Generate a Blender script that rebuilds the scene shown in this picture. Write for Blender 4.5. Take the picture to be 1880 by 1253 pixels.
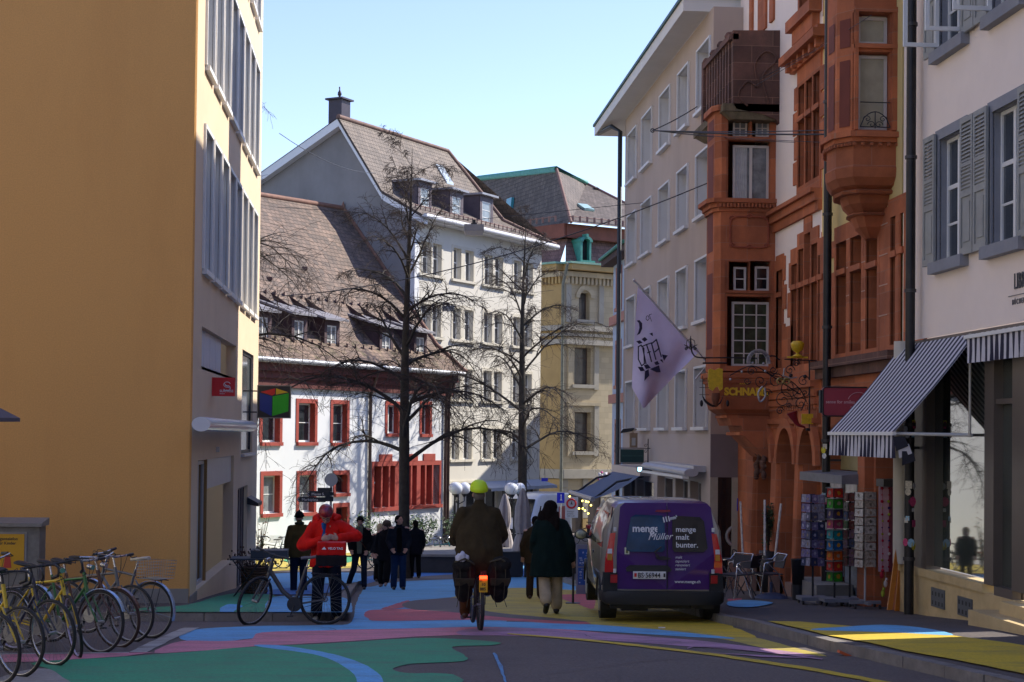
import bpy, bmesh, math, random
from math import sin, cos, pi, radians as R, atan2, sqrt
from mathutils import Vector, Matrix
from mathutils.geometry import tessellate_polygon
from mathutils import noise as MN
for o in list(bpy.data.objects): bpy.data.objects.remove(o)
scene = bpy.context.scene
COL = scene.collection
V = Vector

# ------------------------------------------------------------ camera
F = 3000.0; PPY = 730.0; YAW = R(4.48); PITCH = math.atan(67.5/F); ROLL = 0.0105
CAM = V((0, 0, 2.4))
f_ = V((sin(YAW)*cos(PITCH), cos(YAW)*cos(PITCH), sin(PITCH)))
r0 = V((cos(YAW), -sin(YAW), 0)); u0 = r0.cross(f_)
Rv = r0*cos(ROLL)+u0*sin(ROLL); Uv = u0*cos(ROLL)-r0*sin(ROLL)
cam = bpy.data.cameras.new('camera'); cob = bpy.data.objects.new('camera', cam); COL.objects.link(cob)
cam.sensor_width = 36; cam.lens = 36*F/1880; cam.shift_y = (PPY-626.5)/1880
cam.clip_start = 0.1; cam.clip_end = 3000
cob.matrix_world = Matrix(((Rv.x, Uv.x, -f_.x, CAM.x), (Rv.y, Uv.y, -f_.y, CAM.y), (Rv.z, Uv.z, -f_.z, CAM.z), (0, 0, 0, 1)))
scene.camera = cob
# ------------------------------------------------------------ light
SUN = V((.698, .253, .669)).normalized()
el = math.asin(SUN.z); az = atan2(SUN.x, SUN.y)
w = bpy.data.worlds.new('World'); scene.world = w; w.use_nodes = True
nt = w.node_tree; bg = nt.nodes['Background']
sk = nt.nodes.new('ShaderNodeTexSky'); sk.sky_type = 'NISHITA'; sk.sun_disc = False
sk.sun_elevation = el; sk.sun_rotation = az; sk.air_density = 1.0; sk.dust_density = .15; sk.ozone_density = 2.2
hs = nt.nodes.new('ShaderNodeHueSaturation'); hs.inputs['Saturation'].default_value = 1.02; hs.inputs['Hue'].default_value = .52; hs.inputs['Value'].default_value = .77; nt.links.new(sk.outputs[0], hs.inputs['Color']); nt.links.new(hs.outputs[0], bg.inputs[0]); bg.inputs[1].default_value = 0.15
sl = bpy.data.lights.new('sun', 'SUN'); sl.energy = 3.2; sl.angle = R(.5); sl.color = (1, .93, .82)
so = bpy.data.objects.new('sun', sl); COL.objects.link(so)
so.rotation_euler = (-SUN).to_track_quat('-Z', 'Y').to_euler(); so.location = (30, 20, 40)
scene.view_settings.view_transform = 'Standard'; scene.view_settings.look = 'None'
scene.view_settings.exposure = 1.22; scene.view_settings.gamma = 1.0
scene.render.engine = 'CYCLES'

# ------------------------------------------------------------ placing: turn a measured direction into a 3D point
def ray(px, py): return (f_*F+Rv*(px-940)+Uv*(PPY-py)).normalized()
def onX(px, py, X): d = ray(px, py); return CAM+d*((X-CAM.x)/d.x)
def onY(px, py, Y): d = ray(px, py); return CAM+d*((Y-CAM.y)/d.y)
GP = [(-60, 2.25), (5, 2.28), (12, 2.33), (15, 2.37), (18, 2.43), (20, 2.52), (22, 2.63), (24, 2.78), (26.7, 2.93), (30, 3.13), (34, 3.4), (38, 3.68), (45, 4.1), (52, 4.45), (60, 4.72), (80, 5.3), (100, 6.0), (130, 6.8), (400, 8), (1500, 8)]
def G0(y):
    for (a, p), (b, q) in zip(GP, GP[1:]):
        if y <= b: return 2.4-(p+(q-p)*(y-a)/(b-a))
    return 2.4-8
def onG(px, py, dz=0):
    d = ray(px, py); lo, hi = 5.0, 400.0
    for _ in range(60):
        m = (lo+hi)/2; p = CAM+d*(m/d.y)
        if p.z > G0(p.y)+dz: lo = m
        else: hi = m
    return CAM+d*(lo/d.y)
KN = [p[0] for p in GP]

# ------------------------------------------------------------ materials
MATS = {}
def node(nt, t, **k):
    n = nt.nodes.new(t)
    for a, b in k.items(): setattr(n, a, b)
    return n
def mat(name, col, rough=.7, var=.12, vs=3.0, bump=0, bs=60, metal=0, spec=.5, emis=None, coat=0, dirt=0, ds=.6, dcol=None, streak=0, trans=0, uv=False, sheen=0):
    if name in MATS: return MATS[name]
    m = bpy.data.materials.new(name); m.use_nodes = True; nt = m.node_tree; L = nt.links
    b = nt.nodes['Principled BSDF']
    b.inputs['Roughness'].default_value = rough; b.inputs['Metallic'].default_value = metal
    b.inputs['Specular IOR Level'].default_value = spec; b.inputs['Coat Weight'].default_value = coat
    b.inputs['Transmission Weight'].default_value = trans
    b.inputs['Sheen Weight'].default_value = sheen
    tc = node(nt, 'ShaderNodeTexCoord'); src = tc.outputs['UV' if uv else 'Object']
    c = (col[0], col[1], col[2], 1)
    last = None
    if var > 0:
        n = node(nt, 'ShaderNodeTexNoise'); n.inputs['Scale'].default_value = vs; n.inputs['Detail'].default_value = 6; n.inputs['Roughness'].default_value = .65
        L.new(src, n.inputs['Vector'])
        mr = node(nt, 'ShaderNodeMapRange'); mr.inputs[1].default_value = .3; mr.inputs[2].default_value = .7
        mr.inputs[3].default_value = 1-var; mr.inputs[4].default_value = 1+var; L.new(n.outputs[0], mr.inputs[0])
        mx = node(nt, 'ShaderNodeMix', data_type='RGBA', blend_type='MULTIPLY'); mx.inputs[0].default_value = 1
        mx.inputs[6].default_value = c; L.new(mr.outputs[0], mx.inputs[7]); last = mx.outputs[2]
    if dirt > 0:
        mp = node(nt, 'ShaderNodeMapping'); mp.inputs['Scale'].default_value = (1, 1, .25 if streak else 1); L.new(src, mp.inputs[0])
        n = node(nt, 'ShaderNodeTexNoise'); n.inputs['Scale'].default_value = ds; n.inputs['Detail'].default_value = 8; n.inputs['Roughness'].default_value = .7; L.new(mp.outputs[0], n.inputs['Vector'])
        cr = node(nt, 'ShaderNodeMapRange'); cr.inputs[1].default_value = .45; cr.inputs[2].default_value = .75; cr.inputs[4].default_value = dirt; L.new(n.outputs[0], cr.inputs[0])
        mx = node(nt, 'ShaderNodeMix', data_type='RGBA'); L.new(cr.outputs[0], mx.inputs[0])
        if last: L.new(last, mx.inputs[6])
        else: mx.inputs[6].default_value = c
        d = dcol or (col[0]*.45, col[1]*.42, col[2]*.4); mx.inputs[7].default_value = (*d, 1); last = mx.outputs[2]
    if last: L.new(last, b.inputs['Base Color'])
    else: b.inputs['Base Color'].default_value = c
    if bump > 0:
        n = node(nt, 'ShaderNodeTexNoise'); n.inputs['Scale'].default_value = bs; n.inputs['Detail'].default_value = 5; L.new(src, n.inputs['Vector'])
        bp = node(nt, 'ShaderNodeBump'); bp.inputs['Strength'].default_value = bump; bp.inputs['Distance'].default_value = .01
        L.new(n.outputs[0], bp.inputs['Height']); L.new(bp.outputs[0], b.inputs['Normal'])
    if emis: b.inputs['Emission Color'].default_value = (*emis[:3], 1); b.inputs['Emission Strength'].default_value = emis[3]
    MATS[name] = m; return m
def mapr(nt, src, a, b, c, d):
    mr = node(nt, 'ShaderNodeMapRange'); nt.links.new(src, mr.inputs[0])
    for i, x in enumerate((a, b, c, d)): mr.inputs[i+1].default_value = x
    return mr.outputs[0]
def ashlar(m, w=.9, h=.36, amt=.22, mc=(.30, .17, .11)):
    nt = m.node_tree; L = nt.links; b = nt.nodes['Principled BSDF']; src = b.inputs['Base Color'].links[0].from_socket; tc = [n for n in nt.nodes if n.type == 'TEX_COORD'][0]
    sx = node(nt, 'ShaderNodeSeparateXYZ'); L.new(tc.outputs['Object'], sx.inputs[0]); ad = node(nt, 'ShaderNodeMath', operation='ADD'); L.new(sx.outputs[0], ad.inputs[0]); L.new(sx.outputs[1], ad.inputs[1])
    cb = node(nt, 'ShaderNodeCombineXYZ'); L.new(ad.outputs[0], cb.inputs[0]); L.new(sx.outputs[2], cb.inputs[1])
    br = node(nt, 'ShaderNodeTexBrick'); br.inputs['Scale'].default_value = 1; br.inputs['Brick Width'].default_value = w; br.inputs['Row Height'].default_value = h; br.inputs['Mortar Size'].default_value = .006; br.inputs['Color1'].default_value = (1-amt, 1-amt, 1-amt, 1); br.inputs['Color2'].default_value = (1+amt, 1+amt, 1+amt*.8, 1); br.inputs['Mortar'].default_value = (1, 1, 1, 1); L.new(cb.outputs[0], br.inputs['Vector'])
    mx = node(nt, 'ShaderNodeMix', data_type='RGBA', blend_type='MULTIPLY'); mx.inputs[0].default_value = 1; L.new(src, mx.inputs[6]); L.new(br.outputs[0], mx.inputs[7])
    m2 = node(nt, 'ShaderNodeMix', data_type='RGBA'); k = node(nt, 'ShaderNodeMath', operation='MULTIPLY'); k.inputs[1].default_value = .6; L.new(br.outputs['Fac'], k.inputs[0]); L.new(k.outputs[0], m2.inputs[0]); L.new(mx.outputs[2], m2.inputs[6]); m2.inputs[7].default_value = (*mc, 1); L.new(m2.outputs[2], b.inputs['Base Color']); return m
def tilemat(name, c1, c2, w=.22, h=.17, mort=(.03, .02, .02), moss=0, bump=.8, c3=None):
    m = bpy.data.materials.new(name); m.use_nodes = True; nt = m.node_tree; L = nt.links; b = nt.nodes['Principled BSDF']
    b.inputs['Roughness'].default_value = .8
    tc = node(nt, 'ShaderNodeTexCoord')
    nz = node(nt, 'ShaderNodeTexNoise'); nz.inputs['Scale'].default_value = 3; L.new(tc.outputs['UV'], nz.inputs['Vector'])
    ad = node(nt, 'ShaderNodeMix', data_type='VECTOR'); ad.inputs[0].default_value = .015; L.new(tc.outputs['UV'], ad.inputs[4]); L.new(nz.outputs['Color'], ad.inputs[5])
    br = node(nt, 'ShaderNodeTexBrick'); br.inputs['Scale'].default_value = 1; br.inputs['Brick Width'].default_value = w; br.inputs['Row Height'].default_value = h
    br.inputs['Mortar Size'].default_value = .012; br.inputs['Mortar Smooth'].default_value = .4; br.inputs['Bias'].default_value = -.1
    br.inputs['Color1'].default_value = (*c1, 1); br.inputs['Color2'].default_value = (*c2, 1); br.inputs['Mortar'].default_value = (*mort, 1)
    L.new(ad.outputs[1], br.inputs['Vector'])
    n = node(nt, 'ShaderNodeTexNoise'); n.inputs['Scale'].default_value = .7; n.inputs['Detail'].default_value = 8; n.inputs['Roughness'].default_value = .75; L.new(tc.outputs['UV'], n.inputs['Vector'])
    mx = node(nt, 'ShaderNodeMix', data_type='RGBA', blend_type='MULTIPLY'); mx.inputs[0].default_value = 1
    L.new(br.outputs[0], mx.inputs[6]); L.new(mapr(nt, n.outputs[0], .3, .7, .62, 1.3), mx.inputs[7]); last = mx.outputs[2]
    n2 = node(nt, 'ShaderNodeTexNoise'); n2.inputs['Scale'].default_value = 2.2; n2.inputs['Detail'].default_value = 6; L.new(tc.outputs['UV'], n2.inputs['Vector'])
    mm = node(nt, 'ShaderNodeMix', data_type='RGBA'); L.new(mapr(nt, n2.outputs[0], .5, .72, 0, .8 if moss else .35), mm.inputs[0]); L.new(last, mm.inputs[6])
    mm.inputs[7].default_value = (*(c3 or ((.07, .065, .02) if moss else (c1[0]*.4, c1[1]*.4, c1[2]*.45))), 1); last = mm.outputs[2]
    L.new(last, b.inputs['Base Color'])
    # rows overlap: a saw-tooth height along the slope plus the joint
    sx = node(nt, 'ShaderNodeSeparateXYZ'); L.new(ad.outputs[1], sx.inputs[0])
    md = node(nt, 'ShaderNodeMath', operation='FRACT'); dv = node(nt, 'ShaderNodeMath', operation='DIVIDE'); dv.inputs[1].default_value = h; L.new(sx.outputs[1], dv.inputs[0]); L.new(dv.outputs[0], md.inputs[0])
    su = node(nt, 'ShaderNodeMath', operation='SUBTRACT'); su.inputs[0].default_value = 1; L.new(md.outputs[0], su.inputs[1])
    s2 = node(nt, 'ShaderNodeMath', operation='SUBTRACT'); L.new(su.outputs[0], s2.inputs[0]); L.new(br.outputs['Fac'], s2.inputs[1])
    bp = node(nt, 'ShaderNodeBump'); bp.inputs['Strength'].default_value = bump; bp.inputs['Distance'].default_value = .04; L.new(s2.outputs[0], bp.inputs['Height']); L.new(bp.outputs[0], b.inputs['Normal'])
    return m
def stripemat(name, ca, cb, w, duty=.5, rough=.8):
    m = bpy.data.materials.new(name); m.use_nodes = True; nt = m.node_tree; L = nt.links; b = nt.nodes['Principled BSDF']
    b.inputs['Roughness'].default_value = rough
    tc = node(nt, 'ShaderNodeTexCoord'); sx = node(nt, 'ShaderNodeSeparateXYZ'); L.new(tc.outputs['UV'], sx.inputs[0])
    dv = node(nt, 'ShaderNodeMath', operation='DIVIDE'); dv.inputs[1].default_value = w; L.new(sx.outputs[0], dv.inputs[0])
    fr = node(nt, 'ShaderNodeMath', operation='FRACT'); L.new(dv.outputs[0], fr.inputs[0])
    gt = node(nt, 'ShaderNodeMath', operation='GREATER_THAN'); gt.inputs[1].default_value = duty; L.new(fr.outputs[0], gt.inputs[0])
    mx = node(nt, 'ShaderNodeMix', data_type='RGBA'); L.new(gt.outputs[0], mx.inputs[0]); mx.inputs[6].default_value = (*ca, 1); mx.inputs[7].default_value = (*cb, 1)
    L.new(mx.outputs[2], b.inputs['Base Color']); return m

# ------------------------------------------------------------ mesh builder
class MB:
    def __init__(s, M=None): s.v = []; s.f = []; s.mi = []; s.sm = []; s.uv = []; s.M = M
    def add(s, vs, fs, m=0, smooth=False, uvs=None):
        b = len(s.v)
        for p in vs: s.v.append((s.M @ V(p)) if s.M is not None else V(p))
        for f in fs:
            s.f.append([b+i for i in f]); s.mi.append(m); s.sm.append(smooth)
            s.uv.append([uvs[i] for i in f] if uvs else None)
        return s
    def quad(s, a, b, c, d, m=0, uv=None): return s.add([a, b, c, d], [(0, 1, 2, 3)], m, False, uv)
    def hexa(s, p, m=0):   # 8 points: bottom 4 ccw, top 4
        return s.add(p, [(3, 2, 1, 0), (4, 5, 6, 7), (0, 1, 5, 4), (1, 2, 6, 5), (2, 3, 7, 6), (3, 0, 4, 7)], m)
    def box(s, a, b, m=0):
        x0, y0, z0 = a; x1, y1, z1 = b
        return s.hexa([(x0, y0, z0), (x1, y0, z0), (x1, y1, z0), (x0, y1, z0), (x0, y0, z1), (x1, y0, z1), (x1, y1, z1), (x0, y1, z1)], m)
    def cbox(s, c, d, m=0, M=None):
        x, y, z = [k/2 for k in d]; P = [V((i, j, k)) for k in (-z, z) for (i, j) in ((-x, -y), (x, -y), (x, y), (-x, y))]
        return s.hexa([(M @ p if M is not None else p)+V(c) for p in P], m)
    def rbox(s, a, b, r, m=0, seg=3):  # box with rounded vertical edges (axis z)
        x0, y0, z0 = a; x1, y1, z1 = b; P = []
        for cx, cy, t in ((x1-r, y1-r, 0), (x0+r, y1-r, 1), (x0+r, y0+r, 2), (x1-r, y0+r, 3)):
            for i in range(seg+1):
                an = (t+i/seg)*pi/2; P.append((cx+r*cos(an), cy+r*sin(an)))
        return s.prism(P, z0, z1, m)
    def prism(s, P, z0, z1, m=0, smooth=False):
        n = len(P); vs = [(x, y, z0) for x, y in P]+[(x, y, z1) for x, y in P]
        fs = [(i, (i+1) % n, n+(i+1) % n, n+i) for i in range(n)]
        s.add(vs, fs, m, smooth); s.add(vs, [tuple(range(n-1, -1, -1)), tuple(range(n, 2*n))], m); return s
    def ring(s, rings, m=0, smooth=True, caps=True, closed=False):
        n = len(rings[0]); vs = [p for r in rings for p in r]; k = len(rings); fs = []
        for j in range(k-1 if not closed else k):
            for i in range(n):
                a = j*n+i; b = j*n+(i+1) % n; c = ((j+1) % k)*n+(i+1) % n; d = ((j+1) % k)*n+i; fs.append((a, b, c, d))
        s.add(vs, fs, m, smooth)
        if caps and not closed: s.add(rings[0], [tuple(range(n-1, -1, -1))], m, smooth); s.add(rings[-1], [tuple(range(n))], m, smooth)
        return s
    def tube(s, pts, r, n=8, m=0, closed=False, caps=True, flat=1.0):
        pts = [V(p) for p in pts]; k = len(pts); rs = r if isinstance(r, (list, tuple)) else [r]*k; rings = []
        prev = None
        for i, p in enumerate(pts):
            if closed: t = pts[(i+1) % k]-pts[i-1]
            else: t = pts[min(i+1, k-1)]-pts[max(i-1, 0)]
            if t.length < 1e-9: t = V((0, 0, 1))
            t.normalize()
            if prev is None:
                a = V((0, 0, 1)) if abs(t.z) < .9 else V((1, 0, 0)); x = t.cross(a).normalized()
            else:
                x = prev-t*prev.dot(t)
                x = x.normalized() if x.length > 1e-6 else t.orthogonal().normalized()
            prev = x; y = t.cross(x)
            rings.append([p+x*(rs[i]*cos(2*pi*j/n))+y*(rs[i]*flat*sin(2*pi*j/n)) for j in range(n)])
        return s.ring(rings, m, True, caps, closed)
    def cyl(s, a, b, r, n=16, m=0, r2=None, smooth=True):
        a = V(a); b = V(b); t = (b-a).normalized(); x = t.orthogonal().normalized(); y = t.cross(x); r2 = r if r2 is None else r2
        A = [a+x*(r*cos(2*pi*j/n))+y*(r*sin(2*pi*j/n)) for j in range(n)]; B = [b+x*(r2*cos(2*pi*j/n))+y*(r2*sin(2*pi*j/n)) for j in range(n)]
        s.add(A+B, [(i, (i+1) % n, n+(i+1) % n, n+i) for i in range(n)], m, smooth)
        s.add(A, [tuple(range(n-1, -1, -1))], m); s.add(B, [tuple(range(n))], m); return s
    def lathe(s, prof, c=(0, 0, 0), n=20, m=0, a0=0, a1=2*pi, smooth=True):
        full = abs(a1-a0-2*pi) < 1e-6; cnt = n if full else n+1; vs = []; k = len(prof)
        for j in range(cnt):
            a = a0+(a1-a0)*j/n
            for r, z in prof: vs.append((c[0]+r*cos(a), c[1]+r*sin(a), c[2]+z))
        fs = []
        for j in range(n):
            jj = (j+1) % cnt
            for i in range(k-1): fs.append((j*k+i, jj*k+i, jj*k+i+1, j*k+i+1))
        return s.add(vs, fs, m, smooth)
    def sph(s, c, r, n=12, k=8, m=0, M=None):
        rx, ry, rz = r if isinstance(r, (list, tuple)) else (r, r, r); vs = []; fs = []
        for i in range(k+1):
            th = pi*i/k
            for j in range(n):
                ph = 2*pi*j/n; p = V((rx*sin(th)*cos(ph), ry*sin(th)*sin(ph), rz*cos(th)))
                vs.append((M @ p if M is not None else p)+V(c))
        for i in range(k):
            for j in range(n):
                jj = (j+1) % n; q = [i*n+j, (i+1)*n+j, (i+1)*n+jj, i*n+jj]
                if i == 0: q = [i*n+j, (i+1)*n+j, (i+1)*n+jj]
                elif i == k-1: q = [i*n+j, (i+1)*n+j, i*n+jj]
                fs.append(tuple(q))
        return s.add(vs, fs, m, True)
    def torus(s, c, Rr, r, ax, n=32, k=8, m=0):
        ax = V(ax).normalized(); x = ax.orthogonal().normalized(); y = ax.cross(x)
        return s.tube([V(c)+x*(Rr*cos(2*pi*i/n))+y*(Rr*sin(2*pi*i/n)) for i in range(n)], r, k, m, closed=True)
    def mesh(s, name, mats, Minv=None):
        me = bpy.data.meshes.new(name)
        vs = [(Minv @ p) if Minv is not None else p for p in s.v]
        me.from_pydata([tuple(p) for p in vs], [], s.f)
        for m in mats: me.materials.append(m)
        me.polygons.foreach_set('material_index', s.mi); me.polygons.foreach_set('use_smooth', s.sm)
        if any(u for u in s.uv):
            ul = me.uv_layers.new(name='UV'); i = 0
            for u, f in zip(s.uv, s.f):
                for j in range(len(f)):
                    ul.data[i].uv = u[j][:2] if u else (0, 0); i += 1
        me.update(); return me
def obj(name, mb, mats, parent=None, label=None, cat=None, group=None, kind=None, world=True):
    if not isinstance(mats, (list, tuple)): mats = [mats]
    Minv = None
    if parent is not None and world: Minv = WM[parent.name].inverted()
    me = mb.mesh(name, mats, Minv) if isinstance(mb, MB) else mb
    if not isinstance(mb, MB) and not me.materials:
        for m in mats: me.materials.append(m)
    o = bpy.data.objects.new(name, me); COL.objects.link(o)
    if parent is not None: o.parent = parent; WM[o.name] = WM[parent.name]
    else: WM[o.name] = Matrix()
    tag(o, label, cat, group, kind); return o
WM = {}
def tag(o, label=None, cat=None, group=None, kind=None):
    if label: o['label'] = label
    if cat: o['category'] = cat
    if group: o['group'] = group
    if kind: o['kind'] = kind
    return o
def thing(name, label, cat, loc=(0, 0, 0), rz=0, group=None, M=None):
    o = bpy.data.objects.new(name, None); COL.objects.link(o); o.empty_display_size = .2
    Mx = M if M is not None else Matrix.Translation(V(loc)) @ Matrix.Rotation(rz, 4, 'Z')
    o.matrix_world = Mx; o.location = Mx.to_translation(); o.rotation_euler = Mx.to_euler(); WM[o.name] = Mx
    return tag(o, label, cat, group)
def copytree(root, loc, rz=None, label=None, group=None):
    kids = {}
    for c in COL.objects:
        if c.parent: kids.setdefault(c.parent.name, []).append(c)
    def cp(o, par):
        c = o.copy(); COL.objects.link(c); c.parent = par
        for k in kids.get(o.name, []): cp(k, c)
        return c
    r = cp(root, None); r.location = loc
    if rz is not None: r.rotation_euler = (0, 0, rz)
    WM[r.name] = Matrix.Translation(V(loc)) @ Matrix.Rotation(rz or 0, 4, 'Z')
    if label: r['label'] = label
    if group: r['group'] = group
    return r
def text_mb(txt, size, M, ext=.004, bold=0, m=0, space=1.0, align='LEFT', shear=0, sx=1):
    cu = bpy.data.curves.new('t', 'FONT'); cu.body = txt; cu.size = size; cu.extrude = ext; cu.offset = bold; cu.space_character = space
    cu.align_x = align; cu.shear = shear; cu.resolution_u = 3
    ob = bpy.data.objects.new('t', cu); COL.objects.link(ob)
    dg = bpy.context.evaluated_depsgraph_get(); me = bpy.data.meshes.new_from_object(ob.evaluated_get(dg))
    b = MB(); S = Matrix.Diagonal((sx, 1, 1, 1))
    b.add([M @ (S @ v.co) for v in me.vertices], [tuple(p.vertices) for p in me.polygons], m)
    bpy.data.objects.remove(ob); bpy.data.curves.remove(cu); bpy.data.meshes.remove(me); return b
def join(a, b):
    n = len(a.v); a.v += b.v; a.f += [[i+n for i in f] for f in b.f]; a.mi += b.mi; a.sm += b.sm; a.uv += b.uv; return a
def basis(o, x, y, z=None):
    x = V(x).normalized(); y = V(y).normalized(); z = x.cross(y) if z is None else V(z)
    return Matrix(((x.x, y.x, z.x, o[0]), (x.y, y.y, z.y, o[1]), (x.z, y.z, z.z, o[2]), (0, 0, 0, 1)))

# ------------------------------------------------------------ facades
class Fr:
    """vertical wall plane: u runs along the wall, v outwards, z up"""
    def __init__(s, o, d, n):
        s.o = V((o[0], o[1], 0)); s.u = V((d[0], d[1], 0)).normalized(); s.n = V((n[0], n[1], 0)).normalized()
    def p(s, u, v, z): return s.o+s.u*u+s.n*v+V((0, 0, z))
    def hit(s, px, py, v=0):
        d = ray(px, py); t = ((s.o+s.n*v)-CAM).dot(s.n)/d.dot(s.n); q = CAM+d*t
        return ((q-s.o).dot(s.u), q.z)
    def U(s, px, py=800, v=0): return s.hit(px, py, v)[0]
    def box(s, mb, u0, u1, v0, v1, z0, z1, m=0):
        P = [s.p(a, b, c) for c in (z0, z1) for (a, b) in ((u0, v0), (u1, v0), (u1, v1), (u0, v1))]
        return mb.hexa(P, m)
    def poly(s, mb, pts, v=0, m=0, thick=0):   # pts: (u,z)
        tri = tessellate_polygon([[V((a, b, 0)) for a, b in pts]])
        mb.add([s.p(a, v, b) for a, b in pts], [tuple(t) for t in tri], m)
        if thick:
            n = len(pts)
            mb.add([s.p(a, v, b) for a, b in pts]+[s.p(a, v-thick, b) for a, b in pts], [(i, (i+1) % n, n+(i+1) % n, n+i) for i in range(n)], m)
        return mb
    def M(s, u, v, z): return basis(s.p(u, v, z), s.u, (0, 0, 1), s.n)
def wall(mb, fr, u0, u1, z0, z1, holes, depth=.2, m=0, mr=None):
    us = sorted(set([u0, u1]+[x for h in holes for x in h[:2] if u0 < x < u1])); zs = sorted(set([z0, z1]+[x for h in holes for x in h[2:4] if z0 < x < z1]))
    for a, b in zip(us, us[1:]):
        for c, d in zip(zs, zs[1:]):
            cu, cz = (a+b)/2, (c+d)/2
            if any(h[0] < cu < h[1] and h[2] < cz < h[3] for h in holes): continue
            mb.quad(fr.p(a, 0, c), fr.p(b, 0, c), fr.p(b, 0, d), fr.p(a, 0, d), m)
    mr = m if mr is None else mr
    for a, b, c, d in [h[:4] for h in holes]:
        q = [(a, c), (b, c), (b, d), (a, d)]
        for (p, r), (s_, t) in zip(q, q[1:]+q[:1]): mb.quad(fr.p(p, 0, r), fr.p(s_, 0, t), fr.p(s_, -depth, t), fr.p(p, -depth, r), mr)
    return mb
def window(par, fr, u0, u1, z0, z1, mf, mg, set_=.14, fw=.06, nu=1, bars=(), bw=.03, sill=None, surround=None, label=None, name='window', fd=.05, mull=.07, curtain=None):
    """casement: frame + nu leaves + horizontal bars (fractions); sill=(proj,h,over,mat); surround=(w,proud,mat)"""
    if u0 > u1: u0, u1 = u1, u0
    b = MB(); v = -set_
    fr.box(b, u0, u0+fw, v-fd, v, z0, z1); fr.box(b, u1-fw, u1, v-fd, v, z0, z1)
    fr.box(b, u0+fw, u1-fw, v-fd, v, z0, z0+fw); fr.box(b, u0+fw, u1-fw, v-fd, v, z1-fw, z1)
    for i in range(1, nu): c = u0+(u1-u0)*i/nu; fr.box(b, c-mull/2, c+mull/2, v-fd, v+.004, z0+fw, z1-fw)
    for t in bars:
        z = z0+(z1-z0)*t; ww = bw*1.8 if t < 0 else bw; t = abs(t); z = z0+(z1-z0)*t
        for i in range(nu):
            a = u0+(u1-u0)*i/nu+(fw if i == 0 else mull/2); c = u0+(u1-u0)*(i+1)/nu-(fw if i == nu-1 else mull/2)
            fr.box(b, a, c, v-fd*.8, v-.006, z-ww/2, z+ww/2)
    w_ = obj(name, b, mf, par, label)
    p = MB(); fr.box(p, u0+.01, u1-.01, v-fd*.7, v-fd*.5, z0+.01, z1-.01); obj('pane', p, mg, w_)
    if curtain:
        c = MB(); side, wd, mc = curtain
        for k in range(6):
            a = (u0+fw if side < 0 else u1-fw-wd)+wd*k/6; c.quad(fr.p(a, v-fd*.49, z0+fw), fr.p(a+wd/12, v-fd*.3, z0+fw), fr.p(a+wd/12, v-fd*.3, z1-fw), fr.p(a, v-fd*.49, z1-fw)); c.quad(fr.p(a+wd/12, v-fd*.3, z0+fw), fr.p(a+wd/6, v-fd*.49, z0+fw), fr.p(a+wd/6, v-fd*.49, z1-fw), fr.p(a+wd/12, v-fd*.3, z1-fw))
        obj('curtain', c, mc, w_)
    if sill:
        pr, h, ov, ms = sill; s = MB(); fr.box(s, u0-ov, u1+ov, -.02, pr, z0-h, z0-.002); obj('sill', s, ms, w_)
    if surround:
        ww, pr, ms = surround; s = MB()
        fr.box(s, u0-ww, u0, -.01, pr, z0, z1+ww); fr.box(s, u1, u1+ww, -.01, pr, z0, z1+ww); fr.box(s, u0, u1, -.01, pr, z1, z1+ww)
        for a, c in ((u0, u0+.006), (u1-.006, u1)): fr.box(s, a, c, v, -.01, z0, z1)
        fr.box(s, u0, u1, v, -.01, z1-.006, z1)
        obj('surround', s, ms, w_)
    return w_
def roofquad(mb, a, b, c, d, m=0, thick=.0):
    """a,b along the eave, c,d along the ridge (c above b); metric UVs"""
    a, b, c, d = map(V, (a, b, c, d)); e = (b-a).normalized(); n = e.cross(d-a).normalized(); up = n.cross(e)
    uv = [((p-a).dot(e), (p-a).dot(up)) for p in (a, b, c, d)]
    mb.add([a, b, c, d], [(0, 1, 2, 3)], m, False, uv)
    if thick:
        t = n*(-thick) if n.z > 0 else n*thick
        for p, q in ((a, b), (b, c), (c, d), (d, a)): mb.quad(p, q, q+t, p+t, m)
        mb.quad(a+t, b+t, c+t, d+t, m)
    return mb
# ------------------------------------------------------------ ground
def clip(poly, y0, y1):
    for (yy, s) in ((y0, 1), (y1, -1)):
        out = []
        for i in range(len(poly)):
            a, b = poly[i-1], poly[i]; da = (a[1]-yy)*s; db = (b[1]-yy)*s
            if da*db < 0: t = da/(da-db); out.append((a[0]+(b[0]-a[0])*t, yy))
            if db >= 0: out.append(b)
        poly = out
        if len(poly) < 3: return []
    return poly
def drape(pts, dz, mb=None, m=0, slope=None):
    mb = mb or MB(); tri = tessellate_polygon([[V((a, b, 0)) for a, b in pts]])
    ks = sorted(set(KN))
    H = lambda a, b: G0(b)+dz+(slope(a, b) if slope else 0)
    for t in tri:
        P = [pts[i] for i in t]
        for y0, y1 in zip(ks, ks[1:]):
            q = clip(P, y0, y1)
            if len(q) >= 3:
                ar = sum(q[i-1][0]*q[i][1]-q[i][0]*q[i-1][1] for i in range(len(q)))
                if abs(ar) < 1e-7: continue
                if ar < 0: q = q[::-1]
                mb.add([(a, b, H(a, b)) for a, b in q], [tuple(range(len(q)))], m)
    return mb
def spline(pts, n=6, closed=True):
    out = []; k = len(pts)
    for i in range(k if closed else k-1):
        p = [pts[(i+j-1) % k] if closed else pts[min(max(i+j-1, 0), k-1)] for j in range(4)]
        for s in range(n):
            t = s/n
            out.append(tuple(.5*((2*p[1][c])+(-p[0][c]+p[2][c])*t+(2*p[0][c]-5*p[1][c]+4*p[2][c]-p[3][c])*t*t+(-p[0][c]+3*p[1][c]-3*p[2][c]+p[3][c])*t**3) for c in range(len(pts[0]))))
    if not closed: out.append(pts[-1])
    return out
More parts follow.
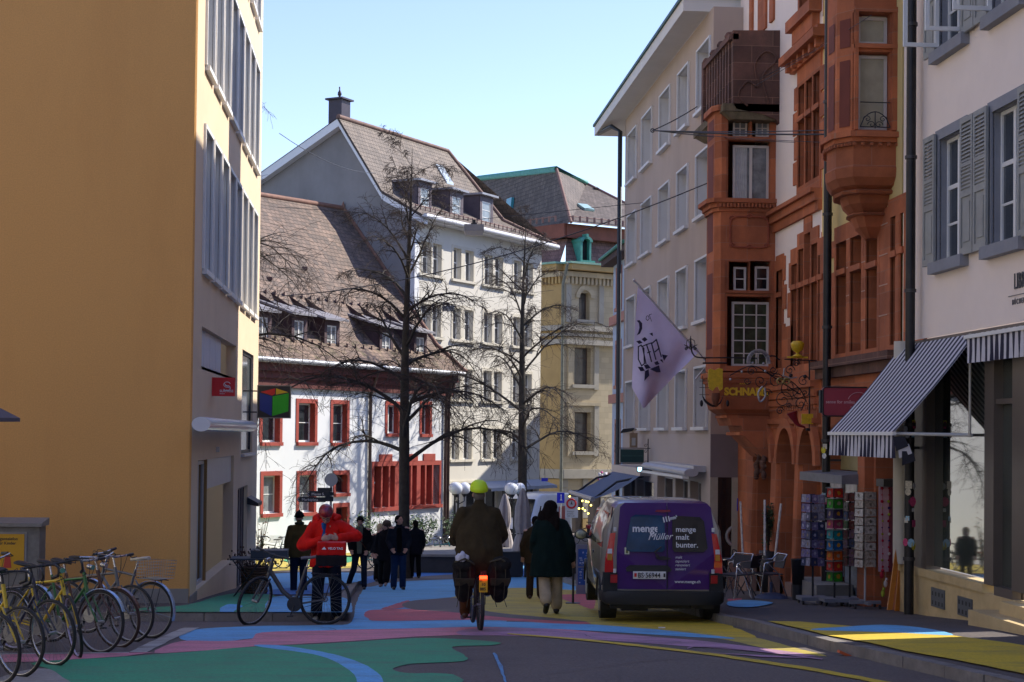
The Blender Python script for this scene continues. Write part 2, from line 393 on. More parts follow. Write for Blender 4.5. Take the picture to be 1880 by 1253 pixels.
asph = mat('asphalt', (.13, .106, .094), .85, .38, 34, bump=.6, bs=90, dirt=.55, ds=.45, dcol=(.06, .05, .047))
m_pave = mat('pavement_asphalt', (.105, .086, .078), .85, .38, 34, bump=.6, bs=110, dirt=.6, ds=.8, dcol=(.045, .04, .045))
m_kerb = mat('granite_kerb', (.21, .19, .175), .8, .3, 8, bump=.4, bs=70, dirt=.6, ds=2)
def paintmat(name, c, wear=.75):
    m = mat(name, c, .75, .20, 30, bump=.45, bs=90, dirt=.3, ds=.7, dcol=(c[0]*.6+.02, c[1]*.6+.02, c[2]*.6+.02)); nt = m.node_tree; L = nt.links; b = nt.nodes['Principled BSDF']
    src = b.inputs['Base Color'].links[0].from_socket; tc = [n for n in nt.nodes if n.type == 'TEX_COORD'][0]
    mp = node(nt, 'ShaderNodeMapping'); mp.inputs['Scale'].default_value = (.5, 1.6, 1); L.new(tc.outputs['Object'], mp.inputs[0])
    n = node(nt, 'ShaderNodeTexNoise'); n.inputs['Scale'].default_value = 1.8; n.inputs['Detail'].default_value = 9; n.inputs['Roughness'].default_value = .78; L.new(mp.outputs[0], n.inputs['Vector'])
    f = mapr(nt, n.outputs[0], .46, .70, 0, min(1, wear*1.35)); mx = node(nt, 'ShaderNodeMix', data_type='RGBA'); L.new(f, mx.inputs[0]); L.new(src, mx.inputs[6]); mx.inputs[7].default_value = (.125, .10, .09, 1)
    L.new(mx.outputs[2], b.inputs['Base Color']); return m
PC = {'green': paintmat('green_paint', (.035, .31, .145), .4), 'blue': paintmat('sky_blue_paint', (.13, .43, .72), .4), 'dblue': paintmat('deep_blue_paint', (.03, .18, .50), .4),
      'pink': paintmat('pink_paint', (.66, .23, .29), .45), 'rose': paintmat('rose_paint', (.55, .11, .13), .45), 'yellow': paintmat('yellow_paint', (.55, .43, .06), .6), 'ybright': paintmat('bright_yellow_paint', (.65, .46, .02), .4),
      'white': paintmat('white_marking', (.42, .40, .36), .7), 'grey': paintmat('bare_asphalt', (.125, .10, .092), .3), 'lilac': paintmat('lilac_paint', (.45, .24, .37), .6), 'scratch': paintmat('blue_scratch', (.10, .30, .55), .95), 'lgrey': paintmat('light_grey_patch', (.33, .30, .26), .5)}
g = MB()
ys = sorted(set(KN+[200, 300, 700, 1500])); xs = [-900, -40, -12, 12, 60, 900]
for a, b in zip(ys, ys[1:]):
    for c, d in zip(xs, xs[1:]): g.quad((c, a, G0(a)-.004), (d, a, G0(a)-.004), (d, b, G0(b)-.004), (c, b, G0(b)-.004))
obj('ground', g, mat('ground', (.16, .145, .13), .9, .2, .3, bump=.4, bs=40), kind='structure')
obj('road', drape([(-14, -30), (12, -30), (12, 58), (22, 96), (-12, 96), (-20, 58)], 0), asph, kind='structure')
# pavements as slabs with a kerb stone edge
def slab(name, edge, rest, dz=.12):
    pts = edge+rest; b = drape(pts, dz, m=0)
    # kerb stones: face, top strip
    e = []
    for p, q in zip(edge, edge[1:]):
        L_ = math.hypot(q[0]-p[0], q[1]-p[1]); n = max(1, round(L_/.95))
        for i in range(n): e.append((p[0]+(q[0]-p[0])*i/n, p[1]+(q[1]-p[1])*i/n))
    e.append(edge[-1]); k = MB()
    rnd = random.Random(5)
    for p, q in zip(e, e[1:]):
        d = V((q[0]-p[0], q[1]-p[1], 0)).normalized(); nn = V((-d.y, d.x, 0)); c = V(((rest[0][0]+rest[-1][0])/2, (rest[0][1]+rest[-1][1])/2, 0))
        if (c-V((p[0], p[1], 0))).dot(nn) < 0: nn = -nn
        j = rnd.uniform(-.006, .006); g_ = .006
        A = V((p[0], p[1], 0))+d*g_; B = V((q[0], q[1], 0))-d*g_; P = []
        for zz in (-.1, dz+.003+j*.3):
            for (s_, off) in ((A, -.0+j), (B, -.0+j), (B, .16), (A, .16)):
                w_ = s_+nn*off; P.append((w_.x, w_.y, G0(w_.y)+zz))
        k.hexa(P)
    obj(name, b, m_pave, kind='structure'); obj('kerb', k, m_kerb, kind='structure')
slab('pavement', [(-7.5, 25.1), (-4.6, 24.45), (-1.6, 24.35), (-1.05, 24.5), (-.75, 24.9), (-.62, 25.6), (-.62, 34), (-.6, 47)], [(-12, 47), (-12, 26)])
slab('pavement', [(6.6, 5), (6.2, 12), (5.9, 14.6), (5.62, 16), (5.12, 18.4), (5.03, 21), (5.03, 30), (5.03, 44), (5.2, 60)], [(12, 60), (12, 5)])
def gpoly(px, dz=0, sm=0):
    P = [onG(x, y, dz) for x, y in px]; P = [(p.x, p.y) for p in P]
    return spline(P, 4) if sm else P
n_ = [0]
def rag(P, st=.22, am=.022):
    out = []
    for p, q in zip(P, P[1:]+P[:1]):
        n = max(1, min(60, int(math.hypot(q[0]-p[0], q[1]-p[1])/st)))
        for i in range(n): x, y = p[0]+(q[0]-p[0])*i/n, p[1]+(q[1]-p[1])*i/n; out.append((x+am*MN.noise(V((x*5, y*5, 1))), y+am*1.6*MN.noise(V((x*5, y*5, 9)))))
    return out
def paint(c, px, base=0, sm=1):
    n_[0] += 1; P = gpoly(px, base, sm); P = clip(P, 24.42, 400) if base and P[0][0] < 3 else P; P = [(max(a, -4.4) if base and b_ < 24.9 else a, b_) for a, b_ in P]; P = rag(P) if sm or len(P) < 14 else P; b = drape(P, base+.002+.0004*n_[0]); obj('road_paint', b, PC[c], kind='structure')
paint('blue', [(332, 1174), (352, 1157), (470, 1150), (600, 1148), (645, 1143), (655, 1105), (672, 1075), (700, 1052), (760, 1040), (840, 1036), (960, 1038), (1086, 1040), (1090, 1070), (1090, 1100), (960, 1120), (900, 1150), (640, 1158), (470, 1172), (400, 1180)])
paint('yellow', [(817, 1103), (838, 1095), (880, 1086), (940, 1080), (1000, 1081), (1085, 1086), (1180, 1092), (1330, 1100), (1345, 1140), (1350, 1160), (1400, 1174), (1460, 1190), (1518, 1206), (1420, 1194), (1330, 1175), (1200, 1158), (1087, 1147), (940, 1133), (898, 1126), (850, 1116)])
paint('ybright', [(1110, 1133), (1330, 1140), (1345, 1152), (1390, 1172), (1300, 1164), (1180, 1151)])
paint('pink', [(284, 1199), (332, 1178), (400, 1178), (460, 1174), (480, 1162), (600, 1158), (780, 1154), (940, 1150), (1060, 1158), (1130, 1165), (1250, 1174), (1340, 1184), (1440, 1198), (1300, 1189), (1100, 1175), (940, 1167), (800, 1168), (640, 1178), (460, 1188), (380, 1195)])
paint('lilac', [(850, 1157), (940, 1153), (1060, 1160), (1200, 1170), (1330, 1182), (1500, 1206), (1300, 1190), (1100, 1176), (940, 1168), (850, 1167)])
paint('blue', [(600, 1150), (780, 1146), (900, 1142), (1060, 1146), (1200, 1156), (1345, 1172), (1300, 1172), (1150, 1163), (1000, 1155), (880, 1152), (700, 1154)])
paint('dblue', [(640, 1072), (690, 1056), (770, 1048), (850, 1046), (1000, 1050), (1040, 1056), (900, 1062), (780, 1064), (700, 1072)])
paint('grey', [(670, 1074), (700, 1066), (760, 1060), (860, 1054), (870, 1062), (780, 1066), (720, 1070), (680, 1078)])
paint('rose', [(668, 1129), (676, 1122), (700, 1120), (760, 1119), (820, 1124), (900, 1131), (1000, 1137), (1080, 1144), (1060, 1147), (940, 1141), (860, 1139), (700, 1141), (676, 1136)])
paint('rose', [(700, 1119), (722, 1111), (750, 1103), (748, 1113), (730, 1118)])
paint('grey', [(738, 1112), (755, 1104), (790, 1101), (835, 1098), (850, 1108), (900, 1124), (1000, 1134), (1080, 1143), (940, 1136), (820, 1124), (760, 1120)])
paint('rose', [(1022, 1094), (1050, 1092), (1088, 1093), (1090, 1118), (1060, 1110), (1036, 1102)])
paint('green', [(65, 1217), (230, 1207), (340, 1199), (460, 1189), (600, 1183), (720, 1175), (800, 1173), (912, 1180), (900, 1186), (830, 1189), (852, 1203), (850, 1215), (760, 1220), (722, 1229), (745, 1237), (832, 1240), (812, 1262), (400, 1275), (110, 1275), (120, 1250), (90, 1230)])
paint('pink', [(-40, 1204), (150, 1202), (284, 1199), (235, 1206), (65, 1216), (-40, 1218)], sm=0)
paint('blue', [(466, 1187), (510, 1186), (590, 1198), (650, 1214), (692, 1236), (702, 1262), (660, 1266), (650, 1240), (610, 1214), (560, 1200)])
paint('lgrey', [(-60, 1275), (0, 1245), (70, 1229), (105, 1238), (130, 1275)])
paint('white', [(338, 1154), (366, 1154), (270, 1199), (236, 1199)], sm=0)
paint('white', [(-40, 1202), (236, 1199), (236, 1200.4), (-40, 1204)], sm=0)
L_ = [(932, 1165), (1050, 1174), (1173, 1187), (1374, 1213), (1500, 1232), (1660, 1262)]
paint('ybright', [(x, y-1-.0035*(x-932)) for x, y in L_]+[(x, y+1+.0035*(x-932)) for x, y in L_[::-1]], sm=0)
L_ = [(1262, 1192), (1275, 1188), (1330, 1190), (1420, 1200), (1510, 1212)]
paint('lilac', [(x, y-1) for x, y in L_]+[(x, y+1.4) for x, y in L_[::-1]], sm=0)
paint('lilac', [(1300, 1200), (1400, 1205), (1520, 1211), (1400, 1208)], sm=0)
for q in ([(905, 1202), (908, 1200), (922, 1225), (932, 1262), (929, 1262), (916, 1228)],): paint('scratch', q, sm=0)
paint('ybright', [(1409, 1142), (1470, 1143), (1560, 1151), (1700, 1162), (1900, 1190), (1900, 1243), (1760, 1214), (1661, 1197), (1518, 1168)], .125, 0)
paint('blue', [(1490, 1158), (1545, 1153), (1620, 1149), (1690, 1154), (1750, 1168), (1640, 1163)], .125)
paint('blue', [(1338, 1106), (1370, 1103), (1420, 1108), (1380, 1116), (1340, 1114)], .125)
paint('rose', [(1336, 1101), (1362, 1100), (1362, 1103), (1336, 1105)], .125, 0)
paint('green', [(150, 1141), (240, 1120), (345, 1112), (400, 1096), (460, 1088), (505, 1096), (488, 1112), (500, 1130), (545, 1139), (300, 1141)], .125)
paint('blue', [(505, 1097), (560, 1096), (625, 1098), (645, 1110), (636, 1136), (560, 1139), (505, 1131), (487, 1114)], .125)
paint('blue', [(404, 1120), (420, 1111), (446, 1114), (430, 1124), (428, 1138), (410, 1132)], .125)
paint('dblue', [(470, 1090), (520, 1080), (580, 1074), (640, 1078), (600, 1090), (520, 1093)], .125)
paint('blue', [(470, 1060), (560, 1052), (662, 1054), (655, 1070), (580, 1074), (480, 1084)], .125)
paint('yellow', [(430, 1048), (440, 1012), (560, 1008), (652, 1010), (660, 1040), (560, 1046)], .0)
paint('green', [(520, 1030), (560, 1020), (640, 1022), (640, 1034), (560, 1038)], .0)
cr = MB(); rn = random.Random(12)   # sealed cracks in the asphalt
for x0, y0, dx, dy, L_ in ((1.5, 16.2, .9, .35, 3.0), (3.6, 19.5, -.8, .5, 3.2), (-1.2, 21.0, .95, .1, 3.6), (2.2, 15.4, .2, 1, 1.4), (.2, 30, .9, .3, 3)):
    p = V((x0, y0)); d_ = V((dx, dy)).normalized(); P = []
    for i in range(int(L_/.12)): P.append(p.copy()); d_ = (d_+V((rn.gauss(0, .25), rn.gauss(0, .25)))).normalized(); p = p+d_*.12
    Q = [(q.x, q.y) for q in P]; drape(Q+[(x+.012, y+.03) for x, y in Q[::-1]], .021, cr)
obj('crack_seal', cr, mat('bitumen', (.03, .027, .026), .6, .2, 8), kind='structure')
# patches of litter and drain
lt = MB(); p = onG(1215, 1154, .003); lt.cbox((p.x, p.y, p.z+.01), (.09, .05, .012)); obj('litter', lt, mat('paper', (.7, .68, .65)), label='small scrap of white paper on the road behind the van', cat='litter')
lt = MB(); p = onG(1550, 1204, .0); lt.cbox((p.x, p.y, p.z+.02), (.14, .1, .03), M=Matrix.Rotation(.4, 3, 'Y')); obj('litter', lt, mat('orange_litter', (.5, .1, .03)), label='orange scrap lying in the gutter by the kerb', cat='litter')
# ------------------------------------------------------------ ochre building on the left
OCH = mat('ochre_render', (.70, .355, .105), .85, .10, 45, bump=.5, bs=120, dirt=.42, ds=.30, dcol=(.46, .20, .05), streak=1)
OCHF = mat('cream_render', (.72, .57, .39), .85, .05, .6, bump=.25, bs=120, dirt=.15, ds=.4)
CONC = mat('plinth_concrete', (.28, .26, .23), .85, .2, 3, bump=.3, bs=60, dirt=.5, ds=1.5)
WHT = mat('white_paint', (.74, .73, .69), .5, .05, 2); LGY = mat('light_grey_metal', (.5, .5, .52), .4, .05, 2, metal=.3)
DKM = mat('dark_metal', (.035, .036, .04), .45, .2, 4, metal=.4); BLK = mat('black_plastic', (.02, .02, .022), .5, .1, 5)
GLS = mat('window_glass', (.03, .035, .04), .04, .5, .6, spec=.8); GLD = mat('dark_glass', (.012, .013, .016), .08, .3, 1, spec=.6)
GLC = mat('curtained_glass', (.22, .23, .23), .12, .4, 2.5, spec=.7); BLIND = mat('blind', (.42, .41, .38), .6, .15, 6)
FL = Fr((-3.18, 0), (0, 1), (1, 0)); YC = 27.5; YE = FL.U(478, 400)
FN = Fr((-3.18, YC), (-1, 0), (0, -1))
t = thing('ochre_building', 'tall ochre rendered building with a blank end wall and narrow windows along the street', 'building', (-3.18, YC, G0(YC)))
Hs = []; WN = []
for zi, z1_ in ((5.22, 7.68), (8.78, 11.25), (12.34, 14.8)):
    for i in range(8): u_ = 28.65+1.507*i; WN.append((u_+.06, u_+1.26, zi, z1_))
a1, za = FL.hit(371, 597); a2, zb = FL.hit(433, 700); lo = (a1, a2, zb+.05, za-.02)
s1 = (FL.U(364), FL.U(430), G0(31)+.45, FL.hit(366, 846)[1]); w3 = (FL.U(443), FL.U(463.5), FL.hit(450, 833)[1], FL.hit(443, 640)[1]); s4 = (FL.U(438), FL.U(456), G0(38)+.12, FL.hit(440, 896)[1])
b = MB(); wall(b, FL, YC+.03, YE, -2.2, 17.5, WN+[lo, s1, w3, s4], .22)
FB = Fr((0, YE), (-1, 0), (0, 1)); b.quad((-3.18, YE, -2.2), (-12, YE, -2.2), (-12, YE, 17.5), (-3.18, YE, 17.5)); b.quad((-12, YC, 17.5), (-3.18, YC, 17.5), (-3.18, YE, 17.5), (-12, YE, 17.5))
obj('facade', b, OCHF, t)
b = MB(); b.quad((-16, YC, -1.2), (-3.21, YC, -1.2), (-3.21, YC, 17.5), (-16, YC, 17.5)); b.quad((-3.21, YC, -1.2), (-3.18, YC+.03, -1.2), (-3.18, YC+.03, 17.5), (-3.21, YC, 17.5)); obj('end_wall', b, OCH, t)
b = MB(); b.box((-16, YC-.025, -1.2), (-3.19, YC-.001, G0(YC)+.36)); FL.box(b, YC, s1[0], .001, .02, -1.2, G0(30)+.38); obj('plinth', b, CONC, t)
for (u0_, u1_, z0_, z1_) in WN:
    window(t, FL, u0_, u1_, z0_, z1_, WHT, mat('grey_window_glass', (.16, .17, .18), .15, .3, .7, spec=.6), .17, .05, 1, (), sill=(.09, .09, .03, WHT), surround=(.07, .045, WHT))
w_ = MB(); FL.box(w_, lo[0], lo[1], -.9, -.88, lo[2], lo[3]); FL.box(w_, lo[0], lo[1], -.88, 0, lo[2]-.05, lo[2]); ob_ = obj('loggia', w_, OCHF, t)
b = MB()
for i in range(4):
    k = lo[0]+.05+(lo[1]-lo[0])*.62*i/4; FL.box(b, k, k+(lo[1]-lo[0])*.15, -.12, -.08, lo[2]+.02, lo[3]-.02)
obj('privacy_screen', b, mat('white_screen', (.6, .6, .64), .6, .05), t)
window(t, FL, s1[0]+.02, s1[0]+1.9, s1[2], s1[3]-.03, LGY, GLS, .1, .06, 2, ())
b = MB(); FL.box(b, s1[0]+2.0, s1[1], -1.2, -1.1, s1[2]-.5, s1[3]); FL.box(b, s1[0]+1.93, s1[0]+2.0, -1.2, -.05, s1[2]-.5, s1[3]); obj('entrance', b, mat('entrance_ochre', (.30, .17, .06), .7), t)
b = MB(); FL.box(b, s1[0]+2.2, s1[1]-.7, -1.09, -1.04, s1[2]-.5, s1[3]-.5); dr = obj('door', b, mat('teal_door', (.02, .13, .15), .3, spec=.7), t)
b = MB(); FL.box(b, s1[0]+2.3, s1[0]+2.34, -1.04, -.98, .8, 1.3); obj('handle', b, LGY, dr)
b = MB(); FL.box(b, s1[0]+1.95, s1[1]-.1, -.5, -.05, s1[3]-.55, s1[3]); obj('awning_box', b, LGY, t)
window(t, FL, *w3, DKM, mat('mirror_glass', (.10, .12, .13), .08, .3, 2, spec=.8), .05, .08, 1, (), sill=(.08, .06, .02, LGY))
for i in range(4):
    k = s4[0]+(s4[1]-s4[0])*i/4; window(t, FL, k, k+(s4[1]-s4[0])/4-.04, s4[2], s4[3], mat('brown_metal', (.10, .08, .085), .5), mat('brown_panel', (.11, .09, .095), .4), .08, .06, 1, ())
b = MB(); FL.box(b, YC+4, YC+4.12, .0, .06, 2.0, 2.1); obj('cable_box', b, LGY, t)
# tubular awning cassette, signs
p0 = onX(369, 779, -2.95); p1 = onX(459, 781, -2.95)
t = thing('awning_cassette', 'closed white tubular awning cassette on the ochre building wall', 'awning', (-3.18, p0.y, p0.z))
b = MB(); b.tube([(-2.95, p0.y, p0.z), (-2.95, p0.y+.02, p0.z), (-2.95, p1.y, p0.z-.0)], .15, 20, flat=.8); obj('tube', b, mat('cassette_white', (.55, .56, .6), .3, .03, coat=.3), t)
for k in (.15, .5, .85): b = MB(); b.box((-3.18, p0.y+(p1.y-p0.y)*k-.04, p0.z-.08), (-3.05, p0.y+(p1.y-p0.y)*k+.04, p0.z+.1)); obj('bracket', b, LGY, t)
# red sign projecting from the wall
Ys = 30.6; A = onY(372.5, 693, Ys); B = onY(431, 728, Ys)
t = thing('projecting_sign', 'small red rectangular sign with a white S emblem on the ochre wall', 'sign', (A.x, Ys, B.z))
b = MB(); b.box((A.x, Ys, B.z), (B.x, Ys+.1, A.z)); obj('panel', b, mat('red_sign', (.62, .012, .02), .35, .03), t)
for z_ in (A.z-.05, B.z+.04): b = MB(); b.cyl((-3.2, Ys+.05, z_), (A.x+.01, Ys+.05, z_), .012, 6); obj('bracket', b, LGY, t)
sw = mat('sign_white', (.75, .72, .72), .5, 0)
M = basis((A.x, Ys-.004, B.z), (1, 0, 0), (0, 0, 1)); b = text_mb('SURPRISE', .062, M @ Matrix.Translation((.31, .075, 0)), .002, .001, sx=1.0)
join(b, text_mb('MARKT', .03, M @ Matrix.Translation((.31, .035, 0)), .002))
cx_ = .445
for cy_, r_ in ((.215, .062), (.15, .062)):
    s0 = (0.1, 1.75) if cy_ > .2 else (-.9, .75)
    b.tube([M @ V((cx_+r_*cos(a*pi), cy_+r_*sin(a*pi)*.8, 0)) for a in [s0[0]+(s0[1]-s0[0])*i/14 for i in range(15)]], .013, 6, flat=.5)
b.tube([M @ V((cx_-.05, .215+.02, 0)), M @ V((cx_, .182, 0)), M @ V((cx_+.05, .15, 0))], .013, 6, flat=.5); obj('lettering', b, sw, t)
# cube sign
Ys = 37.5; A = onY(474, 709, Ys); B = onY(532, 767, Ys); W_ = B.x-A.x; H_ = A.z-B.z
t = thing('cube_sign', 'square black sign showing a coloured cube beside the ochre building', 'sign', (A.x, Ys, B.z))
b = MB(); b.box((A.x, Ys, B.z), (B.x, Ys+.12, A.z)); obj('panel', b, mat('sign_black', (.025, .022, .02), .4), t)
for z_ in (B.z+.1, A.z-.13): b = MB(); b.box((-3.2, Ys+.04, z_), (A.x, Ys+.07, z_+.03)); obj('bracket', b, DKM, t)
def face(pts, m_, nm):
    b = MB(); P = [(A.x+W_*x, A.z-H_*y) for x, y in pts]; fr_ = Fr((0, Ys), (1, 0), (0, -1)); fr_.poly(b, P, .006, 0, .006); obj(nm, b, m_, t)
face([(.05, .22), (.44, .33), (.43, .96), (.06, .77)], mat('cube_blue', (.012, .03, .22), .4), 'emblem_face'); face([(.46, .33), (.96, .22), (.95, .80), (.45, .96)], mat('cube_green', (.03, .42, .01), .4), 'emblem_face')
face([(.07, .19), (.53, .07), (.53, .25), (.44, .3)], mat('cube_red', (.55, .02, .01), .4), 'emblem_face'); face([(.56, .07), (.95, .19), (.56, .27)], mat('cube_yellow', (.65, .42, .01), .4), 'emblem_face')
b = MB()
b.box((A.x-.02, Ys-.012, A.z), (B.x+.02, Ys+.13, A.z+.02)); b.box((A.x-.02, Ys-.012, B.z-.02), (B.x+.02, Ys+.13, B.z)); b.box((A.x-.02, Ys-.012, B.z), (A.x, Ys+.13, A.z)); b.box((B.x, Ys-.012, B.z), (B.x+.02, Ys+.13, A.z)); obj('frame', b, mat('sign_rim', (.25, .24, .2), .5), t)

# ------------------------------------------------------------ white house with red windows
RD = mat('red_window_stone', (.31, .048, .032), .7, .12, 4, bump=.2); WHH = mat('white_render', (.68, .69, .70), .85, .03, .6, bump=.15, bs=80, dirt=.12, ds=.5)
DRD = mat('dark_red_wood', (.11, .026, .022), .7, .2, 2)
T_RED = tilemat('old_red_tiles', (.20, .135, .10), (.10, .075, .062), .30, .24, moss=0, bump=1); T_MOSS = tilemat('mossy_tiles', (.23, .155, .11), (.14, .095, .075), .30, .24, moss=1, bump=1)
T_HOT = tilemat('brown_tiles', (.19, .15, .12), (.13, .105, .088), .24, .26, bump=.9); T_BANK = tilemat('bank_tiles', (.135, .105, .09), (.085, .065, .055), .3, .26, bump=.8)
o_ = onY(471, 800, 62); DR = (.537, .843); NR = (.843, -.537)
FR = Fr((o_.x, o_.y), DR, NR); gz = -2.6; UE = 14.3; ZE = 5.05
t = thing('white_house', 'white plastered house with red framed windows under a steep old tiled roof', 'house', FR.p(0, 0, gz), M=Matrix.Translation(FR.p(0, 0, gz)))
def rect(fr, l, r_, tp, bt, ps=None):
    u0_, z1_ = fr.hit(l, tp); u1_, _ = fr.hit(r_, tp); _, z0_ = fr.hit(l, bt); return (u0_, u1_, z0_, z1_)
RW = [rect(FR, *q) for q in ((482, 514, 708, 812), (548, 578, 740, 812), (611, 637, 742, 813), (711, 731, 744, 796), (774, 789, 744, 797),
                             (483, 513, 874, 944), (549, 576, 873, 942), (616, 637, 872, 906), (616, 637, 932, 975))]
big = rect(FR, 686, 806, 853, 933)
base = gz-.6
b = MB(); wall(b, FR, -9, UE, base, ZE, RW+[big], .3); b.quad(FR.p(UE, 0, base), FR.p(UE, -12, base), FR.p(UE, -12, ZE), FR.p(UE, 0, ZE)); obj('wall', b, WHH, t)
for i, q in enumerate(RW):
    u0_, u1_, z0_, z1_ = q; tall = i in (0, 1, 2, 5, 6)
    window(t, FR, *q, WHT if i < 7 else DRD, GLC if i in (5, 6) else GLS if i < 7 else GLD, .22, .07, 2 if i in (3, 4) else 1, (.5,) if tall else (), sill=(.12, .14, .12, RD), surround=(.17, .03, RD))
u0_, u1_, z0_, z1_ = big; b = MB(); n = 9; step = (u1_-u0_)/n
FR.box(b, u0_-.15, u1_+.15, -.05, .14, z0_-.16, z0_); FR.box(b, u0_-.15, u0_, -.28, .04, z0_, z1_+.12); FR.box(b, u1_, u1_+.15, -.28, .04, z0_, z1_+.12)
FR.box(b, u0_, u1_, -.28, .04, z1_-.08, z1_+.12)
for i in range(1, n): k = u0_+step*i; ww = .16 if i in (3, 6) else .06; FR.box(b, k-ww, k+ww, -.28, .035, z0_, z1_-.08)
for i in (1, 4.5, 7): k = u0_+step*(i+.5); FR.box(b, k-.5, k+.5, 0, .05, z1_+.12, z1_+.42)
bw = obj('ribbon_window', b, RD, t); b = MB(); FR.box(b, u0_, u1_, -.34, -.29, z0_, z1_); obj('pane', b, GLD, bw)
b = MB()
for i in range(n):
    k = u0_+step*(i+.5); FR.box(b, k-.03, k+.03, -.285, -.24, z0_, z1_-.1); FR.box(b, k-step*.35, k+step*.35, -.285, -.25, z0_+(z1_-z0_)*.55, z0_+(z1_-z0_)*.55+.07)
obj('frame', b, WHT, bw)
# cornice, gutter, pipes
b = MB(); FR.box(b, -9, UE+.1, 0, .18, ZE-.95, ZE-.35); FR.box(b, -9, UE+.15, 0, .42, ZE-.35, ZE-.02); FR.box(b, -9, UE+.12, 0, .28, ZE-.62, ZE-.36); obj('cornice', b, DRD, t)
b = MB(); b.tube([FR.p(-9, .62, ZE+.05), FR.p(UE+.3, .62, ZE+.05)], .11, 10); obj('gutter', b, mat('zinc', (.42, .43, .45), .4, .1, metal=.5), t)
PIPE = mat('copper_pipe_dark', (.09, .055, .045), .5, .2, metal=.3)
for k in (FR.U(676), FR.U(815), FR.U(820)):
    b = MB(); b.tube([FR.p(k, .5, ZE), FR.p(k, .1, ZE-1.1), FR.p(k, .1, base)], .07, 8); obj('downpipe', b, PIPE, t)
# roof: bell-cast eave then steep
RB, RZ = 6.13, 13.0; RL = 12.15
def rz(v):  # roof height at distance v behind the wall plane
    return ZE+.1+max(0, (v+.7))*.8 if v < .9 else ZE+.1+1.28+(v-.9)*(RZ-ZE-1.38)/(RB-.9)
b = MB(); Ur = UE+.35
roofquad(b, FR.p(-9, .7, rz(-.7)), FR.p(Ur, .7, rz(-.7)), FR.p(Ur, -.9, rz(.9)), FR.p(-9, -.9, rz(.9)), 1, .1)
roofquad(b, FR.p(-9, -.9, rz(.9)), FR.p(Ur, -.9, rz(.9)), FR.p(Ur, -RB, RZ), FR.p(-9, -RB, RL), 0, .1)
roofquad(b, FR.p(Ur, -2*RB-.5, ZE), FR.p(-9, -2*RB-.5, ZE), FR.p(-9, -RB, RL), FR.p(Ur, -RB, RZ), 0)
b.add([FR.p(UE, -.1, ZE), FR.p(UE, -.9, rz(.9)-.1), FR.p(UE, -RB, RZ-.15), FR.p(UE, -2*RB, ZE)], [(0, 1, 2, 3)], 2)
obj('roof', b, [T_RED, T_MOSS, WHH], t)
b = MB(); b.tube([FR.p(-9, -RB, RL+.03), FR.p(Ur, -RB, RZ+.03)], .12, 8); b.tube([FR.p(Ur, -RB, RZ), FR.p(Ur, -RB+.03, RZ+.35)], [.13, .01], 8)
b.tube([FR.p(Ur, -RB, RZ+.05), FR.p(Ur, -.9, rz(.9)+.05), FR.p(Ur, .7, rz(-.7)+.05)], .1, 6); obj('ridge_tiles', b, mat('ridge_tile', (.20, .10, .07), .8, .3, 3), t)
b = MB()
for vv, st in ((.25, .62), (2.1, .62)):
    k = -8.5
    while k < UE: b.cbox(FR.p(k, -vv, rz(vv)+.07), (.06, .16, .16)); k += st
rr = random.Random(3)
for k, vv in ((-1, 4.6), (1.6, 4.6), (3.6, 4.5), (5.5, 4.4), (.2, 2.7), (4.2, 2.6), (7.5, 3.2)): b.cbox(FR.p(k, -vv, rz(vv)+.06), (.22, .2, .12))
obj('snow_guards', b, mat('snow_guard', (.10, .05, .045), .7), t, kind='stuff')
ZN = mat('zinc_roofing', (.30, .29, .31), .45, .15, 2, metal=.4); DKW = mat('dormer_cheek', (.075, .045, .05), .8, .25, 5, bump=.3)
for l, r_, tp, bt in ((473, 492, 592, 645), (540, 558, 598, 648), (600, 618, 607, 652), (701, 717, 620, 658), (764, 779, 628, 662)):
    vf = -.35; u0_, z1_ = FR.hit(l, tp, vf); u1_, _ = FR.hit(r_, tp, vf); _, z0_ = FR.hit(l, bt, vf); z1_ += .22; ue = u0_-.18; uw = u1_+.2
    b = MB(); vb = -2.6
    zt = z1_+.2
    # cheeks + front surround
    for k in (ue, uw): b.add([FR.p(k, vf, rz(-vf)-.1), FR.p(k, vf, zt), FR.p(k, vb, zt+.75), FR.p(k, vb, rz(-vb)-.3)], [(0, 1, 2, 3)])
    FR.box(b, ue, u0_, vf-.08, vf+.02, z0_-.12, zt); FR.box(b, u1_, uw, vf-.08, vf+.02, z0_-.12, zt); FR.box(b, u0_, u1_, vf-.08, vf+.02, z1_, zt); FR.box(b, ue, uw, vf-.08, vf+.02, rz(.3)-.2, z0_-.1)
    d_ = obj('dormer', b, DKW, t); b = MB()
    P = [FR.p(ue-.4, vf+.35, zt-.02), FR.p(uw+.2, vf+.35, zt-.02), FR.p(uw+.2, vb, zt+.8), FR.p(ue-.4, vb, zt+.8)]
    b.hexa(P+[p+V((0, 0, .08)) for p in P]); obj('dormer_roof', b, ZN, d_)
    w_ = window(d_, FR, u0_, u1_, z0_, z1_, WHT, GLC, .0-vf+.02, .06, 2, (.5,), name='dormer_window')
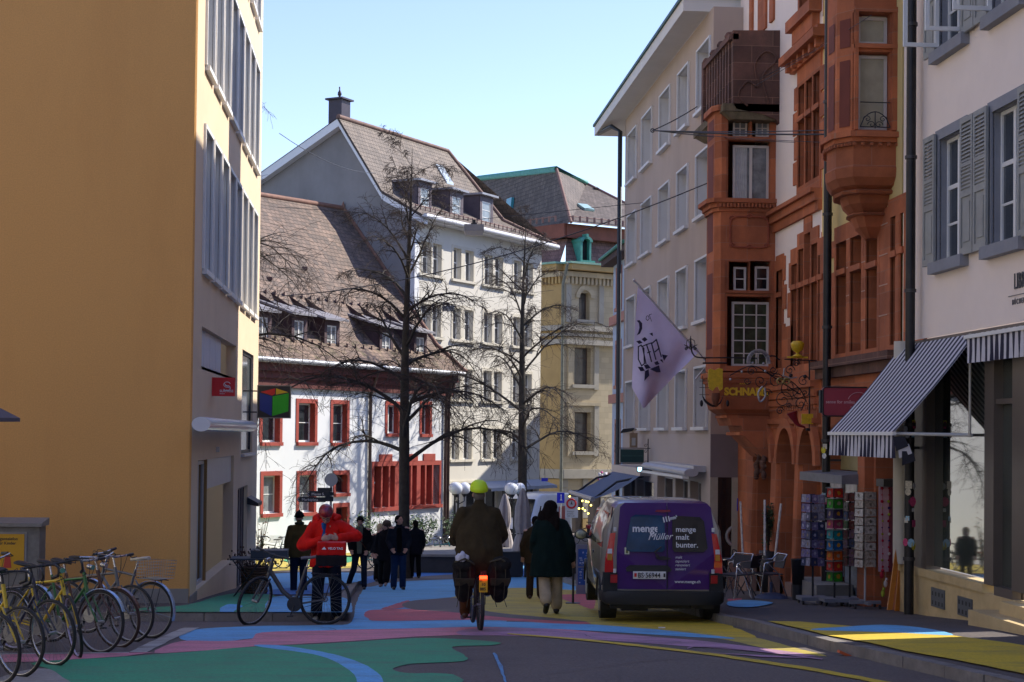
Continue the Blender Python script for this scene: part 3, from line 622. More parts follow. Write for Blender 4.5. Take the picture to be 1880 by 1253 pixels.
# ------------------------------------------------------------ hotel-like white building with grey gable
CRM = mat('pale_render', (.60, .57, .50), .85, .05, .5, bump=.15, bs=80, dirt=.15, ds=.4); GBL = mat('grey_gable_render', (.25, .235, .235), .9, .12, .5, bump=.3, bs=60, dirt=.4, ds=.3, streak=1)
SUR = mat('stone_surround', (.55, .51, .42), .8, .08, 3)
oH_ = FR.p(14.72, -2.1, 0); oH = oH_; FH = Fr((oH.x, oH.y), DR, NR); FG = Fr((oH.x, oH.y), (-NR[0], -NR[1]), (-DR[0], -DR[1]))
ZH = 12.3; UH = FH.U(993, 600); base = -3.6
t = thing('corner_house', 'tall white house with a grey gable and rows of double windows', 'building', M=Matrix.Translation(FH.p(0, 0, -3)))
HW = []
for l, r_ in ((770, 789), (791, 808), (830, 844), (851, 867), (886.5, 902), (906, 921), (941, 955), (961, 976)):
    a_, c_ = FH.U(l, 650), FH.U(r_, 650)
    for zi in (9.85, 6.95, 4.05, 1.15): HW.append((a_, c_, zi, zi+1.5))
sh = [(FH.U(830, 900), FH.U(850, 900), -2.7, -.1), (FH.U(856, 900), FH.U(915, 900), -2.2, -.3), (FH.U(922, 900), FH.U(985, 900), -2.2, -.3)]
b = MB(); wall(b, FH, 0, UH, base, ZH, HW+sh, .3)
b.quad(FH.p(UH, 0, base), FH.p(UH, -14, base), FH.p(UH, -14, ZH), FH.p(UH, 0, ZH)); obj('wall', b, CRM, t)
b = MB(); FH.box(b, -.12, .28, -.3, .03, base, ZH-.4); obj('quoin', b, WHH, t)
GL_ = mat('hotel_glass', (.13, .125, .12), .1, .5, 1.2, spec=.7)
for q in HW: window(t, FH, *q, WHT, GL_, .2, .06, 2, (-.55,), bw=.03, mull=.05)
for i in range(0, len(HW), 8):
    for j in range(4):
        a_, c_, z0_, z1_ = HW[i+j][0], HW[i+4+j][1], HW[i+j][2], HW[i+j][3]
        b = MB(); FH.box(b, a_-.14, a_, -.01, .03, z0_, z1_+.14); FH.box(b, c_, c_+.14, -.01, .03, z0_, z1_+.14); FH.box(b, a_, c_, -.01, .03, z1_, z1_+.14); FH.box(b, HW[i+j][1], HW[i+4+j][0], -.01, .035, z0_, z1_)
        FH.box(b, a_-.22, c_+.22, -.01, .14, z0_-.12, z0_); obj('window_surround', b, SUR, t)
for q in sh: window(t, FH, *q, WHT, GLD, .15, .08, 3, ())
b = MB(); FH.box(b, 0, UH, 0, .06, -.02, .12); obj('string_course', b, SUR, t)
# gable
B1, ZR = 4.1, 17.3; B2 = 12.5; Z2 = 17.3-(B2-B1)*.515
def gz_(v): return ZH+.15+max(0, v+.6)*.55 if v < 1.6 else ZH+.15+1.21+(v-1.6)*(ZR-ZH-1.36)/(B1-1.6)
b = MB(); pts = [(0, base), (0, ZH), (1.6, gz_(1.6)-.15), (B1, ZR-.15), (B2, Z2-.15), (B2, base)]
FG.poly(b, pts, 0); obj('gable', b, GBL, t)
b = MB(); path = [(-.6, gz_(-.6)), (1.6, gz_(1.6)), (B1, ZR), (B2+.4, Z2-.2)]
for (a_, za_), (c_, zc_) in zip(path, path[1:]):
    P = []
    for v0_ in (-.05, .42):
        P += [FG.p(a_, v0_, za_-.42), FG.p(c_, v0_, zc_-.42), FG.p(c_, v0_, zc_-.03), FG.p(a_, v0_, za_-.03)]
    b.hexa(P)
obj('bargeboard', b, mat('bargeboard_white', (.72, .72, .74), .6, .04), t)
b = MB(); ur = FH.U(812, 265)
ur = 9.8; Ue = UH+.5
roofquad(b, FH.p(-.45, .6, gz_(-.6)), FH.p(Ue, .6, gz_(-.6)), FH.p(Ue-1.9, -1.6, gz_(1.6)), FH.p(-.45, -1.6, gz_(1.6)), 0, .12)
A_, C_ = FH.p(-.45, -1.6, gz_(1.6)), FH.p(Ue-1.9, -1.6, gz_(1.6)); roofquad(b, A_, C_, FH.p(ur, -B1, ZR), FH.p(-.45, -B1, ZR), 0, .1)
roofquad(b, FH.p(Ue, .6, gz_(-.6)), FH.p(Ue, -9, gz_(-.6)), FH.p(ur, -B1-.5, ZR), FH.p(ur, -B1, ZR), 0)
roofquad(b, FH.p(Ue, .6, gz_(-.6)), FH.p(Ue, -3, gz_(-.6)), FH.p(Ue-1.9, -1.7, gz_(1.6)), FH.p(Ue-1.9, -1.6, gz_(1.6)), 0)
roofquad(b, FH.p(ur, -B2, Z2), FH.p(-.45, -B2, Z2), FH.p(-.45, -B1, ZR), FH.p(ur, -B1, ZR), 0)
obj('roof', b, T_HOT, t)
b = MB(); b.tube([FH.p(-.45, -B1, ZR+.03), FH.p(ur, -B1, ZR+.03), FH.p(Ue-1.9, -1.6, gz_(1.6)+.05), FH.p(Ue, .6, gz_(-.6)+.05)], .12, 8); obj('ridge_tiles', b, mat('hotel_ridge', (.17, .10, .08), .8, .3, 3), t)
b = MB(); b.tube([FH.p(-.4, .72, ZH+.08), FH.p(Ue, .72, ZH+.08)], .12, 10); FH.box(b, -.4, Ue, 0, .6, ZH-.06, ZH+.0); obj('gutter', b, mat('gutter_pale', (.6, .6, .62), .5, .1), t)
b = MB(); k = 0
while k < UH: b.cbox(FH.p(k, -.05, gz_(.0)+.13), (.05, .12, .2)); k += .45
b.tube([FH.p(0, -.05, gz_(0)+.2), FH.p(UH, -.05, gz_(0)+.2)], .025, 5); obj('snow_guard_rail', b, mat('rail_brown', (.22, .12, .10), .7), t)
for l, r_, tp, bt in ((772, 788, 344, 390), (830, 846, 360, 402), (885, 901, 369, 411)):
    vf = -.75; u0_, z1_ = FH.hit(l, tp, vf); u1_, _ = FH.hit(r_, tp, vf); z0_ = FH.hit(l, bt, vf)[1]; zt = z1_+.28
    b = MB()
    for k in (u0_-.22, u1_+.22): b.add([FH.p(k, vf, gz_(-vf)-.1), FH.p(k, vf, zt), FH.p(k, -3.2, zt+.15), FH.p(k, -3.2, gz_(3.2)-.5), FH.p(k, -1.6, gz_(1.6)-.2)], [(0, 1, 2, 3, 4)])
    for (a_, c_, d1, d2) in ((u0_-.22, u0_, z0_-.2, zt), (u1_, u1_+.22, z0_-.2, zt), (u0_, u1_, z1_, zt), (u0_, u1_, z0_-.35, z0_)): FH.box(b, a_, c_, vf-.05, vf+.02, d1, d2)
    d_ = obj('dormer', b, mat('dormer_slate', (.09, .07, .085), .7, .2, 4), t)
    b = MB(); FH.box(b, u0_-.4, u1_+.4, -3.3, vf+.25, zt, zt+.1); obj('dormer_roof', b, ZN, d_)
    window(d_, FH, u0_, u1_, z0_, z1_, WHT, mat('sky_glass', (.2, .22, .23), .08, .4, 2, spec=.8), -vf+.01, .07, 1, (.3, .62), name='dormer_window')
p = FH.hit(803, 297, -3.0); b = MB()
for vv, m_ in ((3.0, 0),):
    a0_ = FH.p(7.2, -2.6, gz_(2.6)+.12); a1_ = FH.p(7.9, -2.6, gz_(2.6)+.12); a2_ = FH.p(7.9, -3.25, gz_(3.25)+.12); a3_ = FH.p(7.2, -3.25, gz_(3.25)+.12)
    b.hexa([q-V((0, 0, .1)) for q in (a0_, a1_, a2_, a3_)]+[a0_, a1_, a2_, a3_])
obj('skylight', b, mat('skylight_glass', (.45, .5, .52), .1, .1, spec=.9), t)
c = FG.p(B1+.5, -.9, 0); b = MB(); b.cbox(FG.p(B1+.75, -.75, ZR+.1), (.75, .75, 2.0), M=Matrix.Rotation(atan2(DR[1], DR[0]), 3, 'Z')); b.cbox(FG.p(B1+.75, -.75, ZR+1.1), (1.0, 1.0, .08), M=Matrix.Rotation(atan2(DR[1], DR[0]), 3, 'Z'))
b.lathe([(0, .62), (.04, .6), (.03, .45), (.09, .33), (.10, .22), (.05, .15), (.08, 0)], FG.p(B1+.75, -.75, ZR+1.13), 10); obj('chimney', b, mat('chimney_metal', (.045, .035, .05), .5, .2, metal=.4), t)
# white shop awning of this house
aw = thing('shop_awning', 'pale flat awning stretched over the ground floor of the tall white house', 'awning', M=Matrix.Translation(FH.p(7, 0, -.1)))
u0_, u1_ = FH.U(866, 890), FH.U(988, 890)
b = MB(); P = [FH.p(u0_, 0, .05), FH.p(u1_, 0, .05), FH.p(u1_, 1.1, -.25), FH.p(u0_, 1.1, -.25)]; b.hexa([q-V((0, 0, .03)) for q in P]+P); obj('cloth', b, mat('awning_pale', (.34, .38, .46), .8, .05), aw)
b = MB(); FH.box(b, u0_, u1_, 1.1, 1.13, -.4, -.24); obj('valance', b, mat('awning_pale', (.5, .5, .5)), aw)

# ------------------------------------------------------------ yellow stone bank
BST = mat('yellow_sandstone', (.47, .395, .27), .85, .08, 1, bump=.3, bs=40, dirt=.3, ds=.5); BSD = mat('ochre_shaded_sandstone', (.42, .29, .12), .85, .1, 1, bump=.3, bs=40, dirt=.3, ds=.6)  # ochre copy of the stone holds the shaded chamfer's tone in its colour
BGR = mat('weathered_stone', (.40, .37, .31), .85, .15, 2, bump=.3, bs=40, dirt=.5, ds=1); COP = mat('copper_green', (.05, .26, .21), .6, .25, 3); ORN = mat('orange_wood', (.17, .05, .03), .7, .2, 2)
oB = onY(1033, 700, 98); FB = Fr((oB.x, oB.y), (.866, .5), (.5, -.866)); FC = Fr((oB.x, oB.y), (-.62, .78), (-.78, -.62))
def zB(px, py): return FB.hit(px, py)[1]
base = -4.6; ZC = zB(1050, 487)
t = thing('stone_office_building', 'yellow sandstone building with a dark mansard roof and green copper trim', 'building', M=Matrix.Translation(FB.p(0, 0, -3.7)))
BW = [rect(FB, 1063, 1083, 532, 587), rect(FB, 1055, 1085, 638, 706), rect(FB, 1055, 1085, 757, 829)]
GW = [rect(FB, 1040, 1068, 895, 950)]
b = MB(); wall(b, FB, 0, 9, base, ZC, BW, .5); obj('wall', b, BST, t)
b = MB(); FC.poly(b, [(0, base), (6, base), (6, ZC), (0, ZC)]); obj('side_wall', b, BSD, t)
for q in BW: window(t, FB, *q, mat('brown_frame', (.09, .055, .04), .6), mat('brown_glass', (.10, .095, .09), .12, .4, .8, spec=.6), .4, .07, 1, (.72,), sill=(.2, .22, .25, BGR))
b = MB()
for (py, h_, pr, mm) in ((487, .35, .9, 1), (500, .3, .45, 0), (598, .3, .35, 2), (612, .18, .2, 2), (624, .3, .45, 2), (862, .55, .3, 2)):
    z_ = zB(1050, py); FB.box(b, -.05, 9, 0, pr, z_-h_, z_, mm); FC.box(b, -.0, 6, 0, pr*.7, z_-h_, z_, mm)
z_ = zB(1050, 508)
for k in range(30): FB.box(b, .1+k*.3, .25+k*.3, 0, .3, z_-.45, z_, 0)
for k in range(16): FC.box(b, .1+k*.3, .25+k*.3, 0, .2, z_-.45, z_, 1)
for q in BW[1:]:
    for a_ in (q[0]-.55, q[1]+.2): FB.box(b, a_, a_+.35, 0, .12, q[2]-.3, q[3]+.4, 2 if a_ > q[0] else 0)
    FB.box(b, q[0]-.6, q[1]+.6, 0, .16, q[3]+.4, q[3]+.6, 0)
q = BW[0]
for i in range(9):
    a0_, a1_ = pi*i/9, pi*(i+1)/9; c_ = (q[0]+q[1])/2; r1, r2 = (q[1]-q[0])/2+.02, (q[1]-q[0])/2+.3
    P = [FB.p(c_+r_*cos(a_), v_, q[3]-.5+r_*sin(a_)*1.1) for v_ in (0, .14) for (r_, a_) in ((r1, a0_), (r2, a0_), (r2, a1_), (r1, a1_))]; b.hexa(P, 0)
FB.box(b, q[0]-.1, q[1]+.1, -.35, -.02, q[3]-.18, q[3]+.02, 0)
for k in (q[0]-1.0, q[1]+.65): FB.box(b, k, k+.35, 0, .12, q[2]-.2, ZC-.9, 2)
for k in range(7):   # rusticated ground floor
    z_ = base+.1+k*.62; zt = min(z_+.57, zB(1050, 880))
    for (a_, c_) in ((-.02, FB.U(1042)), (FB.U(1070), FB.U(1079)), (FB.U(1103), 9)): FB.box(b, a_, c_, 0, .1, z_, zt, 1 if k < 3 else 2)
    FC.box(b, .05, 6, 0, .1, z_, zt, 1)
obj('cornice', b, [BST, BSD, BGR], t)
b = MB()
FB.box(b, FB.U(1042), FB.U(1070), -.3, .01, base, zB(1050, 900)); c_ = FB.U(1056)
FB.box(b, FB.U(1079), FB.U(1103), -.3, .011, base, zB(1050, 900)); obj('entrance', b, mat('dark_entrance', (.05, .035, .03), .5), t)
b = MB(); b.tube([FB.p(-.35, .9, ZC), FB.p(-.3, .35, ZC-1.2), FB.p(-.3, .35, base)], .09, 8); obj('downpipe', b, mat('verdigris_pipe', (.16, .17, .14), .6, .3), t)
b = MB(); FB.box(b, -.2, 9.3, -.2, 1.0, ZC, ZC+.12); FC.box(b, -.1, 6, -.2, .8, ZC, ZC+.12); obj('copper_gutter', b, mat('copper_pale', (.20, .36, .27), .6, .3), t)
# mansard lower slope and upper roof
E = lambda px, py, Y: onY(px, py, Y)
zA = zB(1050, 430); zM = zB(1050, 412); MT = tilemat('mansard_tiles', (.23, .13, .11), (.16, .085, .075), .35, .28, bump=.6)
b = MB(); FBp = lambda u, v, z: FB.p(u, v, z)
roofquad(b, FBp(-.1, .3, ZC+.1), FBp(9, .3, ZC+.1), FBp(9, -.5, zA), FBp(.5, -.5, zA), 0); roofquad(b, FC.p(6, .3, ZC+.1), FC.p(0, .3, ZC+.1), FC.p(.2, -.6, zA), FC.p(6, -.6, zA), 0); obj('mansard', b, MT, t)
b = MB(); FB.box(b, .1, 9, -1, .15, zA-.25, zM); 
for (a_, v_) in ((0, 0),): b.hexa([FC.p(-.1, -.8, zA-.25), FC.p(9, -.8, zA-.25), FC.p(9, .1, zA-.25), FC.p(-.1, .1, zA-.25), FC.p(-.1, -.8, zM), FC.p(9, -.8, zM), FC.p(9, .1, zM), FC.p(-.1, .1, zM)])
obj('eave_band', b, ORN, t)
b = MB(); c0 = FBp(.0, .7, zM); c1 = FBp(9, .7, zM); r0_ = onY(1022, 311, 101.5); r1_ = onY(1076, 321, 107); c2 = FBp(9, .7, zM)
r2_ = onY(878, 328, 116); l2 = onY(935, 412, 108)
l2 = V((l2.x, l2.y, zM))
rr_ = onY(1150, 375, 103)
r1_.z = r0_.z
rr_ = V((c1.x, c1.y, zM))
roofquad(b, c0, c1, r1_, r0_, 0); roofquad(b, l2, c0, r0_, r2_, 1); b.add([c1, c1+V((2, 8, 0)), r1_], [(0, 1, 2)], 0)
obj('roof', b, [T_BANK, T_BANK], t)
b = MB(); b.tube([r2_, r0_, r1_], .2, 8); obj('copper_ridge', b, COP, t)
b = MB(); b.tube([r0_, c0], .1, 6); b.tube([r1_, c1], .12, 6); obj('hip_tiles', b, mat('hip_tile', (.2, .11, .09), .8), t)
b = MB(); k = .3
while k < 8.5: b.cbox(FB.p(k, .45, zM+.28), (.12, .12, .35)); k += .55
b.tube([FB.p(0, .45, zM+.4), FB.p(8.5, .45, zM+.4)], .03, 5); b.tube([FC.p(.3, .45, zM+.4), FC.p(7.5, .45, zM+.4)], .03, 5); k = .3
while k < 7: b.cbox(FC.p(k, .45, zM+.28), (.12, .12, .35)); k += .55
obj('snow_guard_rail', b, mat('rail_brown', (.2, .1, .1)), t)
def slantbox(nm, px, py, A, B, C, w_, h_, m_):   # a skylight lying on roof plane A,B,C near a picked direction
    n = (B-A).cross(C-A).normalized(); d = ray(px, py); q = CAM+d*((A-CAM).dot(n)/d.dot(n)); e = (B-A).normalized(); up = n.cross(e); up = up if up.z > 0 else -up; n = n if n.z > 0 else -n
    b = MB(); P = [q+e*x+up*y for x, y in ((-w_, -h_), (w_, -h_), (w_, h_), (-w_, h_))]; b.hexa([p-n*.05 for p in P]+[p+n*.14 for p in P]); return obj(nm, b, m_, t)
slantbox('skylight', 1075, 383, c0, c1, r1_, .38, .45, mat('skylight_green', (.35, .5, .46), .1)); slantbox('skylight', 937, 377, c0, l2, r2_, .5, .45, mat('skylight_blue', (.05, .25, .32), .1))
for px, py in ((1044, 331), (1057, 336), (1070, 340), (1041, 341), (1094, 348)): slantbox('vent_tile', px, py, c0, c1, r1_, .14, .12, mat('vent_dark', (.05, .03, .03), .8))
# copper dormer
u_, z_ = FB.hit(1076, 455, .6); b = MB(); FB.box(b, u_-.4, u_-.26, -.8, .6, ZC+.1, z_+.4); FB.box(b, u_+.26, u_+.4, -.8, .6, ZC+.1, z_+.4)
for i in range(8):
    a0_, a1_ = pi*i/8, pi*(i+1)/8
    b.hexa([FB.p(u_+r_*cos(a_), v_, z_+.35+r_*.75*sin(a_)) for v_ in (-.8, .68) for (r_, a_) in ((.26, a0_), (.46, a0_), (.46, a1_), (.26, a1_))])
FB.box(b, u_-.55, u_+.55, .2, .8, ZC+.12, ZC+.26); FB.box(b, u_-.08, u_+.08, .3, .75, z_+.62, z_+.82); d_ = obj('copper_dormer', b, COP, t)
b = MB(); FB.box(b, u_-.26, u_+.26, .3, .35, ZC+.26, z_+.55); obj('pane', b, GLD, d_)
# ------------------------------------------------------------ pale blue house
FX = Fr((7.95, 0), (0, 1), (-1, 0)); YB1 = FX.U(1124.5, 700)
t = thing('pale_blue_house', 'narrow pale blue house with red trims between the grey house and the stone building', 'house', (7.95, 52, G0(52)))
PB = mat('pale_blue_render', (.42, .50, .62), .8, .05); PR = mat('red_trim', (.45, .20, .15), .7, .1)
ws = [(a_, a_+1.0, z0_, z1_) for a_ in (52.2, 54.6) for z0_, z1_ in ((6.75, 8.0), (4.1, 5.5), (1.4, 2.8), (-1.6, .2))]
b = MB(); wall(b, FX, 51.2, YB1, -3, 8.5, ws, .2); b.quad((7.95, YB1, -3), (14, YB1, -3), (14, YB1, 8.5), (7.95, YB1, 8.5)); obj('wall', b, PB, t)
for q in ws: window(t, FX, *q, WHT, GLS, .12, .06, 2, (.5,), sill=(.1, .12, .1, PR), surround=(.15, .04, PR))
for z_ in (6.2, 3.5, .8): b = MB(); FX.box(b, 51.2, YB1+.05, 0, .14, z_, z_+.3); obj('string_course', b, PR, t)
b = MB(); FX.box(b, 51.2, YB1+.3, -.2, .4, 8.3, 8.52); roofquad(b, (7.5, 51.2, 8.53), (7.5, YB1+.35, 8.53), (10, YB1-1, 10), (10, 51.2, 10)); b.quad((7.5, YB1+.35, 8.53), (14, YB1+.35, 8.53), (14, YB1-1, 10), (10, YB1-1, 10)); obj('roof', b, MT, t)
b = MB(); b.tube([(7.5, YB1+.3, 8.55), (7.5, 51.2, 8.55)], .06, 8); obj('copper_edge', b, COP, t)
# ------------------------------------------------------------ grey rendered building
GRY = mat('taupe_render', (.46, .36, .29), .9, .06, .5, bump=.35, bs=90, dirt=.25, ds=.35, streak=1); GRL = mat('smooth_taupe', (.46, .375, .33), .8, .04, .5); GRD = mat('shop_taupe', (.20, .165, .165), .7, .05)
FY = Fr((7.5, 0), (0, 1), (-1, 0)); Y0 = 37.15; Y1 = FY.U(1146, 500)
t = thing('grey_building', 'plain taupe rendered building with deep white framed windows and a wide white eave', 'building', (7.5, Y0, G0(Y0)))
ws = []
for l, r_ in ((1151.5, 1167), (1177, 1195), (1209.6, 1228), (1243, 1262), (1278, 1301)):
    a_, c_ = FY.U(r_, 600), FY.U(l, 600)
    for z0_, z1_ in ((10.2, 11.7), (7.65, 9.15), (5.15, 6.6), (2.62, 4.02)): ws.append((a_, c_, z0_, z1_))
b = MB(); wall(b, FY, Y0, Y1, 2.45, 12.35, ws, .32); b.quad((7.5, Y0, 2.45), (9.5, Y0, 2.45), (9.5, Y0, 12.35), (7.5, Y0, 12.35)); b.quad((7.5, Y1, -2.5), (9.5, Y1, -2.5), (9.5, Y1, 12.35), (7.5, Y1, 12.35)); obj('wall', b, GRY, t)
zs_ = FY.hit(1300, 888)[1]
shw = [(38.2, 39.6, G0(38)+.2, zs_), (39.9, 41.6, G0(39)+.2, zs_), (42.0, 44.4, G0(42)+.2, zs_), (45, 48, G0(45)+.2, zs_-.2), (48.4, 50.6, G0(48)+.2, zs_-.2)]
b = MB(); wall(b, FY, Y0-.002, Y1, -2.5, 2.45, shw, .3); obj('base_wall', b, GRL, t)
b = MB(); wb = Fr((7.5, Y0-.002), (1, 0), (0, -1)); wb.box(b, 0, 2, 0, .03, zs_+.15, 2.45); obj('return_wall', b, GRD, t)
b = MB(); wb.box(b, .0, .18, .0, .02, -2, zs_+.15); wb.box(b, .5, .9, 0, .05, -2, zs_+.15); obj('side_pier', b, mat('shop_cream', (.42, .38, .29), .7), t)
b = MB(); wb.box(b, .18, .5, -.01, .01, -2, zs_+.15); obj('side_glass', b, GLD, t)
p = onY(1356, 928, Y0-.06); b = MB(); wb.box(b, .62, .88, .05, .07, p.z-.13, p.z+.16); obj('blue_plate', b, mat('blue_plate', (.01, .02, .5), .4), t)
for q in shw: window(t, FY, *q, LGY, GLD, .2, .06, 1, (.78,))
wh2 = mat('window_white', (.66, .65, .64), .5, .04)
for q in ws: window(t, FY, *q, wh2, mat('net_curtain_glass', (.30, .30, .30), .12, .4, 3, spec=.7), .3, .06, 2, (), sill=(.12, .08, .06, wh2), surround=(.05, .05, wh2))
b = MB(); XE = 6.88; YE1 = FY.U(1146, 245)+2.6; YE0 = 37.65
b.hexa([(XE, YE0, 12.36), (9.6, YE0, 12.36), (9.6, YE1, 12.36), (XE, YE1, 12.36), (XE, YE0, 12.66), (9.6, YE0, 12.66), (9.6, YE1, 12.66), (XE, YE1, 12.66)]); obj('eave', b, mat('eave_white', (.66, .63, .58), .7, .06, 1), t)
b = MB(); b.hexa([(XE-.05, YE0-.05, 12.66), (9.6, YE0-.05, 12.66), (9.6, YE1+.05, 12.66), (XE-.05, YE1+.05, 12.66), (XE-.05, YE0-.05, 12.74), (9.6, YE0-.05, 13.2), (9.6, YE1+.05, 13.2), (XE-.05, YE1+.05, 12.74)]); b.box((8.2, 37.7, 12.8), (9.4, 40, 22)); obj('roof', b, mat('roof_copper_dark', (.03, .09, .085), .6, .2), t)  # tall block is unseen, added to cast a shadow stripe on the ochre facade
b = MB(); b.tube([(XE+.1, YE1-.25, 12.4), (7.1, Y1+.3, 12.2), (7.34, Y1+.06, 12.0), (7.36, Y1+.05, -2.2)], .075, 10); obj('downpipe', b, mat('black_pipe', (.02, .025, .03), .4), t)
# cassette and blue-grey awnings, small sign pieces on this house
t = thing('awning_cassette', 'closed silver awning cassette above the dark shop windows of the grey building', 'awning', (7.4, 38, 1.6))
za_ = FY.hit(1304, 868)[1]; a_, c_ = 37.6, FY.U(1212, 860)
b = MB(); b.tube([(7.15, a_, za_-.02), (7.15, c_, za_+.02)], .17, 14, flat=.55); b.box((7.2, a_, za_), (7.5, c_, za_+.14)); obj('cassette', b, LGY, t)
b = MB(); b.box((6.95, a_+.05, za_-.16), (7.1, c_-.1, za_-.1)); obj('front_bar', b, WHT, t)
SILV = mat('brushed_silver', (.42, .42, .45), .35, .05, metal=.6)
t = thing('folding_awning', 'blue grey awning half rolled out over the grey building shopfront', 'awning', (7.4, 47, 1.1))
ya, yb = FY.U(1193, 880), Y1+.2; za_ = FY.hit(1193, 868)[1]; f0 = onX(1083, 916, 5.85); f1 = onX(1046, 905, 5.85); zf = f0.z
b = MB(); n = 14
for i in range(n):
    k0, k1 = i/n, (i+1)/n; e_ = lambda k: [(7.35+(5.9-7.35)*q, ya+(yb-ya)*k, za_+(zf-za_)*q-.10*sin(pi*q)) for q in (0, .25, .5, .75, 1)]
    A_, B_ = e_(k0), e_(k1)
    for j in range(4): b.add([A_[j], B_[j], B_[j+1], A_[j+1]], [(0, 1, 2, 3)], 0, True, [(k0*6, j), (k1*6, j), (k1*6, j+1), (k0*6, j+1)])
obj('cloth', b, stripemat('blue_grey_cloth', (.10, .13, .20), (.15, .19, .29), .33, .6), t)
b = MB(); b.tube([(5.88, ya-.05, zf), (5.88, yb+.05, zf)], .07, 8); obj('front_bar', b, SILV, t)
b = MB(); b.box((7.2, ya-.1, za_-.1), (7.5, yb, za_+.12)); obj('cassette', b, SILV, t)
for k in (ya+.5, yb-.6):
    b = MB(); b.tube([(7.4, k, za_-.12), (6.7, k+.45, za_-.3), (5.92, k, zf-.05)], .035, 6); obj('folding_arm', b, DKM, t)
t = thing('hanging_sign', 'dark green shop sign in a scrolled iron bracket on the grey building corner', 'sign', (7.4, 47, 2)); Ys = 45.6
A = onY(1139, 825, Ys); B = onY(1182, 850, Ys)
b = MB(); b.box((A.x, Ys, B.z), (B.x, Ys+.05, A.z)); obj('panel', b, mat('sign_green', (.008, .045, .045), .4), t)
b = MB(); b.tube([(B.x+.12, Ys+.02, B.z-.35), (B.x+.12, Ys+.02, A.z+.3)], .018, 6); b.tube([(A.x-.05, Ys+.02, A.z+.03), (7.5, Ys+.02, A.z+.03)], .014, 6); b.tube([(A.x-.05, Ys+.02, B.z-.02), (7.5, Ys+.02, B.z-.02)], .014, 6)
for (cx_, cz_) in ((B.x+.06, A.z+.1), (B.x+.06, A.z-.06), (B.x+.06, B.z+.0), (B.x+.06, B.z-.14), (A.x-.12, A.z+.08), (A.x-.12, A.z-.06)): b.tube([(cx_+.06*cos(a)*(1-a/9), Ys+.02, cz_+.06*sin(a)*(1-a/9)) for a in [i*.6 for i in range(14)]], .008, 5)
obj('bracket', b, DKM, t)
M = basis((A.x+.06, Ys-.003, B.z+.17), (1, 0, 0), (0, 0, 1)); b = text_mb('BUCHHANDLUNG', .07, M, .002); obj('lettering', b, mat('sign_green_light', (.03, .11, .10), .4), t)
t = thing('floodlight', 'small floodlight glowing pale blue below the green sign', 'lamp', (7.4, Ys, 1.4)); A = onY(1170, 857, Ys-.4); B = onY(1180, 867, Ys-.4)
b = MB(); b.box((A.x, Ys-.38, B.z), (B.x, Ys-.3, A.z)); b.box((B.x, Ys-.3, B.z), (B.x+.3, Ys-.2, B.z+.07)); obj('housing', b, DKM, t)
b = MB(); b.box((A.x+.02, Ys-.4, B.z+.02), (B.x-.03, Ys-.385, A.z-.02)); obj('lens', b, mat('lamp_glow', (.3, .8, .9), .3, 0, emis=(.45, .85, 1, 2.2)), t)
t = thing('security_camera', 'dark feathery ornament and lamp box fixed above the green sign', 'lamp', (7.4, Ys, 2)); A = onY(1163, 803, 46.8); b = MB(); b.box((A.x-.1, 46.8, A.z-.3), (A.x+.12, 46.95, A.z+.12)); b.tube([(A.x, 46.85, A.z+.12), (A.x-.02, 46.85, A.z+.2), (A.x+.1, 46.85, A.z+.22)], .02, 5)
obj('box', b, mat('lamp_brass', (.25, .17, .10), .5), t); b = MB(); b.box((A.x-.05, 46.79, A.z-.24), (A.x+.06, 46.8, A.z-.02)); obj('glass', b, BLIND, t)
b = MB(); b.hexa([(A.x-.4, 46.8, A.z+.1), (A.x-.05, 46.8, A.z+.17), (A.x-.05, 46.85, A.z+.17), (A.x-.4, 46.85, A.z+.1), (A.x-.3, 46.8, A.z+.24), (A.x+.05, 46.8, A.z+.27), (A.x+.05, 46.85, A.z+.27), (A.x-.3, 46.85, A.z+.24)]); obj('vane', b, DKM, t)
# ------------------------------------------------------------ red sandstone inn (white upper walls)
SST = mat('red_sandstone', (.43, .125, .052), .85, .16, 1.4, bush if False else .35, 45, dirt=.35, ds=.9, dcol=(.17, .055, .035)) if False else mat('red_sandstone', (.42, .125, .048), .88, .22, 1.8, bump=.45, bs=38, dirt=.55, ds=1.1, dcol=(.17, .055, .03), streak=1)
SSD = mat('dark_sandstone', (.13, .06, .042), .9, .3, 2, bump=.5, bs=30, dirt=.6, ds=1.5, dcol=(.05, .04, .03)); SSL = mat('pale_red_sandstone', (.50, .20, .11), .85, .12, 1.5, bump=.3, bs=45, dirt=.25, ds=1)
ashlar(SST); ashlar(BST, .8, .34, .10, (.25, .20, .12)); ashlar(SSD)
PLW = mat('white_plaster', (.86, .76, .69), .9, .04, .5, bump=.2, bs=100, dirt=.12, ds=.4); PLY = mat('yellow_plaster', (.66, .50, .20), .9, .05, .5, bump=.2, bs=100)
JNT = mat('mortar_joint', (.48, .30, .22), .9, .1)
FS = Fr((8.2, 0), (0, 1), (-1, 0))
t = thing('sandstone_inn', 'red sandstone house with white plaster, corner bay window, stone balcony and arcade', 'building', (8.2, 34, G0(34)))
YA, YB = 30.25, 37.45
def zS(px, py): return FS.hit(px, py)[1]
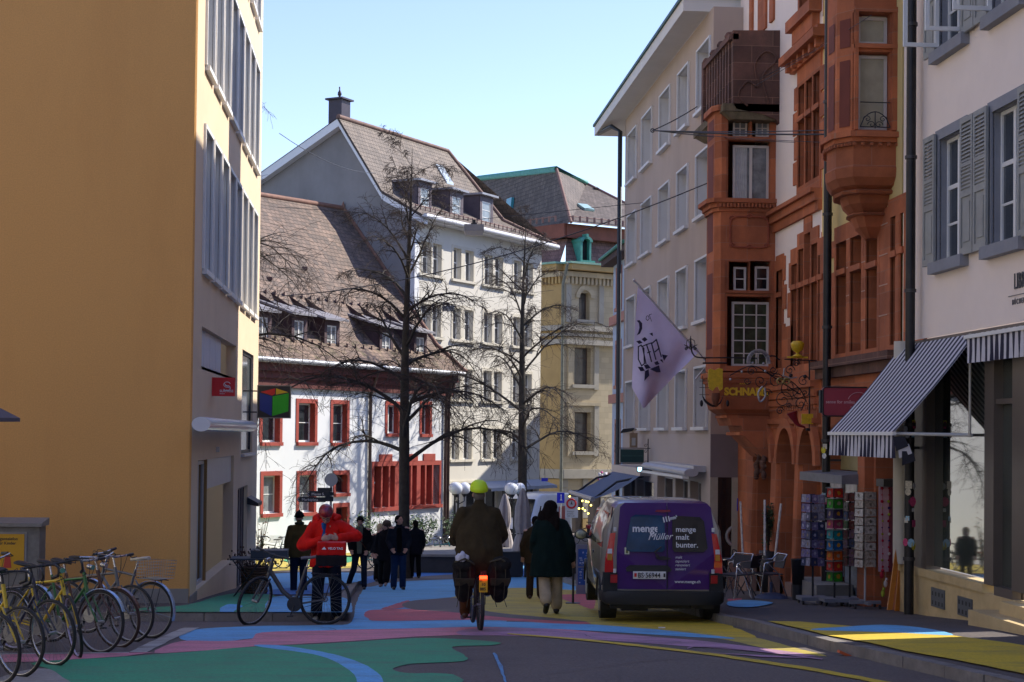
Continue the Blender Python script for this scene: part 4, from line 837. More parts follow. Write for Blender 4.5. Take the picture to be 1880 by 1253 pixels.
# upper white wall with light openings
def light(l, r_, tp, bt, tr=None):
    um = FS.U((l+r_)/2, (tp+bt)/2); a_, c_ = FS.U(r_, (tp+bt)/2), FS.U(l, (tp+bt)/2)
    return [a_, c_, FS.hit((l+r_)/2, bt)[1], FS.hit((l+r_)/2, tp)[1], FS.hit((l+r_)/2, tr)[1] if tr else None]
LG = [light(1427, 1438, 497, 672, 542), light(1454.5, 1465, 486, 672, 528), light(1466.5, 1477, 458, 670, 524), light(1478.5, 1489.5, 429, 668, 519), light(1491, 1502.5, 448, 666, 514), light(1504, 1514, 468, 664, 509)]
zb_ = min(q[2] for q in LG)
for q in LG: q[2] = zb_
UP = [light(1467, 1479, 158, 340, 218), light(1481, 1493, 146, 334, 207), light(1495, 1507, 133, 326, 197)]
zu = UP[1][2]
for q in UP: q[2] = zu; q[3] = UP[1][3]; q[4] = UP[1][4]
TP = [light(1470, 1485, -60, 30), light(1488, 1503, -60, 20)]
for q in TP: q[2] = TP[0][2]; q[3] = q[2]+1.4
allh = [tuple(q[:4]) for q in LG+UP+TP]
zA_ = zS(1480, 712)-.1
b = MB(); wall(b, FS, YA, YB, zA_, 16, allh, .34, 0, 1)
b.quad((8.2, YB, zA_), (16, YB, zA_), (16, YB, 16), (8.2, YB, 16)); b.box((8.25, YA, 16), (15, YB, 16.1)); b.box((8.25, 30.5, 16.1), (15, 37.2, 18.3)); obj('upper_wall', b, [PLW, SST], t)  # top block is out of view, added to lengthen the shadow across the street
b = MB()
def surround(b, q, gl, gr, gt, v=.03, gb=0):
    u0_, u1_, z0_, z1_ = q[:4]
    FS.box(b, u0_-gl, u0_, -.02, v, z0_-gb, z1_+gt); FS.box(b, u1_, u1_+gr, -.02, v, z0_-gb, z1_+gt); FS.box(b, u0_, u1_, -.02, v, z1_, z1_+gt)
    if gb: FS.box(b, u0_, u1_, -.02, v, z0_-gb, z0_)
    if q[4]: FS.box(b, u0_, u1_, -.12, v+.03, q[4]-.05, q[4]+.05)
for i, q in enumerate(LG): surround(b, q, .06, .06, .32, .03+.002*(i % 2), .35)
FS.box(b, LG[1][1]+.0, LG[0][0], -.02, .026, zb_-.35, zS(1446, 600)); FS.box(b, LG[0][1], YB, -.02, .025, zb_-.35, zS(1425, 480)); FS.box(b, YA, LG[5][0]-.02, -.02, .025, zb_-.35, LG[5][3]+.25)
for k, (w_, z0_) in enumerate(((.12, .2), (.2, 1.0), (.1, 1.6))): FS.box(b, LG[1][1]+.05, LG[1][1]+.1+w_, -.01, .028+.001*k, zb_+z0_, zb_+z0_+.5); FS.box(b, LG[0][0]-.1-w_, LG[0][0]-.05, -.01, .028+.001*k, zb_+z0_+.2, zb_+z0_+.7)
for i, q in enumerate(UP): surround(b, q, .07, .07, .35, .03+.002*(i % 2), .3)
ua, ub = UP[2][0]-.3, UP[0][1]+.3
for k, (w_, z0_) in enumerate(((.12, .1), (.05, .6), (.14, 1.1), (.06, 1.6))): FS.box(b, ub-.22, ub+w_-.05, -.01, .028+.001*k, zu+z0_, zu+z0_+.45); FS.box(b, ua-w_+.05, ua+.22, -.01, .028+.001*k, zu+z0_, zu+z0_+.45)
zt = UP[0][3]+.35
FS.box(b, ua-.1, ub+.1, -.02, .10, zt, zt+.18); FS.box(b, ua-.22, ub+.22, -.02, .3, zt+.18, zt+.34); FS.box(b, ua-.15, ub+.15, -.02, .2, zt+.34, zt+.42)
for k in range(6): FS.box(b, ua+k*(ub-ua)/5-.06, ua+k*(ub-ua)/5+.08, -.02, .2, zt+.02, zt+.2)
for q in TP: surround(b, q, .12, .12, .3, .03, .0)
FS.box(b, TP[1][0]-.25, TP[0][1]+.25, -.02, .25, TP[0][2]-.22, TP[0][2]); FS.box(b, TP[1][0]-.1, TP[0][1]+.1, -.02, .15, TP[0][2]-.5, TP[0][2]-.22)
zc = zS(1480, 348)
zc = zu-.3; FS.box(b, YA, YB, -.02, .14, zc-.18, zc-.02); FS.box(b, YA, YB, -.02, .07, zc-.36, zc-.18); FS.box(b, YA, YB, -.02, .22, zc-.02, zc+.06)
z1c = zb_-.35; FS.box(b, YA, YB, -.02, .2, z1c-.12, z1c); FS.box(b, YA, YB, -.02, .12, z1c-.3, z1c-.12)
for px, w_ in ((1396, .35), (1403, .2)): pass
for l, r_ in ((1379, 1384), (1395, 1409), (1416, 1423)): FS.box(b, FS.U(r_, 30), FS.U(l, 30), -.02, .05, zS(1400, 60), 15.5)
obj('stone_dressing', b, SST, t)
for q in LG+UP+TP:
    b = MB(); FS.box(b, q[0], q[1], -.36, -.30, q[2], q[3]); w_ = obj('window', b, mat('red_sash', (.22, .06, .03), .6), t)
    b = MB(); FS.box(b, q[0]+.04, q[1]-.04, -.30, -.285, q[2]+.05, q[3]-.05); obj('pane', b, GLD, w_)
# lower wall with frieze and arcade
ARC = [(33.70, 35.15), (31.75, 33.05), (30.2, 31.25)]
zspring = zS(1432, 850); ztop = zS(1430, 790)
def archpoly(x0, x1, z0, z1, arches, zsp, rise, n=10):
    pts = [(x0, z1), (x0, z0)]
    for a_, c_ in sorted(arches):
        if a_ <= x0: a_ = x0+.001
        cx_ = (a_+c_)/2; r_ = (c_-a_)/2; pts += [(a_, z0)]+[(cx_-r_*cos(pi*i/n), zsp+rise*sin(pi*i/n)) for i in range(n+1)]+[(c_, z0)]
    return pts+[(x1, z0), (x1, z1)]
zg = G0(34)-.4; b = MB(); FS.poly(b, archpoly(YA, YB, zg, zA_, ARC, zspring, .72), .06, 0, .7)
FS.box(b, YA, YB, .06, .12, zA_-.24, zA_-.12); FS.box(b, YA, YB, .06, .14, zA_-.60, zA_-.50)
for k in range(40): FS.box(b, YA+.05+k*.18, YA+.14+k*.18, .06, .10, zA_-.34, zA_-.25); FS.box(b, YA+.05+k*.18, YA+.14+k*.18, .06, .10, zA_-.70, zA_-.61)
for a_, c_ in ARC:   # archivolt mouldings
    cx_ = (a_+c_)/2; r_ = (c_-a_)/2
    for i in range(10):
        q0, q1 = pi*i/10, pi*(i+1)/10; P = [FS.p(cx_+(r_+w_)*cos(x), v_, zspring+(.72+w_)*sin(x)) for v_ in (.05, .16) for (w_, x) in ((.0, q0), (.2, q0), (.2, q1), (.0, q1))]; b.hexa(P)
for a_, c_ in ((35.2, 35.9), (33.1, 33.65), (31.3, 31.7)):
    b.hexa([FS.p(a_, .06, zg), FS.p(c_, .06, zg), FS.p(c_-.05, .22, zg), FS.p(a_+.05, .22, zg), FS.p(a_, .06, zspring+.1), FS.p(c_, .06, zspring+.1), FS.p(c_-.05, .12, zspring+.1), FS.p(a_+.05, .12, zspring+.1)])
obj('arcade', b, SST, t)
b = MB()
for a_, c_ in ((35.15, 35.95), (33.05, 33.7), (31.25, 31.75), (36.9, 37.5)): b = MB(); FS.box(b, a_, c_, .0, .28, zg, G0(34)+.55); obj('plinth', b, mat('plinth_stone', (.28, .17, .13), .9, .2, 2, bump=.3, bs=50), t)
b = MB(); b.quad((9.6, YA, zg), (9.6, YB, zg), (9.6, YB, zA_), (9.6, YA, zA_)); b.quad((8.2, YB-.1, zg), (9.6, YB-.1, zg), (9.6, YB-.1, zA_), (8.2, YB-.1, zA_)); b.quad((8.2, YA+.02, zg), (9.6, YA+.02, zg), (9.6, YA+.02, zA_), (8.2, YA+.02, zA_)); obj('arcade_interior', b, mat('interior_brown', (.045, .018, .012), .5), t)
# metal guard strips leaning on the piers
for px0, py0, px1, py1 in ((1358.5, 921, 1363, 1025), (1403, 918, 1403, 1020), (1433, 925, 1421, 1032)):
    A_, B_ = onX(px0, py0, 7.86), onX(px1, py1, 7.74); b = MB(); d_ = V((0, .06, 0)); e_ = V((.02, 0, 0)); b.hexa([B_-d_, B_+d_, B_+d_+e_, B_-d_+e_, A_-d_, A_+d_, A_+d_+e_, A_-d_+e_]); obj('guard_strip', b, mat('sticker_metal', (.42, .40, .40), .5, .4, 14, dirt=.9, ds=9, dcol=(.12, .11, .13)), t)
# carved consoles under the bay
rr = random.Random(11)
b = MB()
for py in (815, 835, 852, 858, 868): 
    for k in range(5):
        p = onX(1395+rr.uniform(-8, 8), py+rr.uniform(-8, 8), 8.02); b.sph(p, (.06, rr.uniform(.05, .1), rr.uniform(.05, .11)), 8, 6)
obj('carved_ornament', b, SSD, t)
# bay window
FO = Fr((7.03, 33.9), (1, 0), (0, -1)); FOS = Fr((7.03, 33.9), (0, 1), (-1, 0))
plan = [(8.2, 33.9), (7.03, 33.9), (6.93, 34.1), (6.93, 34.9), (7.03, 35.1), (8.2, 35.9)]
def zO(py): return FO.hit(1380, py)[1]
def bayring(z, off=0, ins=0):
    c = V((8.2, 34.7, 0)); out = []
    for x, y in plan:
        if x < 8.2: d_ = (V((x, y, 0))-c); s_ = 1+off/1.2; out.append(V((c.x+(x-c.x)*s_, c.y+(y-c.y)*s_, z)))
        else: out.append(V((x, c.y+(y-c.y)*(1+off/1.2), z)))
    return out
by = thing('bay_window', 'carved red sandstone bay window with gilded lettering on the inn', 'bay window', (7.6, 33.9, zO(760)))
bw_ = [rect(FO, 1350, 1373, 489, 533), rect(FO, 1389, 1415, 488, 533), rect(FO, 1347, 1415, 553, 672), rect(FO, 1349, 1375, 216, 250), rect(FO, 1391, 1415, 216, 250), rect(FO, 1349, 1415, 264, 370)]
hb = [(bw_[0][0]-.14, bw_[0][1]+.04, bw_[0][2]-.03, bw_[0][3]+.1), (bw_[1][0]-.14, bw_[1][1]+.0, bw_[1][2]-.03, bw_[1][3]+.1), (bw_[2][0]-.14, bw_[2][1], bw_[2][2], bw_[2][3]+.1),
      (bw_[3][0]-.14, bw_[3][1]+.02, bw_[3][2]-.03, bw_[3][3]+.06), (bw_[4][0]-.12, bw_[4][1]+.0, bw_[4][2]-.03, bw_[4][3]+.06), (bw_[5][0]-.14, bw_[5][1], bw_[5][2], bw_[5][3]+.08)]
zlo, zhi = zO(682), zO(205)
b = MB(); wall(b, FO, 0, 1.17, zlo, zhi, hb, .22)
for p, q in zip(plan[1:-1], plan[2:]): b.quad((*p, zlo), (*q, zlo), (*q, zhi), (*p, zhi))
obj('wall', b, SST, by)
dk = mat('recess_red', (.16, .035, .02), .8)
b = MB()
for z0_, z1_ in ((zO(640), zO(500)), (zO(372), zO(262)), (zO(250), zO(215)), (zO(460), zO(385))): b.box((6.925, 34.22, z0_), (6.94, 34.78, z1_))
obj('side_panel', b, dk, by)
iv = mat('ivory_frame', (.60, .54, .46), .5, .04)
window(by, FO, *bw_[0], iv, GLD, .16, .045, 1, (.5,), bw=.025); window(by, FO, *bw_[1], iv, GLD, .16, .045, 1, (.5,), bw=.025)
w_ = window(by, FO, *bw_[2], iv, mat('leaded_glass', (.05, .06, .035), .08, .6, 3, spec=.7), .17, .05, 3, (.2, .4, .6, .8), bw=.022, mull=.025)
window(by, FO, *bw_[3], iv, GLC, .16, .04, 2, (.5,), bw=.02, mull=.02); window(by, FO, *bw_[4], iv, GLC, .16, .04, 2, (.5,), bw=.02, mull=.02)
window(by, FO, *bw_[5], iv, mat('curtain_blue_glass', (.16, .17, .17), .1, .5, 4, spec=.7), .17, .05, 2, (), mull=.06, sill=(.04, .04, .02, iv), curtain=(-1, .26, BLIND))
# mouldings
def band(b, z0_, z1_, off, m=0): b.prism([(p.x, p.y) for p in bayring(0, off)], z0_, z1_, m)
b = MB(); z_ = zO(372); band(b, z_-.02, z_+.07, .18); band(b, z_-.12, z_-.02, .10); band(b, z_-.2, z_-.12, .05)
for k in range(16): FO.box(b, -.05+k*.076, -.015+k*.076, .0, .13, z_-.12, z_-.04)
z2_ = zO(690); band(b, z2_-.05, z2_+.06, .10); band(b, z2_-.16, z2_-.05, .05); band(b, zO(205), zO(195), .08)
FO.box(b, .10, 1.15, -.0, .05, zO(539), zO(534)); FO.box(b, .10, 1.15, .0, .05, zO(258), zO(252)); FO.box(b, 0, .1, 0, .035, zO(670), zO(480)); FO.box(b, 0.0, .1, 0, .035, zO(368), zO(262)); obj('moulding', b, SST, by)
b = MB()   # carved frieze: scroll frame
zc0, zc1, a_, c_ = zO(452), zO(402), .24, .98
cs = spline([(a_, zc0), ((a_+c_)/2-.1, zc0-.03), ((a_+c_)/2+.1, zc0-.03), (c_, zc0), (c_+.04, (zc0+zc1)/2), (c_, zc1), ((a_+c_)/2+.1, zc1+.04), ((a_+c_)/2-.1, zc1+.04), (a_, zc1), (a_-.04, (zc0+zc1)/2)], 4)
b.tube([FO.p(x, .015, z) for x, z in cs], .022, 6, closed=True)
for (x, z) in ((a_, zc0), (c_, zc0), (a_, zc1), (c_, zc1), ((a_+c_)/2, zc1+.04), ((a_+c_)/2, zc0-.03)):
    b.tube([FO.p(x+.07*cos(k)*(1-k/8), .02, z+.06*sin(k)*(1-k/8)) for k in [i*.55 for i in range(12)]], .016, 5)
obj('carved_frieze', b, mat('carved_red', (.30, .075, .035), .9, .2, 5), by)
b = MB(); rings = []
for z_, off in ((zO(740)+.62, .02), (zO(740)+.1, .0), (zO(752), -.06), (zO(762), -.22), (zO(770), -.5)): rings.append(bayring(z_, off))
b.ring(rings, 0, False); band(b, zO(768), zO(763), -.2); obj('bowl', b, SST, by)
b = MB()
for y0_, y1_, s0, s1 in ((768, 782, .86, .80), (782, 794, .62, .58), (794, 800, .66, .66), (800, 840, .58, .14)):
    za_, zb__ = zO(y1_), zO(y0_); x0a, x0b = 8.2-1.1*s1, 8.2-1.1*s0; b.hexa([(x0a, 33.95, za_), (8.22, 33.95, za_), (8.22, 35.3, za_), (x0a, 35.3, za_), (x0b, 33.95, zb__), (8.22, 33.95, zb__), (8.22, 35.3, zb__), (x0b, 35.3, zb__)])
obj('corbel', b, SST, by)
GOLD = mat('gilding', (.80, .50, .03), .4, .1, 8, metal=0)
M = basis(FO.p(.10, .028, zO(726)), (1, 0, 0), (0, 0, 1)); b = text_mb('SCHNABEL', .215, M, .006, .011, sx=.93, space=1.0); join(b, text_mb('ZUM', .085, basis(FO.p(.42, .028, zO(706)), (1, 0, 0), (0, 0, 1)), .005, .002)); obj('lettering', b, GOLD, by)
# balcony on the bay
bl = thing('stone_balcony', 'weathered dark sandstone balcony with balusters above the bay window', 'balcony', (7.6, 33.6, zO(215)))
FBc = Fr((7.15, 33.6), (1, 0), (0, -1)); q = lambda px, py: FBc.hit(px, py)
x1_ = 1.05; pts = [q(1346, 56), q(1346, 190), (q(1352, 200)[0], q(1352, 200)[1]), q(1375, 205), q(1400, 210), q(1425, 220), q(1440, 238), q(1440, 56)]
b = MB(); FBc.poly(b, pts, 0, 0, .22); FBc.poly(b, pts[::-1], -.22); obj('side_panel', b, SSD, bl)
b = MB()
b.tube([FBc.p(u_, .02, z_) for u_, z_ in spline([q(1372, 195), q(1355, 175), q(1372, 150), q(1392, 160), q(1385, 120), q(1405, 95), q(1425, 110), q(1400, 140), q(1410, 190)], 4, False)], .022, 6)
obj('carved_scroll', b, SSD, bl)
b = MB(); z_ = q(1346, 190)[1]; ztp = q(1346, 60)[1]
for i in range(9):
    y_ = 33.85+i*.29; b.box((7.17, y_, z_+.02), (7.27, y_+.13, ztp-.14))
obj('baluster', b, SSD, bl)
b = MB(); b.box((7.12, 33.6, ztp-.14), (7.32, 36.5, ztp-.02))
for i in range(4): b.lathe([(0, .12), (.09, .1), (.13, .03), (.13, 0)], (7.22, 33.95+i*.8, ztp-.02), 8)
b.box((7.13, 36.45, z_), (7.35, 36.65, ztp+.05)); obj('railing', b, SSD, bl)
b = MB(); b.box((7.0, 33.6, z_-.16), (8.2, 36.9, z_)); b.hexa([(7.2, 33.65, z_-.32), (8.2, 33.65, z_-.32), (8.2, 36.6, z_-.32), (7.2, 36.6, z_-.32), (7.02, 33.62, z_-.17), (8.2, 33.62, z_-.17), (8.2, 36.8, z_-.17), (7.02, 36.8, z_-.17)]); obj('slab', b, mat('mossy_stone', (.14, .105, .06), .95, .4, 6, bump=.6, bs=25, dirt=.5, ds=4, dcol=(.06, .07, .02)), bl)
# ------------------------------------------------------------ sandstone house with rounded bay, yellow plaster
t = thing('sandstone_house', 'red sandstone and yellow plaster house with a corbelled bay and shop below', 'building', (8.2, 28, G0(28)))
YS0, YS1 = 25.45, 30.2
L2 = [light(1537, 1556, 445, 648, 500), light(1563, 1584, 434, 645, 492), light(1592, 1613, 428, 640, 487), light(1637, 1649, 398, 632, 467), light(1651, 1662, 392, 630, 460)]
zb2 = L2[2][2]
for q_ in L2: q_[2] = zb2
zl = zb2-.12; b = MB(); wall(b, FS, YS0, YS1, zl, 19, [tuple(q_[:4]) for q_ in L2], .34, 0, 1); b.quad((8.2, YS0, zl), (16, YS0, zl), (16, YS0, 19), (8.2, YS0, 19)); b.box((8.25, YS0, 18.9), (15, YS1, 19)); obj('upper_wall', b, [PLY, SST], t)
b = MB()
for i, q_ in enumerate(L2): surround(b, q_, .12, .12, .3, .03+.002*(i % 2), .1)
FS.box(b, YS0, L2[3][0]-.12, -.02, .024, zl, L2[3][3]+.2); FS.box(b, L2[3][1]+.12, L2[2][0]-.12, -.02, .024, zl, L2[3][3]+.2); FS.box(b, L2[0][1]+.12, L2[0][1]+.3, -.02, .024, zl, L2[0][3]-.5)
for i in range(4): FS.box(b, L2[0][1]+.12, L2[0][1]+.42, -.02, .028, zl+.05+i*.62, zl+.35+i*.62)
obj('stone_dressing', b, SST, t)
b = MB(); FS.box(b, YS0, YS1, -.02, .22, zl-.12, zl+.02); FS.box(b, YS0, YS1, -.02, .12, zl-.3, zl-.12); obj('cornice', b, SSD, t)
b = MB()
for z_ in (zb2+.5, zb2+1.0, zb2+1.5, zb2+2.0):
    for a_, c_ in ((L2[3][1]+.13, L2[2][0]-.13), (L2[2][1]+.02, L2[1][0]-.02), (L2[1][1]+.02, L2[0][0]-.02)): FS.box(b, a_, c_, 0, .036, z_, z_+.018)
obj('mortar_joint', b, JNT, t)
for q_ in L2:
    b = MB(); FS.box(b, q_[0], q_[1], -.36, -.30, q_[2], q_[3]); w_ = obj('window', b, mat('red_sash', (.22, .06, .03)), t); b = MB(); FS.box(b, q_[0]+.05, q_[1]-.05, -.30, -.285, q_[2]+.05, q_[3]-.05); obj('pane', b, GLD, w_)
# ground floor
zt1 = zl-.3; zar = zS(1655, 830); SHOP = (27.3, 29.9)
b = MB(); pts = archpoly(YS0, YS1, zg, zt1, [(25.75, 26.75)], zar, .6); 
wall(b, FS, 26.9, YS1, zg, zt1, [(SHOP[0], SHOP[1], zg-.0, zS(1600, 810))], .5); FS.poly(b, archpoly(YS0, 26.9, zg, zt1, [(25.8, 26.75)], zar, .55), .0, 0, .5)
FS.box(b, YS0, YS1, 0, .06, zt1-.9, zt1-.85); FS.box(b, 26.85, 27.25, 0, .16, zg, zt1-.9)
obj('ground_wall', b, SST, t)
b = MB(); b.quad((8.75, YS0, zg), (8.75, YS1, zg), (8.75, YS1, zt1), (8.75, YS0, zt1)); obj('shop_interior', b, mat('shop_inside', (.07, .05, .045), .6), t)
zlt = zS(1600, 880)
b = MB(); FS.box(b, SHOP[0], SHOP[1], -.35, -.3, zlt+.1, zS(1600, 812)); obj('transom_panel', b, mat('transom_ochre', (.33, .28, .13), .5), t)
b = MB(); b.hexa([(7.75, SHOP[0]-.1, zlt-.1), (8.3, SHOP[0]-.1, zlt-.1), (8.3, SHOP[1]+.1, zlt-.1), (7.75, SHOP[1]+.1, zlt-.1), (7.75, SHOP[0]-.1, zlt+.05), (8.3, SHOP[0]-.1, zlt+.1), (8.3, SHOP[1]+.1, zlt+.1), (7.75, SHOP[1]+.1, zlt+.05)]); obj('shop_canopy', b, mat('canopy_dull', (.17, .17, .18), .6, .2, 5), t)
b = MB(); b.box((8.3, 27.9, G0(28)+.15), (8.34, 28.9, zlt-.12)); d_ = obj('door', b, mat('shop_door_glass', (.25, .27, .28), .1, .4, 2, spec=.8), t)
for a_, c_ in ((27.4, 27.85), (29.0, 29.85)): b = MB(); b.box((8.26, a_, G0(28)+.5), (8.32, c_, zlt-.12)); obj('display_window', b, mat('display_pale', (.45, .44, .46), .2, .5, 3, spec=.6), t)
b = MB(); b.box((7.95, 27.2, zS(1640, 1050)+.5), (8.2, 29.9, zS(1640, 1050)+.62)); obj('window_ledge', b, SILV, t)
b = MB(); b.box((7.6, 28.2, G0(28)), (8.25, 29.9, G0(28)+.42)); obj('step', b, CONC, t)
# bay
pl2 = [(8.2, 25.75), (7.50, 25.75), (7.30, 26.05), (7.28, 26.55), (7.46, 27.2), (7.8, 27.6), (8.2, 27.7)]
FP = Fr((7.50, 25.75), (1, 0), (0, -1))
def zP(py): return FP.hit(1610, py)[1]
def r2(z, s): c = V((8.2, 26.9, 0)); return [V((c.x+(x-c.x)*s, c.y+(y-c.y)*s, z)) for x, y in pl2]
by = thing('bay_window', 'rounded corbelled sandstone bay window with an iron grille beside the drainpipes', 'bay window', (7.8, 25.75, zP(345)))
w2 = [rect(FP, 1579, 1634, 98, 236), rect(FP, 1579, 1634, 27, 78)]
b = MB(); wall(b, FP, 0, .7, zP(245), zP(-40), [(w2[0][0]-.12, w2[0][1]+.01, w2[0][2]-.02, w2[0][3]+.03), (w2[1][0]-.12, w2[1][1]+.01, w2[1][2]-.02, w2[1][3]+.03)], .22)
for p, q_ in zip(pl2[1:-1], pl2[2:]): b.quad((*p, zP(245)), (*q_, zP(245)), (*q_, zP(-40)), (*p, zP(-40)))
for a_, c_ in ((0, .06), (.62, .7)): FP.box(b, a_, c_, 0, .06, zP(240), zP(20))
FP.box(b, 0.0, .7, 0, .07, zP(90), zP(82)); FP.box(b, 0, .7, 0, .07, zP(24), zP(14)); obj('wall', b, SST, by)
b = MB()
for p, q_ in ((pl2[1], pl2[2]), (pl2[2], pl2[3])):
    for z0_, z1_ in ((zP(232), zP(110)), (zP(86), zP(34))):
        a_ = V((*p, 0)).lerp(V((*q_, 0)), .2); c_ = V((*p, 0)).lerp(V((*q_, 0)), .8); o_2 = V((-.01, -.006, 0)); b.quad(a_+o_2+V((0, 0, z0_)), c_+o_2+V((0, 0, z0_)), c_+o_2+V((0, 0, z1_)), a_+o_2+V((0, 0, z1_)))
obj('side_panel', b, dk, by)
window(by, FP, *w2[0], iv, mat('blind_glass', (.40, .36, .24), .2, .12, 3, spec=.5), .15, .05, 1, ()); window(by, FP, *w2[1], iv, mat('blind_glass', (.4, .36, .24)), .15, .05, 1, ())
b = MB(); 
for z_, s_ in ((zP(250), 1.1),): b.prism([(p.x, p.y) for p in r2(0, 1.13)], zP(254), zP(244)); b.prism([(p.x, p.y) for p in r2(0, 1.06)], zP(262), zP(254))
for k in range(26):
    tt = k/26*5; i = int(tt); p = V((*pl2[i], 0)).lerp(V((*pl2[i+1], 0)), tt-i); p = V((8.2, 26.9, 0))+(p-V((8.2, 26.9, 0)))*1.05; b.cbox((p.x, p.y, zP(266)), (.05, .05, .05))
obj('moulding', b, SST, by)
b = MB(); b.ring([r2(zP(255), 1.0), r2(zP(305), 1.0), r2(zP(308), 1.03), r2(zP(325), 1.0), r2(zP(338), .9), r2(zP(343), .78)], 0, False)
for s_, y0_, y1_, s2 in ((.80, 343, 352, .84), (.72, 352, 382, .5), (.56, 382, 388, .52), (.5, 388, 425, .2)): b.ring([r2(zP(y0_), s_), r2((zP(y0_)+zP(y1_))/2, (s_+s2)/2+.05), r2(zP(y1_), s2)], 0, False)
obj('corbel', b, SST, by)
b = MB(); iron = DKM; z0_ = w2[0][2]; x0_ = w2[0][0]; ww = w2[0][1]-x0_
for z_ in (.0, ): pass
b.tube([FP.p(x0_, .03, z0_+.42), FP.p(x0_+ww, .03, z0_+.42)], .009, 5); b.tube([FP.p(x0_, .03, z0_+.02), FP.p(x0_+ww, .03, z0_+.02)], .009, 5); b.tube([FP.p(x0_+ww*i/8, .03, z0_+.02+.25*sin(pi*i/8)**.6) for i in range(9)], .009, 5)
b.tube([FP.p(x0_+ww/2, .03, z0_), FP.p(x0_+ww/2, .03, z0_+.27)], .01, 5)
for s_ in (-1, 1):
    for cz_, cx_ in ((.15, .13), (.06, .06)): b.tube([FP.p(x0_+ww/2+s_*(cx_+.07*cos(k)*(1-k/9)), .03, z0_+cz_+.06*sin(k)*(1-k/9)) for k in [i*.6 for i in range(14)]], .007, 5)
obj('window_grille', b, iron, by)
# drain pipes: things of their own
def pipe(px, py, X, zt_, zb__, lab, r_=.075):
    p = onX(px, py, X); q_ = thing('downpipe', lab, 'drainpipe', (X, p.y, zb__)); b = MB(); b.cyl((X, p.y, zb__), (X, p.y, zt_), r_, 14); obj('pipe', b, mat('pipe_black', (.022, .02, .02), .45, .3, 6, metal=.4), q_)
    b = MB()
    for z_ in [zb__+.9+i*2.05 for i in range(7)]: b.cyl((X, p.y, z_), (X, p.y, z_+.05), r_+.018, 14)
    b.box((X, p.y-.02, zb__+2.6), (8.25, p.y+.02, zb__+2.64)); obj('collar', b, mat('pipe_collar', (.04, .035, .035), .5), q_); return q_, p.y
q_, yp = pipe(1519, 500, 7.98, 15, G0(30)+.1, 'black drainpipe between the inn and the sandstone shop, patched with stickers low down')
q2_, yp2 = pipe(1669, 1000, 8.02, 15, G0(25.5)+.1, 'black drainpipe left of the cream house, lower half covered in round stickers')
rr = random.Random(4); 
for Q, X_, yy, n in ((q2_, 8.02, yp2, 16), (q_, 7.98, yp, 12)):
    for i in range(n):
        z_ = G0(26)+1.1+rr.uniform(0, 2.3); an = rr.uniform(pi*1.15, pi*1.75); b = MB(); s_ = rr.uniform(.03, .07); c_ = V((X_+.078*cos(an), yy+.078*sin(an), z_)); tn = V((-sin(an), cos(an), 0)); nn = V((cos(an), sin(an), 0))
        k = 8 if i % 2 else 4; b.add([c_+nn*.004+tn*(s_*cos(2*pi*j/k+.78))+V((0, 0, s_*1.2*sin(2*pi*j/k+.78))) for j in range(k)], [tuple(range(k))]); b.add([c_-nn*.02+tn*(s_*cos(2*pi*j/k+.78))+V((0, 0, s_*1.2*sin(2*pi*j/k+.78))) for j in range(k)], [tuple(range(k))])
        cc = rr.choice([(.6, .6, .58), (.55, .5, .4), (.5, .05, .15), (.6, .5, .03), (.3, .5, .6), (.5, .5, .52)]); obj('sticker', b, mat('sticker_%.2f%.2f' % cc[:2], cc, .5, .4, 30), Q)
# ------------------------------------------------------------ cream house with shutters
CR2 = mat('cream_plaster', (.90, .76, .64), .9, .04, .5, bump=.25, bs=110, dirt=.14, ds=.4); GST = mat('grey_painted_stone', (.235, .24, .26), .7, .1, 3, bump=.2); SHT = mat('grey_shutter', (.30, .30, .275), .65, .15, 3)
LST = mat('limestone_plinth', (.60, .45, .22), .8, .15, 1.5, bump=.3, bs=50, dirt=.5, ds=1.2, dcol=(.30, .19, .07)); BRN = mat('bronze_frame', (.13, .105, .085), .45, .08, metal=.2)
t = thing('cream_house', 'cream plastered house with grey shutters above a bookshop front', 'building', (8.2, 22, G0(22)))
YC0, YC1 = 8.0, 25.36
def r4(l, r_, tp, bt):  # tp/bt measured at the left (far) edge
    q_ = FS.hit(l, bt); return (FS.U(r_, 400), FS.U(l, 400), q_[1], FS.hit(l, tp)[1])
wA = r4(1726, 1752, 258, 482); dz_ = 3.15
row = []
u0A, u1A = wA[0], wA[1]
pit = FS.U(1726, 350)-FS.U(1823, 350)
for k in range(5):
    for z0_, z1_ in ((wA[2], wA[3]), (wA[2]+dz_+.0, wA[3]+dz_)):
        if u1A-pit*k-1.05 > YC0: row.append((u1A-pit*k-1.02, u1A-pit*k, z0_, z1_, k))
zbm = FS.hit(1684, 624)[1]
b = MB(); wall(b, FS, YC0, YC1, zbm, 13, [q_[:4] for q_ in row], .2); b.quad((8.2, YC1, zbm), (12, YC1, zbm), (12, YC1, 13), (8.2, YC1, 13)); b.quad((8.2, YC0, -1), (16, YC0, -1), (16, YC0, 13), (8.2, YC0, 13)); obj('wall', b, CR2, t)
b = MB(); roofquad(b, (7.6, YC1, 12.95), (7.6, YC0-.3, 12.95), (13, YC0-.3, 18), (13, YC1, 18)); b.box((7.55, YC0-.3, 12.85), (8.2, YC1, 12.95)); obj('roof', b, T_HOT, t)
